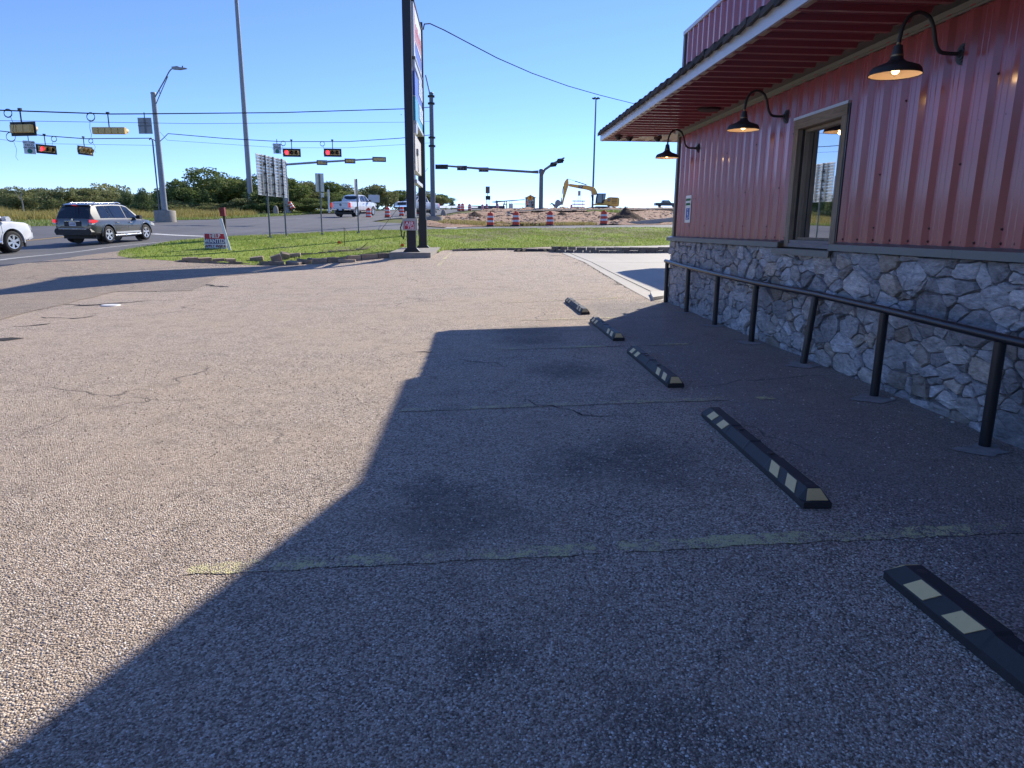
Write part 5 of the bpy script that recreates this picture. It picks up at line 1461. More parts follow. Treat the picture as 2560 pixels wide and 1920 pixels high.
# ---- block edging of the lawn
M['block'] = pmat('edging_block', (.34, .26, .19), .92, var=.3, scale=7, bump=.01, objvar=.25)
M['block_dark'] = pmat('dark_edging_block', (.19, .165, .14), .92, var=.3, scale=7, bump=.01, objvar=.25)
def block_row(name, pts, label, bl, hgt, dep, mat, rows=1, seed=1, lift=0.0, miss=0.0, jit=.02):
    r = random.Random(seed); t = empty(name, (pts[0][0], pts[0][1], H(*pts[0])), 0, label, 'edging'); O = Vector(t.location)
    lens = [math.hypot(b[0] - a[0], b[1] - a[1]) for a, b in zip(pts, pts[1:])]; tot = sum(lens)
    def at(s):
        for (a, b), l in zip(zip(pts, pts[1:]), lens):
            if s <= l or (a, b) == (pts[-2], pts[-1]): return Vector((a[0] + (b[0] - a[0]) * s / l, a[1] + (b[1] - a[1]) * s / l)), math.atan2(b[1] - a[1], b[0] - a[0])
            s -= l
    for row in range(rows):
        s = (row % 2) * bl * .5
        while s < tot - bl * .3:
            l = bl * r.uniform(.8, 1.25)
            if r.random() >= miss:
                p, a = at(min(s + l / 2, tot)); mb = MB()
                hh = hgt / rows * r.uniform(.93, 1.0); ln = l - .022
                mb.add([(x * ln / 2 * (1 - .03 * (z > 0)), y * dep / 2 - (.015 * (z > 0) if y < 0 else 0), hh / 2 * z) for x in (-1, 1) for y in (-1, 1) for z in (-1, 1)], [(0, 1, 3, 2), (4, 6, 7, 5), (0, 4, 5, 1), (2, 3, 7, 6), (0, 2, 6, 4), (1, 5, 7, 3)])
                o = mb.build('block', mat, t)
                o.location = Vector((p.x, p.y, H(p.x, p.y) + hh / 2 + row * hgt / rows + lift + r.uniform(-jit, jit) * .5)) - O
                o.rotation_euler = (r.uniform(-jit, jit), r.uniform(-jit, jit), a + r.uniform(-jit, jit) * 2)
            s += l
    return t
block_row('block_edging', [(-10.027,24.493), (-9.072,24.844), (-7.846,25.243), (-6.854,25.149)], 'crumbling row of tan blocks edging the lawn below the yard sign', .42, .20, .26, M['block'], 2, 3, -.05, .12, .07)
block_row('block_edging', [(-5.703,25.586), (-4.780,25.979), (-3.767,26.490), (-3.003,26.952)], 'straight low tan kerb of blocks running up to the pylon pedestal', .60, .24, .2, M['block'], 1, 4, -.05, 0, .012)
block_row('block_edging', [(-7.347,27.593), (-6.554,28.103), (-5.339,29.111), (-4.573,29.926)], 'half buried second row of blocks across the lawn', .5, .12, .16, M['block'], 1, 5, -.055, .1, .03)
block_row('retaining_edge', [(3.494,31.100), (3.781,30.674), (5.232,30.400), (6.614,30.297), (9.048,30.191)], 'low dark block wall holding the lawn bank beside the concrete', .36, .27, .2, M['block_dark'], 2, 6, -.03, 0, .012)
block_row('retaining_edge', [(-0.796,30.548), (0.031,31.316), (1.166,31.842), (2.194,31.802), (3.529,31.415)], 'thin broken timber like edge behind the two far wheel stops', .8, .12, .12, M['block_dark'], 1, 8, -.03, .15, .02)
LOOSE = [((-6.852,25.295,0.186), (.36, .13, .38), (.25, -.3, .3), 'big slab of block tipped up on end at the edging gap'), ((-7.821,26.206,0.279), (.46, .3, .16), (.1, -.12, .2), 'flat loose block lying on top of the crumbling row'), ((-9.667,25.184,0.327), (.4, .25, .12), (-.1, .1, .1), 'loose block lying on the left end of the crumbling row'),
         ((-6.986,26.873,0.313), (.3, .3, .26), (.3, .2, .5), 'loose square block behind the tipped up slab'), ((-6.779,27.428,0.366), (.5, .22, .16), (.05, -.1, .1), 'loose block at the broken end of the second row'), ((-6.282,25.354,0.186), (.5, .3, .13), (.1, .1, -.2), 'flat fallen block right of the tipped up slab'),
         ((-6.024,25.754,0.210), (.5, .3, .15), (-.2, .15, .3), 'fallen block in the sign shadow, second right of the slab'), ((-5.698,26.096,0.239), (.55, .26, .16), (.05, .05, .1), 'fallen block in the sign shadow, third right of the slab'), ((-5.273,26.139,0.254), (.55, .34, .14), (.25, -.1, -.2), 'tilted fallen block in the sign shadow before the straight kerb'), ((-4.473,25.701,0.264), (.6, .2, .12), (0, .03, .05), 'fallen block lying in front of the straight kerb')]
for (p, s, ro, lab) in LOOSE:
    mb = MB(); sx, sy, sz = s
    mb.add([(x * sx / 2, y * sy / 2, sz / 2 * z) for x in (-1, 1) for y in (-1, 1) for z in (-1, 1)], [(0, 1, 3, 2), (4, 6, 7, 5), (0, 4, 5, 1), (2, 3, 7, 6), (0, 2, 6, 4), (1, 5, 7, 3)])
    o = mb.build('loose_block', M['block'], loc=(p[0], p[1], p[2] + sz * .42), rot=ro); tag(o, lab, 'block', 'loose edging blocks')
    bv = o.modifiers.new('edge', 'BEVEL'); bv.width = .015; bv.segments = 1

# ---------------------------------------------------------------- vehicles
def carpaint(name, col, metal=.0, rough=.28):
    m, nt, b = newmat(name); co = coords(nt)
    n = noise_n(nt, co, 1.5, 3, .5)
    nt.links.new(ramp_n(nt, n, [(.3, tuple(c * .93 for c in col)), (.7, tuple(min(1, c * 1.05) for c in col))]), b.inputs['Base Color'])
    b.inputs['Metallic'].default_value = metal; b.inputs['Roughness'].default_value = rough
    b.inputs['Coat Weight'].default_value = .8; b.inputs['Coat Roughness'].default_value = .04
    return m
M['grey_paint'] = carpaint('grey_car_paint', (.09, .088, .083), .45, .3)
M['white_paint'] = carpaint('white_car_paint', (.72, .73, .74))
M['car_glass'] = pmat('car_glass', (.012, .015, .02), .04, var=.1, spec=.9)
M['tyre'] = pmat('tyre', (.018, .018, .019), .85, var=.2, scale=20)
M['rim'] = pmat('alloy_rim', (.62, .63, .64), .3, metal=.7, var=.06)
M['rim_dark'] = pmat('rim_recess', (.03, .03, .032), .6)
M['trim_black'] = pmat('black_trim', (.012, .012, .013), .55)
M['chrome'] = pmat('chrome', (.75, .76, .78), .12, metal=.95, var=.03)
M['tail_red'] = pmat('tail_lamp', (.36, .01, .015), .2, emit=(1, .03, .03), estr=.25, coat=.5)
M['lamp_clear'] = pmat('lamp_clear', (.6, .6, .58), .15)
M['plate_white'] = pmat('plate_white', (.6, .62, .66), .5)
M['plate_ink'] = pmat('plate_ink', (.05, .06, .15), .5)

def lerp(a, b, t): return a + (b - a) * t
def interp(tab, x):
    if x <= tab[0][0]: return tab[0][1]
    for (a, b) in zip(tab, tab[1:]):
        if x <= b[0]: return lerp(a[1], b[1], (x - a[0]) / (b[0] - a[0]))
    return tab[-1][1]

def wheel(parent, x, y, r, wd, side, spokes=5):
    w = empty('wheel', (0, 0, 0)); w.parent = parent; w.location = (x, y, r)
    ax = (0, side, 0)
    mb = MB(); mb.lathe([(r * .66, -wd * .45), (r * .86, -wd * .5), (r * .97, -wd * .42), (r, -wd * .3), (r, wd * .3), (r * .97, wd * .42), (r * .86, wd * .5), (r * .66, wd * .45)], axis=ax, n=32); mb.build('tyre', M['tyre'], w, smooth=50)
    mb = MB(); mb.lathe([(r * .67, wd * .44), (r * .64, wd * .47), (r * .60, wd * .36), (r * .58, wd * .05), (0, wd * .04)], axis=ax, n=32); mb.build('rim_barrel', M['rim_dark'], w, smooth=40)
    mb = MB()
    mb.lathe([(r * .665, wd * .44), (r * .66, wd * .485), (r * .59, wd * .475), (r * .585, wd * .36)], axis=ax, n=32)
    mb.lathe([(0, wd * .46), (r * .13, wd * .45), (r * .15, wd * .36), (r * .15, wd * .1)], axis=ax, n=16)
    for k in range(spokes):
        a = 2 * PI * k / spokes + .3; d = Vector((math.cos(a), 0, math.sin(a))); n = Vector((-math.sin(a), 0, math.cos(a))); u = Vector((0, side, 0))
        q = []
        for (rr, hw, t) in ((r * .10, r * .085, wd * .44), (r * .60, r * .135, wd * .46)):
            for s in (-1, 1):
                for dd in (0, -.035): q.append(d * rr + n * hw * s + u * (t + dd))
        mb.add(q, [(0, 2, 6, 4), (1, 3, 7, 5), (0, 1, 5, 4), (2, 3, 7, 6), (0, 1, 3, 2), (4, 5, 7, 6)])
    mb.build('rim', M['rim'], w, smooth=35)
    return w

def loft_body(st):
    """st: list of (x, [(y, z) ... bottom centre to top centre])"""
    n = len(st[0][1]); vs = []; fs = []; m = 2 * n - 2
    for x, prof in st:
        row = [(x, y, z) for y, z in prof] + [(x, -y, z) for y, z in prof[-2:0:-1]]
        vs += row
    for i in range(len(st) - 1):
        for k in range(m): fs.append((i * m + k, i * m + (k + 1) % m, (i + 1) * m + (k + 1) % m, (i + 1) * m + k))
    fs.append(tuple(range(m))[::-1]); fs.append(tuple((len(st) - 1) * m + k for k in range(m)))
    mb = MB(); mb.add(vs, fs); return mb

def cut_wells(o, wells, halfw):
    """wheel openings cut into the body"""
    cuts = []
    for (x, r) in wells:
        mb = MB(); mb.lathe([(0, -halfw - .2), (r, -halfw - .2), (r, halfw + .2), (0, halfw + .2)], c=(x, 0, r * .86), axis=(0, 1, 0), n=40); c = mb.build('cutter', M['trim_black']); cuts.append(c)
        c.parent = o.parent
        md = o.modifiers.new('well', 'BOOLEAN'); md.operation = 'DIFFERENCE'; md.object = c; md.solver = 'EXACT'
    for c in cuts:
        pass
    dg = bpy.context.evaluated_depsgraph_get(); dg.update()
    me = bpy.data.meshes.new_from_object(o.evaluated_get(dg))
    o.modifiers.clear(); old = o.data; o.data = me
    me.polygons.foreach_set('use_smooth', [True] * len(me.polygons)); me.set_sharp_from_angle(angle=math.radians(28))
    for c in cuts: bpy.data.objects.remove(c)

def vehicle(kind, loc, rz, label, paint, slope=0.0, cat='car', D=None):
    t = empty(kind, loc, 0, label, cat); t.rotation_euler = (0, -slope, rz)
    Lh, W, rwid, wb, wr, ww = D['L'] / 2, D['W'] / 2, D['roofw'], D['wb'], D['wr'], D['ww']
    xs = sorted(set([p[0] for p in D['belt']] + [p[0] for p in D['roof']] + [p[0] for p in D['half']] + D.get('extra', [])))
    st = []
    def prof(x):
        w = interp(D['half'], x); b = interp(D['bot'], x); be = interp(D['belt'], x); ro = interp(D['roof'], x)
        gh = ro - be
        if gh > .12: rw_ = lerp(w - .06, rwid, min(1, gh / D['gh'])); r2_ = ro
        else: rw_ = w - .09; r2_ = be + .03 + gh * .3
        crown = .035 if gh > .12 else .05
        return [(0, b), (w - .14, b), (w - .02, b + .10), (w, lerp(b + .1, be, .38)), (w - .004, lerp(b + .1, be, .62)), (w - .012, be - .10), (w - .045, be), (rw_, r2_ - .03), (rw_ - .05, r2_), (rw_ * .5, r2_ + crown * .8), (0, r2_ + crown)]
    for x in xs: st.append((x, prof(x)))
    o = loft_body(st).build('body', paint, t)
    hw = max(h for _, h in D['half'])
    wx = [D['rear_axle'], D['rear_axle'] + wb]
    cut_wells(o, [(x, wr * 1.2) for x in wx], hw)
    for x in wx:
        for s in (-1, 1):
            mb = MB(); mb.lathe([(0, 0), (wr * 1.19, 0), (wr * 1.19, -.03)], c=(x, s * (W - .34), wr * 1.2 * .86), axis=(0, s, 0), n=28); mb.build('wheel_well', M['trim_black'], t)
            if D.get('arch', True):
                mb = MB(); vs = []; fs = []; w_ = interp(D['half'], x) + .012; N = 20
                for i in range(N + 1):
                    a = math.radians(-8 + 196 * i / N)
                    for (r_, yy) in ((wr * 1.19, w_ - .06), (wr * 1.19, w_), (wr * 1.19 + .035, w_ - .004), (wr * 1.19 + .035, w_ - .06)): vs.append((x + r_ * math.cos(a), s * yy, wr * 1.2 * .86 + r_ * math.sin(a)))
                for i in range(N):
                    for j in range(4): fs.append((i * 4 + j, i * 4 + (j + 1) % 4, i * 4 + 4 + (j + 1) % 4, i * 4 + 4 + j))
                mb.add(vs, fs); mb.build('arch_trim', D.get('arch_mat', paint), t, smooth=40)
            wheel(t, x, s * (W - ww / 2 - .005), wr, ww, s, D.get('spokes', 5))
    # underside
    mb = MB(); mb.bb((-Lh * .86, -W * .8, .21), (Lh * .86, W * .8, .46)); mb.build('underbody', M['trim_black'], t)
    def P5(x): p = prof(x)[6]; return Vector((x, p[0], p[1]))
    def P6(x): p = prof(x)[7]; return Vector((x, p[0], p[1]))
    def pane(name, x0b, x1b, x0t, x1t, mat, t0=.07, t1=.93, push=.012, th=.012):
        for s in (-1, 1):
            mb = MB(); K = 4; vs = []
            for i in range(K + 1):
                xb, xt = lerp(x0b, x1b, i / K), lerp(x0t, x1t, i / K)
                for (xx, tt) in ((xb, t0), (xt, t1)):
                    a, b = P5(xx), P6(xx); p = a + (b - a) * tt
                    n = Vector((0, (b.z - a.z), (a.y - b.y))).normalized()
                    for q in (p + n * push, p - n * th): vs.append((q.x, q.y * s, q.z))
            fs = []
            for i in range(K):
                o_ = i * 4; fs += [(o_, o_ + 2, o_ + 6, o_ + 4), (o_ + 1, o_ + 5, o_ + 7, o_ + 3), (o_, o_ + 4, o_ + 5, o_ + 1), (o_ + 2, o_ + 3, o_ + 7, o_ + 6)]
            fs += [(0, 1, 3, 2), (K * 4, K * 4 + 2, K * 4 + 3, K * 4 + 1)]
            mb.add(vs, fs); mb.build(name, mat, t)
    for w_ in D['panes']: pane('window', *w_, M['car_glass'])
    def across(name, xb, zb, wb_, xt, zt_, wt, mat, off=.012, th=.015):
        d = Vector((xt - xb, 0, zt_ - zb)); n = Vector((-d.z, 0, d.x)).normalized() * (1 if xb < 0 else -1)
        if n.x * (-1 if xb < xt else 1) < 0: n = -n
        mb = MB(); vs = []
        for k in range(5):
            u = -1 + k / 2; bow = .05 * (1 - u * u)
            for (x_, z_, w2) in ((xb, zb, wb_), (xt, zt_, wt)):
                for q in (off, -th): vs.append((x_ + n.x * (q + bow * .6), u * w2, z_ + n.z * (q + bow * .6)))
        fs = []
        for k in range(4):
            o_ = k * 4; fs += [(o_, o_ + 2, o_ + 6, o_ + 4), (o_ + 1, o_ + 5, o_ + 7, o_ + 3), (o_, o_ + 4, o_ + 5, o_ + 1), (o_ + 2, o_ + 3, o_ + 7, o_ + 6)]
        fs += [(0, 1, 3, 2), (16, 18, 19, 17)]
        mb.add(vs, fs); return mb.build(name, mat, t, smooth=40)
    for a in D['across']: across(*a)
    # door seams, handles, mirrors
    for xd in D['seams']:
        for s in (-1, 1):
            pr_ = prof(xd); mb = MB()
            pts = [Vector((xd, s * (p[0] + .0015), p[1])) for p in pr_[2:7]]
            for a, b in zip(pts, pts[1:]): mb.add([a + Vector((-.007, 0, 0)), a + Vector((.007, 0, 0)), b + Vector((.007, 0, 0)), b + Vector((-.007, 0, 0))], [(0, 1, 2, 3)])
            mb.build('door_seam', M['trim_black'], t, fix=False)
    for xd in D['handles']:
        for s in (-1, 1):
            w_ = interp(D['half'], xd); z_ = interp(D['belt'], xd) - .15
            mb = MB(); mb.box((xd, s * (w_ + .018), z_), (.2, .03, .035)); mb.build('door_handle', D.get('handle_mat', paint), t)
    for s in (-1, 1):
        x, z = D['mirror']; w_ = interp(D['half'], x)
        mb = MB(); mb.prism([(-.10, -.07), (.06, -.09), (.12, 0), (.05, .10), (-.10, .09)], (x, s * (w_ + .02), z), (1, 0, 0), (0, 0, 1), (0, s * .2, 0)); mb.build('mirror', D.get('mirror_mat', paint), t)
    return t, prof

# grey suv: nose to +x
SUV = dict(L=4.79, W=1.91, roofw=.66, gh=.62, wb=2.79, wr=.375, ww=.245, rear_axle=-1.37,
    half=[(-2.395, .70), (-2.36, .84), (-2.2, .915), (-1.7, .945), (0, .955), (1.5, .945), (2.05, .86), (2.3, .66), (2.395, .45)],
    bot=[(-2.395, .52), (-2.3, .40), (-1.9, .34), (0, .27), (1.9, .28), (2.3, .33), (2.395, .42)],
    belt=[(-2.395, .80), (-2.37, .92), (-2.33, 1.06), (-1.2, 1.06), (.9, 1.02), (1.2, 1.0), (1.75, .95), (2.15, .84), (2.395, .62)],
    roof=[(-2.395, .81), (-2.34, 1.08), (-2.12, 1.50), (-1.98, 1.655), (-1.6, 1.70), (-.6, 1.72), (0.1, 1.70), (.45, 1.63), (1.18, 1.06), (1.25, 1.02), (2.395, .64)],
    extra=[-1.37, 1.42, .75], panes=[(-1.74, -1.10, -1.70, -1.16), (-1.06, -.86, -1.12, -.93), (-.83, .02, -.90, -.02), (.10, .98, .05, .42)],
    across=[('rear_window', -2.335, 1.09, .76, -2.045, 1.60, .62, M['car_glass']), ('windshield', 1.16, 1.06, .80, .50, 1.60, .64, M['car_glass'])],
    seams=[-.86, .06, 1.05], handles=[-.70, .25], mirror=(.78, 1.10), mirror_mat=M['trim_black'], handle_mat=M['chrome'])
a_, b_ = Vector((-16.547,33.400,0.716)), Vector((-16.138,36.100,0.811))
d_ = (b_ - a_); n_ = Vector((-d_.y, d_.x, 0)).normalized(); hd = math.atan2(d_.y, d_.x); slp = math.asin(d_.z / d_.length)
c_ = (a_ + b_) / 2 + n_ * .84 - Vector((d_.x, d_.y, 0)).normalized() * .02
c_.z = (a_.z + b_.z) / 2 + .0
suv, pf = vehicle('parked_car' if False else 'suv', c_, hd, 'dark grey suv with red tail lamps waiting at the stop line', M['grey_paint'], slp, 'car', SUV)
def pbox(name, a, b, mat, par, sm=None):
    mb = MB(); mb.bb(a, b); o = mb.build(name, mat, par)
    bv = o.modifiers.new('edge', 'BEVEL'); bv.width = min(abs(a[i] - b[i]) for i in range(3)) * .3; bv.segments = 2
    return o
for s in (-1, 1):
    mb = MB(); mb.prism([(-2.43, 0.93), (-2.42, 1.05), (-2.2, 1.045), (-1.98, 1.0), (-2.1, .93), (-2.3, .90)], (0, s * .80, 0), (1, 0, 0), (0, 0, 1), (0, s * .133, 0)); mb.build('tail_lamp', M['tail_red'], suv)
    mb = MB(); mb.prism([(-2.425, .84), (-2.425, .895), (-2.15, .90), (-2.3, .85)], (0, s * .79, 0), (1, 0, 0), (0, 0, 1), (0, s * .13, 0)); mb.build('reverse_lamp', M['lamp_clear'], suv)
    mb = MB(); mb.tube([(-1.7, s * .60, 1.72), (-1.55, s * .60, 1.765), (0, s * .60, 1.78), (.15, s * .60, 1.735)], .022, 8); mb.build('roof_rail', M['chrome'], suv, smooth=60)
    mb = MB(); mb.tube([(-.95, s * .93, .32), (1.0, s * .93, .33)], .045, 10); mb.build('side_step', M['chrome'], suv, smooth=60)
    mb = MB(); mb.bb((-.88, s * .945, .40), (.95, s * .972, .48)); mb.build('rocker_trim', M['alu'], suv)
    mb = MB(); mb.prism([(2.0, .72), (2.3, .66), (2.28, .78), (2.0, .87)], (0, s * .6, 0), (1, 0, 0), (0, 0, 1), (0, s * .255, 0)); mb.build('headlight', M['lamp_clear'], suv)
pbox('garnish', (-2.425, -.36, .955), (-2.385, .36, 1.0), M['chrome'], suv)
pbox('plate_recess', (-2.41, -.40, .76), (-2.37, .40, .945), M['trim_black'], suv)
pl_ = pbox('license_plate', (-2.425, -.16, .775), (-2.405, .16, .935), M['plate_white'], suv)
mb = MB()
for k in range(6): mb.bb((-2.428, -.12 + k * .043, .825), (-2.426, -.095 + k * .043, .885))
mb.build('plate_digits', M['plate_ink'], pl_)
mb = MB(); mb.prism([(-.80, 0), (.80, 0), (.88, .14), (.82, .28), (-.82, .28), (-.88, .14)], (-2.46, 0, .38), (0, 1, 0), (0, 0, 1), (.22, 0, 0)); mb.build('rear_bumper', M['trim_black'], suv)
pbox('bumper_strip', (-2.47, -.66, .625), (-2.40, .66, .665), M['chrome'], suv)
mb = MB(); mb.lathe([(0, .012), (.05, .012), (.055, 0)], c=(-2.385, 0, 1.05), axis=(-1, 0, 0), n=16); mb.build('badge', M['chrome'], suv)
mb = MB(); mb.prism([(-2.13, 1.665), (-2.10, 1.69), (-1.8, 1.735), (-1.8, 1.70)], (0, -.58, 0), (1, 0, 0), (0, 0, 1), (0, 1.16, 0)); mb.build('spoiler', M['grey_paint'], suv)
mb = MB(); mb.bb((-2.14, -.12, 1.655), (-2.12, .12, 1.675)); mb.build('high_brake_lamp', M['tail_red'], suv)
mb = MB(); mb.tube([(-1.3, 0, 1.73), (-1.42, 0, 1.93)], .012, 6); mb.build('antenna', M['trim_black'], suv)

# white suv entering at the left edge
WS = dict(SUV); WS.update(L=5.18, W=2.05, roofw=.76, gh=.70, wb=2.95, wr=.405, ww=.275, rear_axle=-1.42, spokes=6,
    half=[(-2.59, .80), (-2.5, .95), (-2.2, 1.0), (0, 1.02), (1.6, 1.01), (2.2, .97), (2.5, .88), (2.59, .74)],
    bot=[(-2.59, .5), (-2.3, .38), (0, .32), (2.2, .36), (2.59, .50)],
    belt=[(-2.59, .9), (-2.5, 1.16), (1.45, 1.16), (1.66, 1.15), (2.2, 1.10), (2.45, 1.02), (2.56, .88), (2.59, .62)],
    roof=[(-2.59, .91), (-2.45, 1.4), (-2.2, 1.84), (-1.5, 1.88), (0, 1.87), (.72, 1.80), (1.56, 1.19), (1.64, 1.17), (2.59, .63)],
    extra=[-1.42, 1.1], panes=[(-2.1, -1.2, -2.0, -1.25), (-1.1, -.05, -1.1, -.03), (.08, 1.36, .10, .76)],
    across=[('rear_window', -2.48, 1.2, .8, -2.25, 1.78, .7, M['car_glass']), ('windshield', 1.54, 1.2, .86, .79, 1.76, .74, M['car_glass'])],
    seams=[-1.15, .02, 1.12], handles=[-.95, .1], mirror=(1.25, 1.25), mirror_mat=M['white_paint'], handle_mat=M['chrome'])
wa = Vector((-17.709,28.400,0.450)); hd2 = math.atan2(.965, .26)
f_ = Vector((math.cos(hd2), math.sin(hd2), 0)); l_ = Vector((-f_.y, f_.x, 0))
c2 = wa + l_ * .89 - f_ * 1.53; c2.z = wa.z - .02 - 1.53 * .03
ws, _ = vehicle('suv', c2, hd2, 'white suv cut off by the left edge of the photo, front wheel showing', M['white_paint'], .04, 'car', WS)
for s in (-1, 1):
    mb = MB(); mb.prism([(2.25, .88), (2.53, .82), (2.50, .98), (2.24, 1.02)], (0, s * .60, 0), (1, 0, 0), (0, 0, 1), (0, s * .29, 0)); mb.build('headlight', M['lamp_clear'], ws)
    mb = MB(); mb.tube([(-1.0, s * 1.0, .40), (1.0, s * 1.0, .42)], .05, 8); mb.build('side_step', M['chrome'], ws, smooth=60)
    mb = MB(); mb.bb((2.02, s * .93, .18), (2.07, s * 1.0, .5)); mb.build('mud_flap', M['trim_black'], ws)
mb = MB(); mb.prism([(2.4, .42), (2.61, .5), (2.61, .70), (2.4, .76)], (0, -.82, 0), (1, 0, 0), (0, 0, 1), (0, 1.64, 0)); mb.build('front_bumper', M['white_paint'], ws)
# cage lattice inside the front side window, and a spot lamp on the pillar
mb = MB()
for k in range(10):
    u = .22 + k * .10
    mb.tube([(u, -1.005 + .0, 1.22 + .02), (u + .14 if u < .8 else u + .06, -.875, 1.22 + .40 * min(1, (1.34 - u) / .6))], .011, 4)
mb.build('window_lattice', M['white_paint'], ws)
mb = MB(); mb.tube([(.95, -.82, 1.70), (.95, -.86, 1.9)], .02, 6); mb.tube([(.95, -.86, 1.88), (.80, -.86, 1.93)], .06, 8); mb.build('spot_lamp', M['white_paint'], ws)

# white pickup
PK = dict(L=5.89, W=2.03, roofw=.74, gh=.72, wb=3.69, wr=.41, ww=.28, rear_axle=-1.72, spokes=6,
    half=[(-2.9, .93), (-2.86, .985), (-1.0, 1.0), (1.8, 1.0), (2.5, .97), (2.8, .90), (2.945, .74)],
    bot=[(-2.9, .62), (-2.5, .55), (0, .48), (2.3, .48), (2.945, .6)],
    belt=[(-2.9, 1.30), (-.95, 1.30), (-.82, 1.30), (1.1, 1.28), (1.45, 1.27), (2.4, 1.22), (2.75, 1.12), (2.9, .98), (2.945, .8)],
    roof=[(-2.9, 1.31), (-.94, 1.31), (-.80, 1.55), (-.62, 1.90), (-.1, 1.945), (.5, 1.93), (.75, 1.88), (1.5, 1.31), (1.6, 1.29), (2.945, .81)],
    extra=[-1.72, 1.97, -.7], panes=[(-.66, -.32, -.58, -.34), (-.24, .36, -.28, .33), (.44, 1.24, .41, .74)],
    across=[('rear_window', -.86, 1.36, .74, -.66, 1.84, .66, M['car_glass']), ('windshield', 1.44, 1.34, .84, .80, 1.84, .70, M['car_glass'])],
    seams=[-.9, -.30, .40, 1.3], handles=[-.12, .60], mirror=(1.05, 1.40), mirror_mat=M['trim_black'], handle_mat=M['trim_black'])
def make_pickup(loc, hd, slope, label):
    t, _ = vehicle('pickup_truck', loc, hd, label, M['white_paint'], slope, 'pickup truck', PK)
    tg = pbox('tailgate', (-2.945, -.80, .80), (-2.895, .80, 1.33), M['white_paint'], t)
    mb = MB(); mb.bb((-2.952, -.72, 1.20), (-2.946, .72, 1.22)); mb.lathe([(0, .012), (.11, .01), (.12, 0)], c=(-2.946, 0, 1.08), axis=(-1, 0, 0), n=14); mb.build('tailgate_badge', M['galv_dark'], tg)
    pbox('bed_floor_cover', (-2.85, -.84, 1.325), (-.98, .84, 1.345), M['trim_black'], t)
    for s in (-1, 1):
        pbox('tail_lamp', (-2.95, s * .82, .84), (-2.80, s * .985, 1.27), M['tail_red'], t)
        mb = MB(); mb.prism([(2.45, 1.0), (2.92, .93), (2.85, 1.12), (2.45, 1.18)], (0, s * .62, 0), (1, 0, 0), (0, 0, 1), (0, s * .345, 0)); mb.build('headlight', M['lamp_clear'], t)
        pbox('bumper_end', (-3.06, s * .36, .56), (-2.88, s * .97, .74), M['chrome'], t)
        mb = MB(); mb.tube([(-.8, s * .95, .42), (1.3, s * .95, .42)], .06, 8); mb.build('side_step', M['trim_black'], t)
    pbox('bumper_center', (-3.04, -.359, .54), (-2.88, .359, .72), M['trim_black'], t)
    pbox('license_plate', (-3.055, -.16, .58), (-3.041, .16, .73), M['plate_white'], t)
    mb = MB(); mb.lathe([(0, -.3), (.16, -.15), (.16, .15), (0, .3)], c=(-1.72, 0, .42), axis=(0, 1, 0), n=12); mb.tube([(-1.72, -.8, .41), (-1.72, .8, .41)], .06, 8); mb.build('rear_axle', M['trim_black'], t)
    pbox('grille', (2.92, -.60, .80), (2.965, .60, 1.1), M['trim_black'], t)
    pbox('front_bumper', (2.88, -.95, .56), (3.02, .95, .76), M['chrome'], t)
    return t
ra, rb = Vector((-10.786,67.700,2.488)), Vector((-9.737,71.200,2.651))
d_ = rb - ra; hd3 = math.atan2(d_.y, d_.x); n_ = Vector((-d_.y, d_.x, 0)).normalized()
c3 = (ra + rb) / 2 + n_ * .88; c3 -= Vector((d_.x, d_.y, 0)).normalized() * .125
make_pickup(c3, hd3, math.asin(d_.z / d_.length), 'white crew cab pickup truck turning across the junction')
c4 = Vector((-6.200,84.000,3.135))
make_pickup(c4, math.radians(236), 0.03, 'white pickup truck seen between the two black sign posts')

# ---------------------------------------------------------------- barrels
M['barrel'] = pmat('barrel_orange', (.72, .07, .03), .55, var=.12, scale=4)
M['barrel_white'] = pmat('barrel_white_band', (.66, .66, .68), .45, var=.08)
def make_barrel():
    t = empty('traffic_barrel', (0, 0, 0), 0)
    h = .92
    zs = [0.04, .24, .40, .56, .72, .92]
    mb = MB(); mb.lathe([(.265, .04), (.263, .23), (.252, .235), (.25, .40), (.243, .405), (.241, .56), (.234, .565), (.232, .72), (.224, .725), (.218, .86), (.19, .92), (0, .925)], n=18); mb.bb((-.09, -.03, .92), (.09, .03, 1.0)); mb.build('drum', M['barrel'], t, smooth=40)
    for (z0, z1, r0, r1) in ((.25, .39, .2545, .2525), (.575, .71, .2365, .2345)):
        mb = MB(); mb.lathe([(r0 - .01, z0), (r0, z0), (r1, z1), (r1 - .01, z1)], n=18); mb.build('white_band', M['barrel_white'], t, smooth=40)
    mb = MB(); mb.lathe([(0, .05), (.29, .05), (.32, .0), (.32, -.04)], n=18); mb.build('rubber_base', M['rubber'], t, smooth=40)
    return t
b0 = make_barrel()
BG = ('orange traffic barrels along the cross road', 'orange traffic barrels at the median', 'orange traffic barrels up the far ramp')
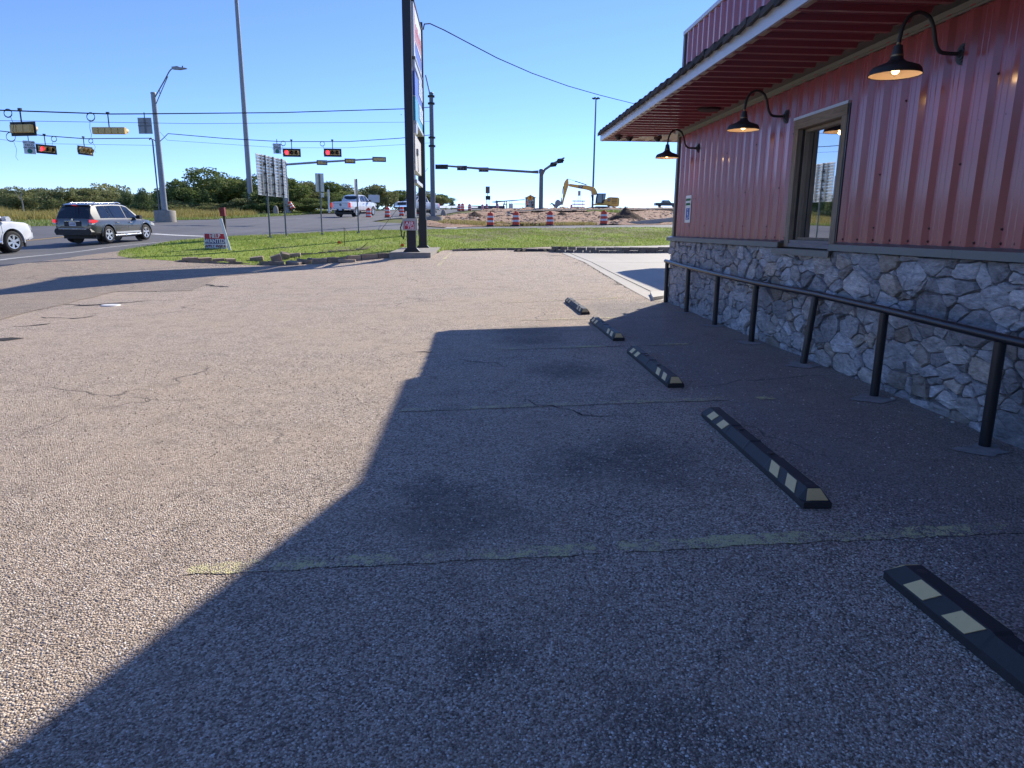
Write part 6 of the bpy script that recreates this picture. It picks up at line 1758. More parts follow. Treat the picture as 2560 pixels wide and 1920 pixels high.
BARRELS = [((1.428,53.000,1.672), BG[0], 'leftmost of four orange barrels along the edge of the dirt yard', 0),
 ((3.263,52.000,1.705), BG[0], 'second from left of four orange barrels edging the dirt yard', 0), ((5.766,52.000,1.750), BG[0], 'third from left of four orange barrels edging the dirt yard', 0), ((9.742,52.000,1.842), BG[0], 'orange barrel standing just left of the dark soil mound', 0),
 ((-9.647,68.000,2.284), BG[1], 'orange barrel in front of the white pickup wheel', 0), ((-8.231,71.000,2.470), BG[1], 'orange barrel second from left at the low median kerb', 0), ((-7.707,80.000,2.759), BG[1], 'orange barrel just left of the black sign posts', 0), ((-6.255,86.000,3.059), BG[1], 'orange barrel seen between the two black sign posts', 0),
 ((-1.694,102.000,3.901), BG[2], 'left one of the close pair of barrels by the guardrail', 0), ((-1.223,103.000,3.958), BG[2], 'right one of the close pair of barrels by the guardrail', 0), ((-0.230,108.000,4.058), BG[2], 'single barrel just right of the close pair by the guardrail', 0),
 ((2.076,132.000,4.829), BG[2], 'far barrel left of the portable sign posts', 0), ((3.062,140.000,5.191), BG[2], 'far barrel right behind the portable sign posts', 0), ((5.545,150.000,5.575), BG[2], 'far barrel just left of the two workers', 0),
 ((21.118,150.000,5.568), BG[2], 'far barrel beside the striped barricade', 0), ((-22.484,92.000,3.680), None, 'dark orange barrel tipped over against the oak trees', .5), ((14.542,110.000,3.921), None, 'pink faded barrel lying on its side in the weeds', 1.45)]
for i, (p, g, lab, tl) in enumerate(BARRELS):
    o = b0 if i == 0 else dup(b0)
    o.location = (p[0], p[1], p[2] + .04 + (.2 if tl > 1 else 0)); o.rotation_euler = (0, -tl, random.uniform(0, 6) if not tl else 0)
    tag(o, lab, 'traffic barrel', g)

# ---------------------------------------------------------------- grass, brush and trees
def blades(xx, yy, hgt, wid, lean, mat, name, off=.0, segs=1):
    n = len(xx); zz = HV(xx, yy) + off
    a = RNG.uniform(0, 2 * PI, n); la = RNG.uniform(0, 2 * PI, n)
    h = hgt * RNG.uniform(.55, 1.25, n); w = wid * RNG.uniform(.7, 1.3, n); l = lean * h * RNG.uniform(.2, 1.2, n)
    bx, by = np.cos(a) * w / 2, np.sin(a) * w / 2
    P_ = np.zeros((n, 3, 3))
    P_[:, 0] = np.c_[xx - bx, yy - by, zz]; P_[:, 1] = np.c_[xx + bx, yy + by, zz]; P_[:, 2] = np.c_[xx + np.cos(la) * l, yy + np.sin(la) * l, zz + h]
    o = np_mesh(name, P_.reshape(-1, 3), np.arange(3 * n).reshape(n, 3), mat, attr=np.repeat(RNG.random(n), 3))
    return o
def scatter(poly, n, dens=None):
    xs = [p[0] for p in poly]; ys = [p[1] for p in poly]
    out = np.zeros((0, 2))
    while len(out) < n:
        q = np.c_[RNG.uniform(min(xs), max(xs), n * 2), RNG.uniform(min(ys), max(ys), n * 2)]
        k = pip(poly, q[:, 0], q[:, 1])
        if dens is not None: k &= RNG.random(len(q)) < dens(q[:, 0], q[:, 1])
        out = np.r_[out, q[k]]
    return out[:n, 0], out[:n, 1]
def patchy(x, y):
    return np.clip(.62 + .3 * np.sin(x * .9 + 1.3 * np.sin(y * .5)) * np.sin(y * .75 + .8 * np.sin(x * .6)) + .15 * np.sin(x * 3.1 + y * 2.2) - .35 * ((x > 3) & (np.abs(y - 42.5 + .2 * np.sin(x)) < 1.6) & (np.sin(x * 1.4) > -.3)), .03, 1)
M['grass'] = attr_mat('grass_blades', [(0, (0.131, 0.185, 0.031)), (.45, (0.229, 0.325, 0.049)), (.8, (0.351, 0.439, 0.079)), (1, (0.527, 0.474, 0.194))], .6, .35)
gx, gy = scatter(ISLAND, 62000, patchy)
tag(blades(gx, gy, .085, .028, .7, M['grass'], 'grass'), 'mown green grass of the lawn island', kind='stuff')
# rough roadside verge beyond the road
VERGE = [(-29, 41), (-26.3, 47.5), (-25.4, 55), (-24.4, 70), (-20.3, 100), (-14, 125), (-24, 128), (-30, 100), (-36, 70), (-44, 52), (-75, 43), (-75, 40.5), (-40, 44.3)]
M['verge'] = attr_mat('verge_grass', [(0, (0.135, 0.186, 0.043)), (.5, (0.254, 0.338, 0.068)), (.85, (0.372, 0.423, 0.118)), (1, (0.760, 0.727, 0.558))], .7, .3)
vx, vy = scatter(VERGE, 40000)
tag(blades(vx, vy, .22, .045, .5, M['verge'], 'verge_grass'), 'rough green verge grass beyond the road', kind='stuff')
BRUSH = [(-27.8, 58), (-25.5, 72), (-24.5, 84), (-30, 92), (-37, 75), (-48, 58), (-80, 50), (-80, 47), (-46, 50.5), (-34, 53)]
M['brush'] = attr_mat('dry_brush', [(0, (0.194, 0.185, 0.053)), (.4, (0.334, 0.290, 0.088)), (.75, (0.474, 0.395, 0.131)), (1, (0.597, 0.456, 0.194))], .8, .3)
vx, vy = scatter(BRUSH, 46000)
hb_ = 1.0 + .45 * np.sin(vx * .55 + 1.1) * np.sin(vy * .4) + .25 * np.sin(vx * 1.9)
tag(blades(vx, vy, .62 * np.clip(hb_, .5, 1.6), .055, .45, M['brush'], 'roadside_brush'), 'tall dry olive brush along the verge', kind='stuff')
yw = [(-2.158,49.518), (1.444,53.598), (5.969,53.758), (9.721,53.355), (9.5, 55.5), (2, 56.5), (-3, 57)]
vx, vy = scatter([tuple(p) for p in yw] if False else [(-4, 53.5), (9.5, 53.2), (9.5, 55.4), (2, 57), (-4, 58.5)], 4200)
M['dry_grass'] = attr_mat('dry_verge_grass', [(0, (0.250, 0.213, 0.062)), (.6, (0.413, 0.350, 0.125)), (1, (0.525, 0.475, 0.250))], .8, .3)
tag(blades(vx, vy, .22, .07, .4, M['dry_grass'], 'dry_grass'), 'yellowing grass strip along the dirt yard edge', kind='stuff')
vx, vy = scatter([(14.5, 88), (19, 88), (19.5, 92), (15, 92)], 900)
tag(blades(vx, vy, .3, .12, .4, M['verge'], 'weeds'), 'green weeds on the dirt slope below the barricade', kind='stuff')

# ---- trees: trunk with limbs, crown of many leaf tufts
def make_tree(H_, W_, seed, leafmat, n=2600, leaf=.34, base=.16, conical=False, bare=0.0):
    r = np.random.default_rng(seed); R = random.Random(seed)
    t = empty('oak_tree', (0, 0, 0), 0)
    mb = MB()
    th = H_ * (.42 if not conical else .75)
    mb.tube([(0, 0, -.3), (.1, .05, th * .5), (.0, .1, th)], [H_ * .035, H_ * .026, H_ * .014], 8)
    lobes = []
    nl = 11 if not conical else 9
    for k in range(nl):
        a = 2 * PI * k / nl * 2.4 + R.uniform(-.4, .4)
        if conical:
            z = H_ * (.12 + .8 * k / nl); rad = W_ * .5 * (1.05 - .85 * k / nl); c = Vector((math.cos(a) * rad * .3, math.sin(a) * rad * .3, z)); sz = (rad * .9, rad * .9, H_ * .13)
        else:
            ring = R.choice((.18, .6, .8)); z = H_ * R.uniform(base + .15, .82 - .18 * ring)
            c = Vector((math.cos(a) * W_ * .5 * ring, math.sin(a) * W_ * .5 * ring, z)); s = R.uniform(.17, .27); sz = (W_ * s, W_ * s, H_ * R.uniform(.11, .18))
            p0 = Vector((0, .05, th * R.uniform(.35, .95))); mb.tube([p0, (p0 + c) / 2 + Vector((0, 0, H_ * .03)), c], [H_ * .014, H_ * .01, H_ * .004], 5)
        lobes.append((c, sz))
    if not conical: lobes.append((Vector((0, 0, H_ * .78)), (W_ * .26, W_ * .26, H_ * .17)))
    mb.build('trunk', M['bark'], t, smooth=60)
    vol = np.array([s[0] * s[1] * s[2] for _, s in lobes]) ** .6; vol /= vol.sum()
    idx = r.choice(len(lobes), n, p=vol)
    C_ = np.array([tuple(c) for c, _ in lobes])[idx]; S_ = np.array([s for _, s in lobes])[idx]
    d = r.normal(size=(n, 3)); d /= np.linalg.norm(d, axis=1)[:, None]
    rad = r.uniform(.35, 1.0, n) ** .45
    P0 = C_ + d * S_ * rad[:, None] * (1 + .18 * np.sin(d[:, :1] * 7 + d[:, 1:2] * 5))
    P0[:, 2] = np.maximum(P0[:, 2], H_ * base * .5)
    # each tuft: two crossed leaf shaped quads
    u = r.normal(size=(n, 3)) + d * .6; u /= np.linalg.norm(u, axis=1)[:, None]
    v = np.cross(u, r.normal(size=(n, 3))); v /= np.linalg.norm(v, axis=1)[:, None]
    w = np.cross(u, v)
    s = leaf * r.uniform(.55, 1.35, n)[:, None]
    q1 = np.stack([P0 - u * s * .6, P0 + v * s * .34 - u * s * .05, P0 + u * s * .75, P0 - v * s * .34 + u * s * .1], 1)
    q2 = np.stack([P0 - u * s * .45, P0 + w * s * .32, P0 + u * s * .6 + v * s * .2, P0 - w * s * .32], 1)
    V_ = np.concatenate([q1, q2], 1).reshape(-1, 3)
    F_ = np.arange(len(V_)).reshape(-1, 4)
    o = np_mesh('crown', V_, F_, leafmat, attr=np.repeat(np.clip(r.random(n) * .75 + .25 * (rad - .4) / .6, 0, 1), 8))
    o.parent = t
    return t
M['bark'] = pmat('bark', (.10, .085, .07), .95, var=.35, scale=4, bump=.03)
M['leaf_oak'] = attr_mat('oak_leaves', [(0, (0.076, 0.110, 0.038)), (.45, (0.163, 0.218, 0.066)), (.8, (0.263, 0.318, 0.098)), (1, (0.416, 0.416, 0.163))], .6, .3)
M['leaf_olive'] = attr_mat('olive_leaves', [(0, (0.124, 0.141, 0.064)), (.5, (0.245, 0.270, 0.110)), (.85, (0.367, 0.379, 0.160)), (1, (0.539, 0.466, 0.245))], .65, .3)
M['leaf_cedar'] = attr_mat('cedar_leaves', [(0, (0.081, 0.110, 0.056)), (.5, (0.168, 0.222, 0.095)), (1, (0.304, 0.367, 0.151))], .65, .2)
T1 = make_tree(8.0, 9.0, 1, M['leaf_oak'], 12000, .25, .10)
T2 = make_tree(7.0, 8.0, 2, M['leaf_oak'], 10000, .24, .06)
T3 = make_tree(6.0, 7.0, 3, M['leaf_olive'], 9500, .21, .04)
T4 = make_tree(6.5, 5.5, 4, M['leaf_cedar'], 8000, .18, .04, conical=True)
T5 = make_tree(6.0, 8.0, 5, M['leaf_olive'], 9000, .22, .04)
BASEH = {T1: 8.0, T2: 7.0, T3: 6.0, T4: 6.5, T5: 6.0}; BASEW = {T1: 9.0, T2: 8.0, T3: 7.0, T4: 5.5, T5: 8.0}
used = set()
def tree(src, base, top, wpx, rz, label, name='oak_tree', group='trees beyond the junction', cat='tree'):
    b = Vector(base); h = top[2] - b.z; w = wpx / 1735 * b.y
    if src in used: o = dup(src)
    else: o = src; used.add(src)
    o.name = name
    o.location = b; o.rotation_euler = (0, 0, rz); k = w / BASEW[src]; o.scale = (k, k, h / BASEH[src] * 1.02)
    tag(o, label, cat, group)
    return o
GL = 'low trees in the row along the left verge'
tree(T5, (-70.679,110.000,1.997), (-69.948,110.000,6.923), 120, .3, 'leftmost low tree of the row, behind the white suv', 'mesquite_tree', GL)
tree(T3, (-64.527,106.000,2.012), (-63.843,106.000,6.877), 100, 1.2, 'low olive tree of the row just right of the white suv', 'mesquite_tree', GL)
tree(T5, (-64.665,112.000,2.132), (-64.008,112.000,7.049), 110, 2.0, 'rounded dull tree behind the white suv mirror, left of the grey suv', 'mesquite_tree', GL)
tree(T3, (-57.044,104.000,2.169), (-56.462,104.000,6.741), 110, 3.3, 'broad tree directly above the rear window of the grey suv', 'mesquite_tree', GL)
tree(T4, (-63.167,118.000,2.336), (-62.775,118.000,7.462), 46, 1.3, 'small pointed cedar poking up above the grey suv roof', 'cedar_tree', GL)
tree(T5, (-55.826,108.000,2.284), (-55.268,108.000,6.927), 96, 4.4, 'windswept tree above the roof rail of the grey suv', 'mesquite_tree', GL)
tree(T3, (-54.935,112.000,2.399), (-54.437,112.000,6.754), 90, .9, 'lower tree over the bonnet of the grey suv', 'mesquite_tree', GL)
tree(T4, (-51.214,110.000,2.467), (-50.755,110.000,6.691), 70, 2.1, 'dark cedar left of the steel pole, first of two', 'cedar_tree', GL)
tree(T4, (-48.101,108.000,2.527), (-47.520,108.000,7.018), 72, .4, 'dark cedar left of the steel pole, nearer to it', 'cedar_tree', GL)
tree(T4, (-47.497,112.000,2.647), (-47.198,112.000,6.838), 60, 3.0, 'dark cedar standing right behind the steel pole', 'cedar_tree', GL)
GO = 'dark oaks in the clump behind the sign back'
tree(T1, (-37.432,104.000,2.738), (-36.841,104.000,9.677), 185, .2, 'largest round oak between the steel pole and the high mast pole', 'oak_tree', GO)
tree(T2, (-39.477,100.000,2.551), (-38.993,100.000,7.762), 100, 2.6, 'smaller oak at the left shoulder of the largest round oak', 'oak_tree', GO)
tree(T2, (-34.803,108.000,2.939), (-34.361,108.000,8.697), 120, 4.0, 'oak at the right shoulder of the largest oak, by the high mast pole', 'oak_tree', GO)
tree(T1, (-29.866,104.000,2.976), (-29.465,104.000,8.801), 130, 1.9, 'oak directly behind the slatted sign back', 'oak_tree', GO)
tree(T2, (-25.300,100.000,3.059), (-24.983,100.000,8.250), 120, 3.2, 'oak just right of the slatted sign back', 'oak_tree', GO)
tree(T5, (-23.819,106.000,3.295), (-23.553,106.000,8.135), 120, 1.0, 'sunlit oak behind the white rectangular road sign', 'oak_tree', GO)
tree(T2, (-21.027,108.000,3.476), (-20.800,108.000,8.186), 110, 5.0, 'oak behind the white stub post', 'oak_tree', GO)
tree(T3, (-19.169,112.000,3.695), (-18.980,112.000,8.111), 70, 2.2, 'last oak of the clump, above the pickup cab', 'oak_tree', GO)
tree(T3, (-16.114,125.000,4.068), (-15.954,125.000,8.875), 100, 2.9, 'paler rounded tree behind the white wide sign back', 'oak_tree', 'trees beyond the pickup')
tree(T2, (-12.938,135.000,4.536), (-12.836,135.000,8.442), 110, .7, 'dark low tree just left of the black sign posts', 'oak_tree', 'trees beyond the pickup')
tree(T3, (-8.773,140.000,4.846), (-8.703,140.000,8.603), 90, 1.5, 'dark low tree behind the black sign posts', 'oak_tree', 'trees beyond the pickup')
tree(T2, (-6.272,145.000,5.150), (-6.628,145.000,8.264), 70, 3.7, 'low tree sloping down right of the grey pole', 'oak_tree', 'trees beyond the pickup')
tree(T4, (-3.988,150.000,5.544), (-4.220,150.000,7.159), 24, .7, 'tiny lone bush right of the low sloping tree', 'oak_tree', 'trees beyond the pickup')
for k, (px, w, tp, lab) in enumerate(((430, 90, 500, 'undergrowth bush at the foot of the largest oak, left side'), (500, 110, 506, 'undergrowth bush at the foot of the largest oak'), (600, 100, 498, 'undergrowth bush at the foot of the high mast pole'), (690, 110, 496, 'undergrowth bush behind the right post of the sign back'), (760, 100, 500, 'undergrowth bush right of the tipped over barrel'), (850, 90, 500, 'undergrowth bush behind the pickup bed'))):
    pass
tree(T3, (-39.064,97.000,2.564), (-38.850,97.000,4.823), 95, .1, 'undergrowth bush left at the foot of the largest oak', 'bush', 'undergrowth below the oaks', 'bush')
tree(T3, (-34.747,98.000,2.671), (-34.585,98.000,4.597), 110, 1.1, 'undergrowth bush in the middle below the largest oak', 'bush', 'undergrowth below the oaks', 'bush')
tree(T5, (-30.525,98.000,2.816), (-30.343,98.000,5.264), 100, 2.1, 'undergrowth bush at the foot of the high mast pole', 'bush', 'undergrowth below the oaks', 'bush')
tree(T2, (-26.016,97.000,2.946), (-25.859,97.000,5.374), 110, 3.1, 'undergrowth bush behind the right post of the sign back', 'bush', 'undergrowth below the oaks', 'bush')
tree(T2, (-21.755,98.000,3.162), (-21.636,98.000,5.359), 110, 4.1, 'undergrowth bush right of the tipped over barrel', 'bush', 'undergrowth below the oaks', 'bush')
tree(T2, (-18.185,102.000,3.437), (-18.085,102.000,5.674), 90, 5.1, 'undergrowth bush behind the pickup bed', 'bush', 'undergrowth below the oaks', 'bush')
# far wood closing the horizon on the left
n = 36000
ax = RNG.uniform(-165, -2, n); ay = 150 + (ax + 165) * .12 + RNG.uniform(0, 14, n)
hz_ = 3.4 + 1.1 * np.sin(ax * .21) + .8 * np.sin(ax * .53 + 1) + .5 * np.sin(ax * 1.3); hz_ = np.where(ax > -16, hz_ * np.clip((-2 - ax) / 14, .2, 1), hz_)
zb = HV(ax, ay); zz_ = zb + np.sqrt(RNG.random(n)) * hz_
d = RNG.normal(size=(n, 3)); d /= np.linalg.norm(d, axis=1)[:, None]; e_ = np.cross(d, RNG.normal(size=(n, 3))); e_ /= np.linalg.norm(e_, axis=1)[:, None]
c_ = np.c_[ax, ay, zz_]; s_ = RNG.uniform(.2, .5, n)[:, None]
V_ = np.stack([c_ - d * s_, c_ + e_ * s_ * .6, c_ + d * s_, c_ - e_ * s_ * .6], 1).reshape(-1, 3)
tag(np_mesh('far_woods', V_, np.arange(len(V_)).reshape(-1, 4), M['leaf_olive'], attr=np.repeat(RNG.random(n), 4)), 'far dark wood closing the horizon behind the trees', kind='stuff')
# bare pale trunk among the left trees
bt = empty('dead_tree', (-57.153,95.000,2.564), 0, 'bare pale forked trunk standing among the trees at left', 'tree')
mb = MB(); mb.tube([(0, 0, -.3), (-.05, 0, 1.4), (-.1, 0, 2.4), (.1, 0, 3.4)], [.12, .09, .07, .03], 6); mb.tube([(-.08, 0, 1.9), (-.6, 0, 2.7), (-.9, .1, 3.1)], [.06, .04, .02], 5); mb.build('trunk', pmat('pale_bark', (.34, .31, .27), .9), bt)

# unseen tree belt added behind the camera to darken reflections in the wall ribs
n = 16000
ax = RNG.uniform(-45, 22, n); ay = -26 + RNG.uniform(-5, 5, n) + 2 * np.sin(ax * .3)
hz_ = 7.5 + 1.6 * np.sin(ax * .35) + 1.1 * np.sin(ax * .9 + 1)
zz_ = HV(ax, ay) + np.sqrt(RNG.random(n)) * hz_
d = RNG.normal(size=(n, 3)); d /= np.linalg.norm(d, axis=1)[:, None]; e_ = np.cross(d, RNG.normal(size=(n, 3))); e_ /= np.linalg.norm(e_, axis=1)[:, None]
c_ = np.c_[ax, ay, zz_]; s_ = RNG.uniform(.3, .7, n)[:, None]
V_ = np.stack([c_ - d * s_, c_ + e_ * s_ * .6, c_ + d * s_, c_ - e_ * s_ * .6], 1).reshape(-1, 3)
tag(np_mesh('added_tree_belt', V_, np.arange(len(V_)).reshape(-1, 4), M['leaf_oak'], attr=np.repeat(RNG.random(n), 4)), 'unseen belt of trees added behind the camera to darken reflections', kind='stuff')

# ---------------------------------------------------------------- construction site
M['cat_yellow'] = pmat('machine_yellow', (.68, .40, .08), .5, var=.12, scale=2, dirt=((.2, .14, .08), 3, .62))
M['machine_black'] = pmat('machine_black', (.02, .02, .022), .55, var=.2)
M['machine_grey'] = pmat('machine_grey', (.16, .16, .17), .5, var=.25, scale=3)
M['bucket_steel'] = pmat('bucket_steel', (.24, .235, .235), .45, metal=.4, var=.2, scale=2)
M['cab_glass'] = pmat('cab_glass', (.05, .08, .11), .05, spec=.9)
ex0 = Vector((25.795,140.000,5.480))
PXM = 140 / 1735 * .1085                      # metres per unit of the drawing scale
def E_(u, v): return ((u - 1330) * PXM, (770 - v) * PXM)          # side view: x to the right, z up
ex = empty('excavator', ex0, 0, 'yellow tracked excavator with its bucket lowered to the left', 'excavator')
def slab(name, uv, y0, y1, mat, par=None, bev=.03):
    mb = MB(); pts = [E_(*p) for p in uv]
    mb.prism(pts, (0, y0, 0), (1, 0, 0), (0, 0, 1), (0, y1 - y0, 0)); o = mb.build(name, mat, par or ex)
    if bev:
        b = o.modifiers.new('edge', 'BEVEL'); b.width = bev; b.segments = 2; b.limit_method = 'ANGLE'
    return o
for y in (-1.35, .75):
    slab('track', [(965, 775), (1000, 745), (1080, 735), (1560, 735), (1640, 752), (1650, 775), (1620, 800), (1000, 800)], y, y + .6, M['machine_black'])
slab('undercarriage', [(1150, 770), (1180, 715), (1480, 715), (1500, 770)], -.7, .7, M['machine_grey'])
house = slab('house', [(1150, 690), (1150, 660), (1330, 655), (1385, 560), (1455, 540), (1470, 515), (1660, 520), (1692, 545), (1692, 660), (1680, 720), (1500, 715), (1460, 690)], -1.25, 1.25, M['cat_yellow'], bev=.08)
mb = MB()
for k in range(4): mb.prism([E_(1515, 542 + k * 32), E_(1640 - 3 * k, 542 + k * 32), E_(1640 - 3 * k, 555 + k * 32), E_(1515, 555 + k * 32)], (0, -1.265, 0), (1, 0, 0), (0, 0, 1), (0, .012, 0))
mb.build('vent_slots', M['machine_black'], house)
def logo(uv, par, txt, yy, s, slant=.0):
    pts = [E_(*p) for p in uv]; mb = MB(); mb.prism(pts, (0, yy - .015, 0), (1, 0, 0), (0, 0, 1), (0, .014, 0)); o = mb.build('logo_plate', M['machine_black'], par)
    cx = sum(p[0] for p in pts) / len(pts); cz = sum(p[1] for p in pts) / len(pts)
    mb = MB(); lettering(mb, txt, s, (cx, yy - .022, cz), (1, 0, slant), (0, 0, 1), 1.0, bold=.02); mb.build('logo_letters', M['white_print'], o)
logo([(1415, 615), (1432, 560), (1490, 545), (1480, 610)], house, 'CAT', -1.26, .22, .05)
slab('cab', [(1165, 655), (1172, 540), (1195, 440), (1385, 438), (1375, 530), (1325, 655)], -1.24, -.25, M['machine_black'], bev=.05)
cg = [([(1185, 640), (1190, 545), (1208, 455), (1295, 452), (1292, 640)], 'front_door_pane'), ([(1308, 600), (1312, 452), (1370, 452), (1362, 530)], 'rear_cab_pane')]
for uv, nm in cg: slab(nm, uv, -1.262, -1.242, M['cab_glass'], bev=0)
boom = slab('boom', [(1135, 470), (1110, 440), (1060, 385), (980, 360), (760, 325), (570, 290), (556, 262), (575, 235), (760, 255), (950, 262), (1090, 290), (1150, 320), (1190, 380), (1208, 430), (1180, 470)], -.32, .28, M['cat_yellow'], bev=.05)
logo([(770, 325), (785, 275), (882, 268), (862, 325)], boom, 'CAT', -.33, .24, -.03)
stick = slab('stick', [(520, 125), (545, 130), (558, 250), (540, 320), (470, 560), (440, 690), (405, 685), (430, 560), (445, 330), (452, 230), (475, 180)], -.24, .20, M['cat_yellow'], bev=.04)
def cyl(name, p, q, r, y, rod=.5):
    a = Vector((E_(*p)[0], y, E_(*p)[1])); b = Vector((E_(*q)[0], y, E_(*q)[1])); m_ = a + (b - a) * rod
    mb = MB(); mb.tube([a, m_], r, 8); mb.build(name, M['machine_black'], ex); mb = MB(); mb.tube([m_, b], r * .5, 8); mb.build('piston_rod', M['chrome'], ex)
cyl('stick_cylinder', (960, 250), (535, 128), .09, -.02, .62)
cyl('boom_cylinder', (1120, 590), (1050, 320), .10, -.40, .45)
cyl('boom_cylinder', (1120, 590), (1050, 320), .10, .36, .45)
cyl('bucket_cylinder', (440, 290), (402, 560), .07, -.02, .6)
slab('linkage', [(395, 540), (412, 540), (415, 660), (440, 690), (410, 695), (395, 650)], -.15, .12, M['machine_grey'], bev=0)
slab('bucket', [(440, 690), (400, 640), (350, 590), (310, 580), (272, 620), (262, 690), (275, 760), (300, 768), (330, 730), (400, 690)], -.62, .55, M['bucket_steel'], bev=.06)
mb = MB(); mb.tube([(E_(1440, 540)[0], -.6, E_(1440, 540)[1]), (E_(1455, 465)[0], -.6, E_(1455, 465)[1])], .02, 5); mb.tube([(E_(940, 250)[0], -.1, E_(940, 250)[1]), (E_(1000, 225)[0], -.1, E_(1000, 225)[1]), (E_(1040, 262)[0], -.1, E_(1040, 262)[1])], .02, 5); mb.build('hose', M['machine_black'], ex)
# dark attachment lying left of the bucket
at_ = empty('tool_attachment', (16.310,141.000,5.312), 0, 'dark hooked tool attachment standing just left of the excavator bucket', 'attachment')
mb = MB(); mb.prism([(-.75, 1.0), (-.4, 1.25), (.0, 1.05), (.42, .72), (.42, .3), (.3, 0), (.12, 0), (.2, .4), (-.1, .7), (-.3, 1.0), (-.7, .9)], (0, -.3, 0), (1, 0, 0), (0, 0, 1), (0, .6, 0)); mb.build('hook', M['machine_grey'], at_)

# mounds of soil
def mound(name, base, w, d, h, label, mat, seed):
    b = Vector(base); n = 22; vs = []; fs = []; r = random.Random(seed)
    for i in range(n + 1):
        for j in range(n + 1):
            u, v = i / n * 2 - 1, j / n * 2 - 1
            q = math.hypot(u * (1 + .15 * math.sin(3 * v)), v); z = h * max(0, 1 - q) ** .85 * (1 + .12 * math.sin(5 * u + seed) * math.cos(4 * v)) + (r.uniform(-.05, .05) * h if q < .95 else 0)
            x, y = u * w / 2, v * d / 2
            vs.append((x, y, H(b.x + x, b.y + y) - b.z + z - .03))
    for i in range(n):
        for j in range(n): fs.append((i * (n + 1) + j, (i + 1) * (n + 1) + j, (i + 1) * (n + 1) + j + 1, i * (n + 1) + j + 1))
    mb = MB(); mb.add(vs, fs); return tag(mb.build(name, mat, loc=b, smooth=60), label, 'soil heap')
mound('soil_mound', (14.351,66.000,2.353), 3.6, 3.6, 1.12, 'dark brown soil mound beside the rightmost front barrel', M['mound'], 1)
mound('soil_mound', (0.408,80.000,2.814), 2.0, 2.0, .55, 'small grey brown soil heap behind the left front barrel', M['mound'], 2)
mound('soil_mound', (10.861,85.000,2.995), 1.4, 1.4, .4, 'little dark clod heap below the lying pink barrel', M['mound'], 4)
# clods and rubble lying over the dirt yard
n = 5200
cx_ = RNG.uniform(-4, 34, n); cy_ = 54.5 + 60 * RNG.random(n) ** 1.5; k_ = pip(DIRT, cx_, cy_); cx_, cy_ = cx_[k_], cy_[k_]; n = len(cx_)
sz_ = RNG.uniform(.03, .11, n) * (1 + .9 * (RNG.random(n) > .93)); zz_ = HV(cx_, cy_) + np.array([max(0, dirt_bump(x, y)) for x, y in zip(cx_, cy_)])
an_ = RNG.uniform(0, 6.28, n); V_ = oct_v[None] * sz_[:, None, None] * RNG.uniform(.7, 1.3, (n, 9, 1)); el_ = RNG.uniform(1, 2.4, n)[:, None]
P_ = np.stack([cx_[:, None] + V_[..., 0] * el_ * np.cos(an_)[:, None] - V_[..., 1] * np.sin(an_)[:, None], cy_[:, None] + V_[..., 0] * el_ * np.sin(an_)[:, None] + V_[..., 1] * np.cos(an_)[:, None], zz_[:, None] + V_[..., 2] - .02], -1)
F_ = (np.array(oct_f)[None] + (np.arange(n) * 9)[:, None, None]).reshape(-1, 3)
tag(np_mesh('rubble', P_.reshape(-1, 3), F_, attr_mat('clods', [(0, (.07, .045, .035)), (.5, (.22, .14, .095)), (.9, (.36, .26, .19)), (1, (.55, .5, .45))], .95), attr=np.repeat(RNG.random(n), 9)), 'clods of earth and rubble over the dirt yard', kind='stuff')
# sloping concrete kerb wall at the right
kw = MB(); A_ = [Vector((10.705,54.000,1.845)), Vector((13.393,54.600,1.902)), Vector((16.407,55.200,1.963)), Vector((24, 55.9, H(24, 55.9)))]; T_ = [(10.702,54.000,1.905)[2], (13.376,54.600,2.234)[2], (16.372,55.200,2.528)[2], (16.368,55.200,2.590)[2] + .2]
for k in range(3):
    a, b = A_[k], A_[k + 1]
    vs = [(a.x, a.y, a.z - .3), (b.x, b.y, b.z - .3), (b.x, b.y, T_[k + 1]), (a.x, a.y, T_[k])]; vs += [(p[0], p[1] + .25, p[2]) for p in vs]
    kw.add(vs, [(0, 1, 2, 3), (4, 5, 6, 7), (0, 1, 5, 4), (1, 2, 6, 5), (2, 3, 7, 6), (3, 0, 4, 7)])
tag(kw.build('concrete_wall', M['concrete']), 'low grey concrete wall ramping up to the right of the soil mound', 'wall')
# pale kerb along the crest and at the median
for nm, pts, lab in (('kerb', [(-2.954,78.000,2.453), (-0.378,86.000,2.952), (3.955,98.000,3.569), (9.550,112.000,4.219)], 'pale concrete kerb curving up towards the workers'), ('kerb', [(-8.169,66.000,2.111), (-6.723,68.000,2.311), (-6.362,69.000,2.402)], 'white median kerb with reflector stubs before the barrels')):
    mb = MB(); q = [Vector(p) for p in pts]; o_ = q[0]
    for a, b in zip(q, q[1:]):
        d = (b - a); n = Vector((-d.y, d.x, 0)).normalized() * .25
        vs = [a - n, a + n, b + n, b - n]; vs = [v - o_ + Vector((0, 0, -.2)) for v in vs] + [v - o_ + Vector((0, 0, .14)) for v in vs]
        mb.add(vs, [(0, 1, 2, 3), (4, 5, 6, 7), (0, 1, 5, 4), (1, 2, 6, 5), (2, 3, 7, 6), (3, 0, 4, 7)])
    o = mb.build(nm, M['conc_block'], loc=o_); tag(o, lab, 'kerb')
gs = empty('reflector_stubs', (-8.169,66.000,2.111), 0, 'short pale rebar stubs along the median kerb', 'stake'); mb = MB()
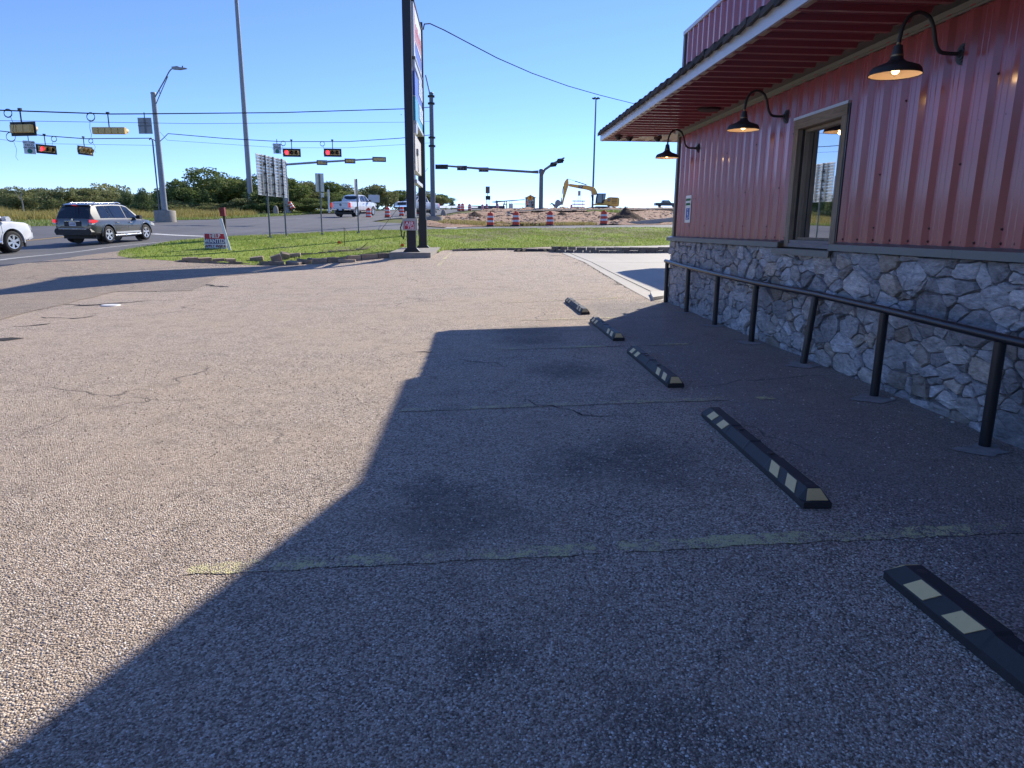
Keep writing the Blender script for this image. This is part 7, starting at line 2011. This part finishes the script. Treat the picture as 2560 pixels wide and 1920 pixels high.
for k, px in enumerate((962, 970, 984, 994, 1004)):
    p = Vector((-7.915,66.000,2.113)) + (Vector((-6.621,68.500,2.337)) - Vector((-7.915,66.000,2.113))) * (k / 4) - Vector(gs.location); mb.bb((p.x - .03, p.y - .33, p.z - .2), (p.x + .03, p.y - .27, p.z + .30 - .03 * (k % 2)))
mb.build('stub', M['alu'], gs)
# guardrail
gr_ = empty('guardrail', (-5.773,112.000,4.461), 0, 'white steel guardrail along the far ramp left of the barrels', 'guardrail'); go = Vector(gr_.location)
q = [Vector((-5.969,110.000,4.731)), Vector((-4.013,125.000,5.234)), Vector((-2.163,140.000,5.668)), Vector((1.632,170.000,6.513))]
mb = MB()
for a, b in zip(q, q[1:]):
    mb.add([a - go + Vector((0, 0, -.28)), b - go + Vector((0, 0, -.28)), b - go + Vector((0, 0, .08)), a - go + Vector((0, 0, .08))] + [a - go + Vector((0, .08, -.28)), b - go + Vector((0, .08, -.28)), b - go + Vector((0, .08, .08)), a - go + Vector((0, .08, .08))], [(0, 1, 2, 3), (4, 5, 6, 7), (0, 1, 5, 4), (1, 2, 6, 5), (2, 3, 7, 6), (3, 0, 4, 7)])
mb.build('rail', M['white_face'], gr_)
for k in range(8):
    s = k / 7 * 2.99; i = int(s); p = q[i] + (q[i + 1] - q[i]) * (s - i) - go
    mb = MB(); mb.bb((p.x - .06, p.y + .09, p.z - .95), (p.x + .06, p.y + .2, p.z + .05)); mb.build('post', M['galv_dark'], gr_)
# bridge barrier wall far off
mb = MB(); a, b = Vector((0.019,175.000,5.981)), Vector((8.234,175.000,6.158)); mb.bb((0, -.2, -1), (b.x - a.x, .2, .95)); tag(mb.build('bridge_barrier', pmat('dark_barrier', (.10, .095, .11), .9, var=.2), loc=a), 'long dark bridge barrier behind the far barrels', 'wall')

# striped barricade with a sign on two legs
M['stripe_red'] = M['barrel']
bc = empty('barricade', (21.560,143.000,5.377), 0, 'three railed striped road barricade in front of the excavator boom', 'barricade')
for k in range(3):
    z = .42 + k * .62; rl = None
    mb = MB(); mb.bb((-1.28, -.03, z - .1), (1.28, .0, z + .1)); rl = mb.build('board', M['barrel_white'], bc)
    mb = MB()
    for j in range(7): x = -1.2 + j * .36; mb.prism([(x, -.1), (x + .18, -.1), (x + .28, .1), (x + .10, .1)], (0, -.034, z), (1, 0, 0), (0, 0, 1), (0, .003, 0))
    mb.build('stripes', M['stripe_red'], rl)
for x in (-.8, .8):
    mb = MB(); mb.bb((x - .04, .0, -.1), (x + .04, .06, 1.8)); mb.bb((x - .05, -.6, -.08), (x + .05, .6, .02)); mb.build('leg', M['alu'], bc)
bs = empty('road_sign', (21.868,144.500,5.418), 0, 'grey sign on two tall legs rising behind the barricade', 'sign'); zt2 = (21.758,144.500,9.106)[2] - bs.location.z; zb2 = (21.787,144.500,8.130)[2] - bs.location.z
for x in (-.2, .2):
    mb = MB(); mb.tube([(x, 0, -.1), (x, 0, zt2)], .035, 6); mb.build('leg', M['alu'], bs)
mb = MB(); mb.bb((-.27, -.05, zb2), (.27, -.03, zt2)); sp1 = mb.build('sign_plate', pmat('sign_grey', (.38, .38, .39), .6), bs)
mb = MB(); [mb.bb((-.2, -.056, zb2 + (zt2 - zb2) * f), (.2, -.051, zb2 + (zt2 - zb2) * (f + .07))) for f in (.2, .42, .64, .8)]; mb.build('text_lines', M['machine_grey'], sp1)
# portable sign panel and dark box on legs
ps = empty('portable_sign', (3.404,138.000,5.142), 0, 'tall portable sign with brown arrow panel above a dark box', 'sign'); po_ = Vector(ps.location)
def zp(y): return 0
q = [(2.786,138.000,9.371), (3.592,138.000,8.086), (2.787,138.000,7.632), (3.710,138.000,6.899)]
mb = MB(); mb.bb((q[0][0] - po_.x, -.05, q[1][2] - po_.z), (q[1][0] - po_.x, .05, q[0][2] - po_.z)); pn = mb.build('sign_panel', M['machine_grey'], ps)
mb = MB(); w_ = q[1][0] - q[0][0]; mb.bb((q[0][0] - po_.x + w_ * .1, -.06, q[1][2] - po_.z + .15), (q[0][0] - po_.x + w_ * .68, -.051, q[0][2] - po_.z - .2)); mb.build('brown_face', pmat('brown_face', (.22, .11, .05), .6), pn)
mb = MB(); mb.bb((q[2][0] - po_.x, -.2, q[3][2] - po_.z), (q[3][0] - po_.x, .2, q[2][2] - po_.z)); mb.build('signal_box', M['machine_black'], ps)
for x in (q[2][0] - po_.x + .22, q[3][0] - po_.x - .25):
    mb = MB(); mb.bb((x - .05, -.05, -.2), (x + .05, .05, q[3][2] - po_.z)); mb.build('leg', M['galv_dark'], ps)
mb = MB(); xm = (q[0][0] + q[1][0]) / 2 - po_.x; mb.tube([(xm, 0, q[2][2] - po_.z), (xm, 0, q[1][2] - po_.z)], .06, 6); mb.build('mast', M['galv_dark'], ps)
# orange diamond sign and the little hut behind it
ds = empty('diamond_sign', (10.549,128.000,4.952), 0, 'orange diamond warning sign in front of the little hut', 'sign'); dz = (10.521,128.000,6.930)[2] - ds.location.z
mb = MB(); mb.tube([(0, 0, -.2), (0, 0, dz)], .04, 6); mb.build('sign_post', M['galv_steel'], ds)
mb = MB(); s = .58; mb.prism([(-s, 0), (0, -s), (s, 0), (0, s)], (0, -.05, dz), (1, 0, 0), (0, 0, 1), (0, -.02, 0)); dp_ = mb.build('sign_plate', pmat('warning_orange', (.72, .30, .01), .5, emit=None), ds)
mb = MB(); mb.bb((-.06, -.076, dz - .28), (.06, -.071, dz + .1)); mb.prism([(-.2, 0), (.2, 0), (0, .26)], (0, -.071, dz + .06), (1, 0, 0), (0, 0, 1), (0, -.005, 0)); mb.build('arrow', M['machine_black'], dp_)
hu = empty('hut', (19.915,240.000,7.975), 0, 'little far hut with a pitched roof behind the diamond sign', 'hut'); ho = Vector(hu.location)
hz1, hz2 = (19.861,240.000,11.747)[2] - ho.z, (19.849,240.000,12.589)[2] - ho.z
mb = MB(); mb.bb((-1.55, 0, -1), (1.55, 2.5, hz1)); mb.build('wall', pmat('hut_wall', (.26, .25, .22), .8), hu)
mb = MB(); mb.prism([(-1.95, hz1 - .05), (1.95, hz1 - .05), (0, hz2)], (0, -.35, 0), (1, 0, 0), (0, 0, 1), (0, 3.2, 0)); mb.build('roof', M['machine_grey'], hu)
for k, z in enumerate((.5, 1.5, 2.4)):
    mb = MB(); mb.bb((-1.1, -.03, z), (1.1, -.005, z + .6)); mb.build('window', M['cab_glass'], hu)
# crowd barrier fence and box by the workers
fb = empty('site_fence', (9.609,135.000,5.089), 0, 'low pale barrier fence beside the workers', 'fence')
mb = MB(); mb.bb((-1.5, -.03, .95), (1.5, .03, 1.05)); mb.bb((-1.5, -.03, .12), (1.5, .03, .2)); mb.build('rail', M['white_face'], fb)
for k in range(9):
    mb = MB(); mb.bb((-1.5 + k * .375 - .03, -.03, 0), (-1.5 + k * .375 + .03, .03, .95)); mb.build('picket', M['white_face'], fb)
gb = empty('generator_box', (7.876,142.000,5.214), 0, 'pale blue grey cabinet standing right of the workers', 'cabinet')
mb = MB(); mb.bb((-.4, -.4, -.1), (.4, .4, 1.15)); mb.build('cabinet_body', M['galv'], gb)
mb = MB(); mb.tube([(-.2, 0, 1.15), (-.2, 0, 1.7)], .04, 6); mb.tube([(.2, 0, 1.15), (.2, 0, 1.7)], .04, 6); mb.build('stack_pipe', M['galv_dark'], gb)
# parked vehicle roof seen over the crest by the wall corner
pv = empty('pickup_truck', (52.267,190.000,7.410), 0, 'far dark pickup truck parked on the crest by the building corner', 'pickup truck')
mb = MB(); mb.prism([(-3, .5), (3, .5), (3, 1.1), (1.2, 1.25), (.6, 1.9), (-.9, 1.9), (-1.1, 1.25), (-3, 1.2)], (0, -.9, 0), (1, 0, 0), (0, 0, 1), (0, 1.8, 0)); mb.build('body', pmat('dark_truck_paint', (.06, .05, .06), .3), pv)
mb = MB(); mb.prism([(-.8, 1.3), (.8, 1.3), (.5, 1.8), (-.75, 1.8)], (0, -.91, 0), (1, 0, 0), (0, 0, 1), (0, -.01, 0)); mb.build('window', M['car_glass'], pv)
for x in (-1.9, 1.9):
    mb = MB(); mb.lathe([(0, -.15), (.4, -.15), (.42, 0), (.4, .15), (0, .15)], c=(x, -.85, .4), axis=(0, 1, 0), n=16); mb.build('wheel', M['tyre'], pv)
# white delineator domes
for p, lab in (((-3.149,82.000,2.635), 'rounded pale concrete marker on the kerb right of the grey pole'), ((-24.656,92.000,3.167), 'rounded pale marker in the weeds behind the sign posts')):
    dm = MB(); dm.lathe([(.32, -.1), (.32, .45), (.25, .75), (.1, .92), (0, .95)], n=14); tag(dm.build('marker_dome', M['conc_block'], loc=p, smooth=50), lab, 'marker', 'rounded pale road markers')

# ---------------------------------------------------------------- workers
def person(loc, rz, label, shirt, legs, hat, lean=0.0, arms='down', h=1.76):
    t = empty('person', loc, rz, label, 'person', 'road workers by the fence')
    k = h / 1.76
    jt = {'pel': (0, 0, .95), 'waist': (0, lean * .15, 1.12), 'chest': (0, lean * .35, 1.34), 'neck': (0, lean * .5, 1.50), 'head0': (0, lean * .56, 1.58), 'head': (0, lean * .62, 1.66), 'top': (0, lean * .62, 1.76)}
    for s, n in ((-1, 'l'), (1, 'r')):
        jt.update({'hip' + n: (s * .10, 0, .90), 'kne' + n: (s * .12, .04, .50), 'ank' + n: (s * .13, -.02, .09), 'toe' + n: (s * .14, .15, .04), 'sho' + n: (s * .19, lean * .42, 1.44)})
        if arms == 'down': jt.update({'elb' + n: (s * .25, lean * .4 - .02, 1.16), 'wri' + n: (s * .25, lean * .4 + .10, .93), 'han' + n: (s * .25, lean * .4 + .14, .84)})
        else: jt.update({'elb' + n: (s * .27, lean * .5 + .12, 1.20), 'wri' + n: (s * .16, lean * .5 + .34, 1.16), 'han' + n: (s * .12, lean * .5 + .42, 1.17)})
    rad = {'pel': .145, 'waist': .135, 'chest': .16, 'neck': .062, 'head0': .085, 'head': .105, 'top': .06}
    for n in 'lr': rad.update({'hip' + n: .10, 'kne' + n: .068, 'ank' + n: .048, 'toe' + n: .04, 'sho' + n: .075, 'elb' + n: .052, 'wri' + n: .036, 'han' + n: .042})
    names = list(jt); ed = [('pel', 'waist'), ('waist', 'chest'), ('chest', 'neck'), ('neck', 'head0'), ('head0', 'head'), ('head', 'top')]
    for n in 'lr': ed += [('pel', 'hip' + n), ('hip' + n, 'kne' + n), ('kne' + n, 'ank' + n), ('ank' + n, 'toe' + n), ('chest', 'sho' + n), ('sho' + n, 'elb' + n), ('elb' + n, 'wri' + n), ('wri' + n, 'han' + n)]
    me = bpy.data.meshes.new('body'); me.from_pydata([tuple(c * k for c in jt[n]) for n in names], [(names.index(a), names.index(b)) for a, b in ed], [])
    o = bpy.data.objects.new('body', me); COL.objects.link(o); o.parent = t
    sk = o.modifiers.new('skin', 'SKIN'); sv = me.skin_vertices[0].data
    for i, n in enumerate(names): sv[i].radius = (rad[n] * k, rad[n] * k * .85); sv[i].use_root = (n == 'pel')
    ss = o.modifiers.new('sub', 'SUBSURF'); ss.levels = 1; ss.render_levels = 1
    dg = bpy.context.evaluated_depsgraph_get(); dg.update(); m2 = bpy.data.meshes.new_from_object(o.evaluated_get(dg)); o.modifiers.clear(); o.data = m2
    for mm in (shirt, legs, M['skin'], M['boot']): m2.materials.append(mm)
    for p in m2.polygons:
        z = p.center.z / k; x = abs(p.center.x) / k
        p.material_index = 3 if z < .16 else 1 if z < .93 and x < .2 else 2 if (z > 1.52 or (x > .2 and z < 1.0) or (arms != 'down' and p.center.y / k > lean * .5 + .33)) else 0
        p.use_smooth = True
    hz = Vector(jt['head']) * k
    mb = MB(); mb.lathe([(.165, .04), (.16, .05), (.125, .055), (.12, .09), (.09, .135), (.03, .155), (0, .157)], c=hz, n=16); mb.build('hard_hat', hat, t, smooth=60)
    mb = MB(); mb.box(hz + Vector((0, .10, -.01)), (.03, .035, .045)); mb.box(hz + Vector((-.10, 0, -.01)), (.02, .04, .06)); mb.box(hz + Vector((.10, 0, -.01)), (.02, .04, .06)); mb.build('nose_and_ears', M['skin'], t)
    mb = MB(); mb.box(hz + Vector((-.035, .096, .02)), (.022, .012, .014)); mb.box(hz + Vector((.035, .096, .02)), (.022, .012, .014)); mb.box(hz + Vector((0, .092, -.052)), (.05, .012, .012)); mb.build('eyes_and_mouth', M['machine_black'], t)
    mb = MB()
    for n in 'lr':
        a = Vector(jt['wri' + n]) * k; b = Vector(jt['han' + n]) * k; d = (b - a).normalized(); sd_ = d.cross(Vector((0, 0, 1))).normalized() if abs(d.z) < .9 else Vector((0, 1, 0))
        for i in range(4): p = b + sd_ * (-.03 + i * .02); mb.tube([p, p + d * (.05 - .006 * abs(i - 1.5)), p + d * .075 + Vector((0, .012, 0))], .0085, 5)
        mb.tube([b - d * .03 + sd_ * .035, b + sd_ * .06 + d * .02], .009, 5)
    mb.build('fingers', M['skin'], t)
    mb = MB()
    for z_ in (1.12, 1.3): mb.lathe([(.165, 0), (.168, .025), (.165, .05)], c=Vector((0, lean * (.15 if z_ < 1.2 else .33), z_)) * k, n=16)
    mb.build('reflective_band', M['barrel_white'], t)
    return t
M['skin'] = pmat('skin', (.34, .19, .13), .6, var=.1); M['boot'] = pmat('boots', (.05, .035, .025), .8)
M['hivis_green'] = pmat('lime_vest', (.34, .40, .04), .8); M['hivis_orange'] = pmat('orange_vest', (.70, .20, .07), .8); M['dark_shirt'] = pmat('dark_shirt', (.06, .06, .07), .9); M['dark_trousers'] = pmat('dark_trousers', (.03, .032, .045), .9)
M['hat_lime'] = pmat('lime_hat', (.34, .38, .06), .5); M['hat_white'] = pmat('white_hat', (.7, .7, .68), .5)
person((7.280,146.000,5.113), 1.2, 'person in lime vest and hard hat, dark trousers, standing', M['hivis_green'], M['dark_trousers'], M['hat_lime'], .15, 'fwd')
person((6.629,147.000,5.154), -1.4, 'person in dark clothes facing the one in lime', M['dark_shirt'], M['dark_trousers'], M['hat_white'], .35, 'fwd')
person((10.440,133.000,4.937), 2.6, 'person in orange vest beside the pale fence', M['hivis_orange'], M['dark_trousers'], M['hat_white'], .1, 'fwd', 1.8)
person((11.670,136.000,5.062), .4, 'person in dark jacket right of the one in orange', M['dark_shirt'], M['dark_trousers'], M['hat_white'], .0, 'down', 1.78)
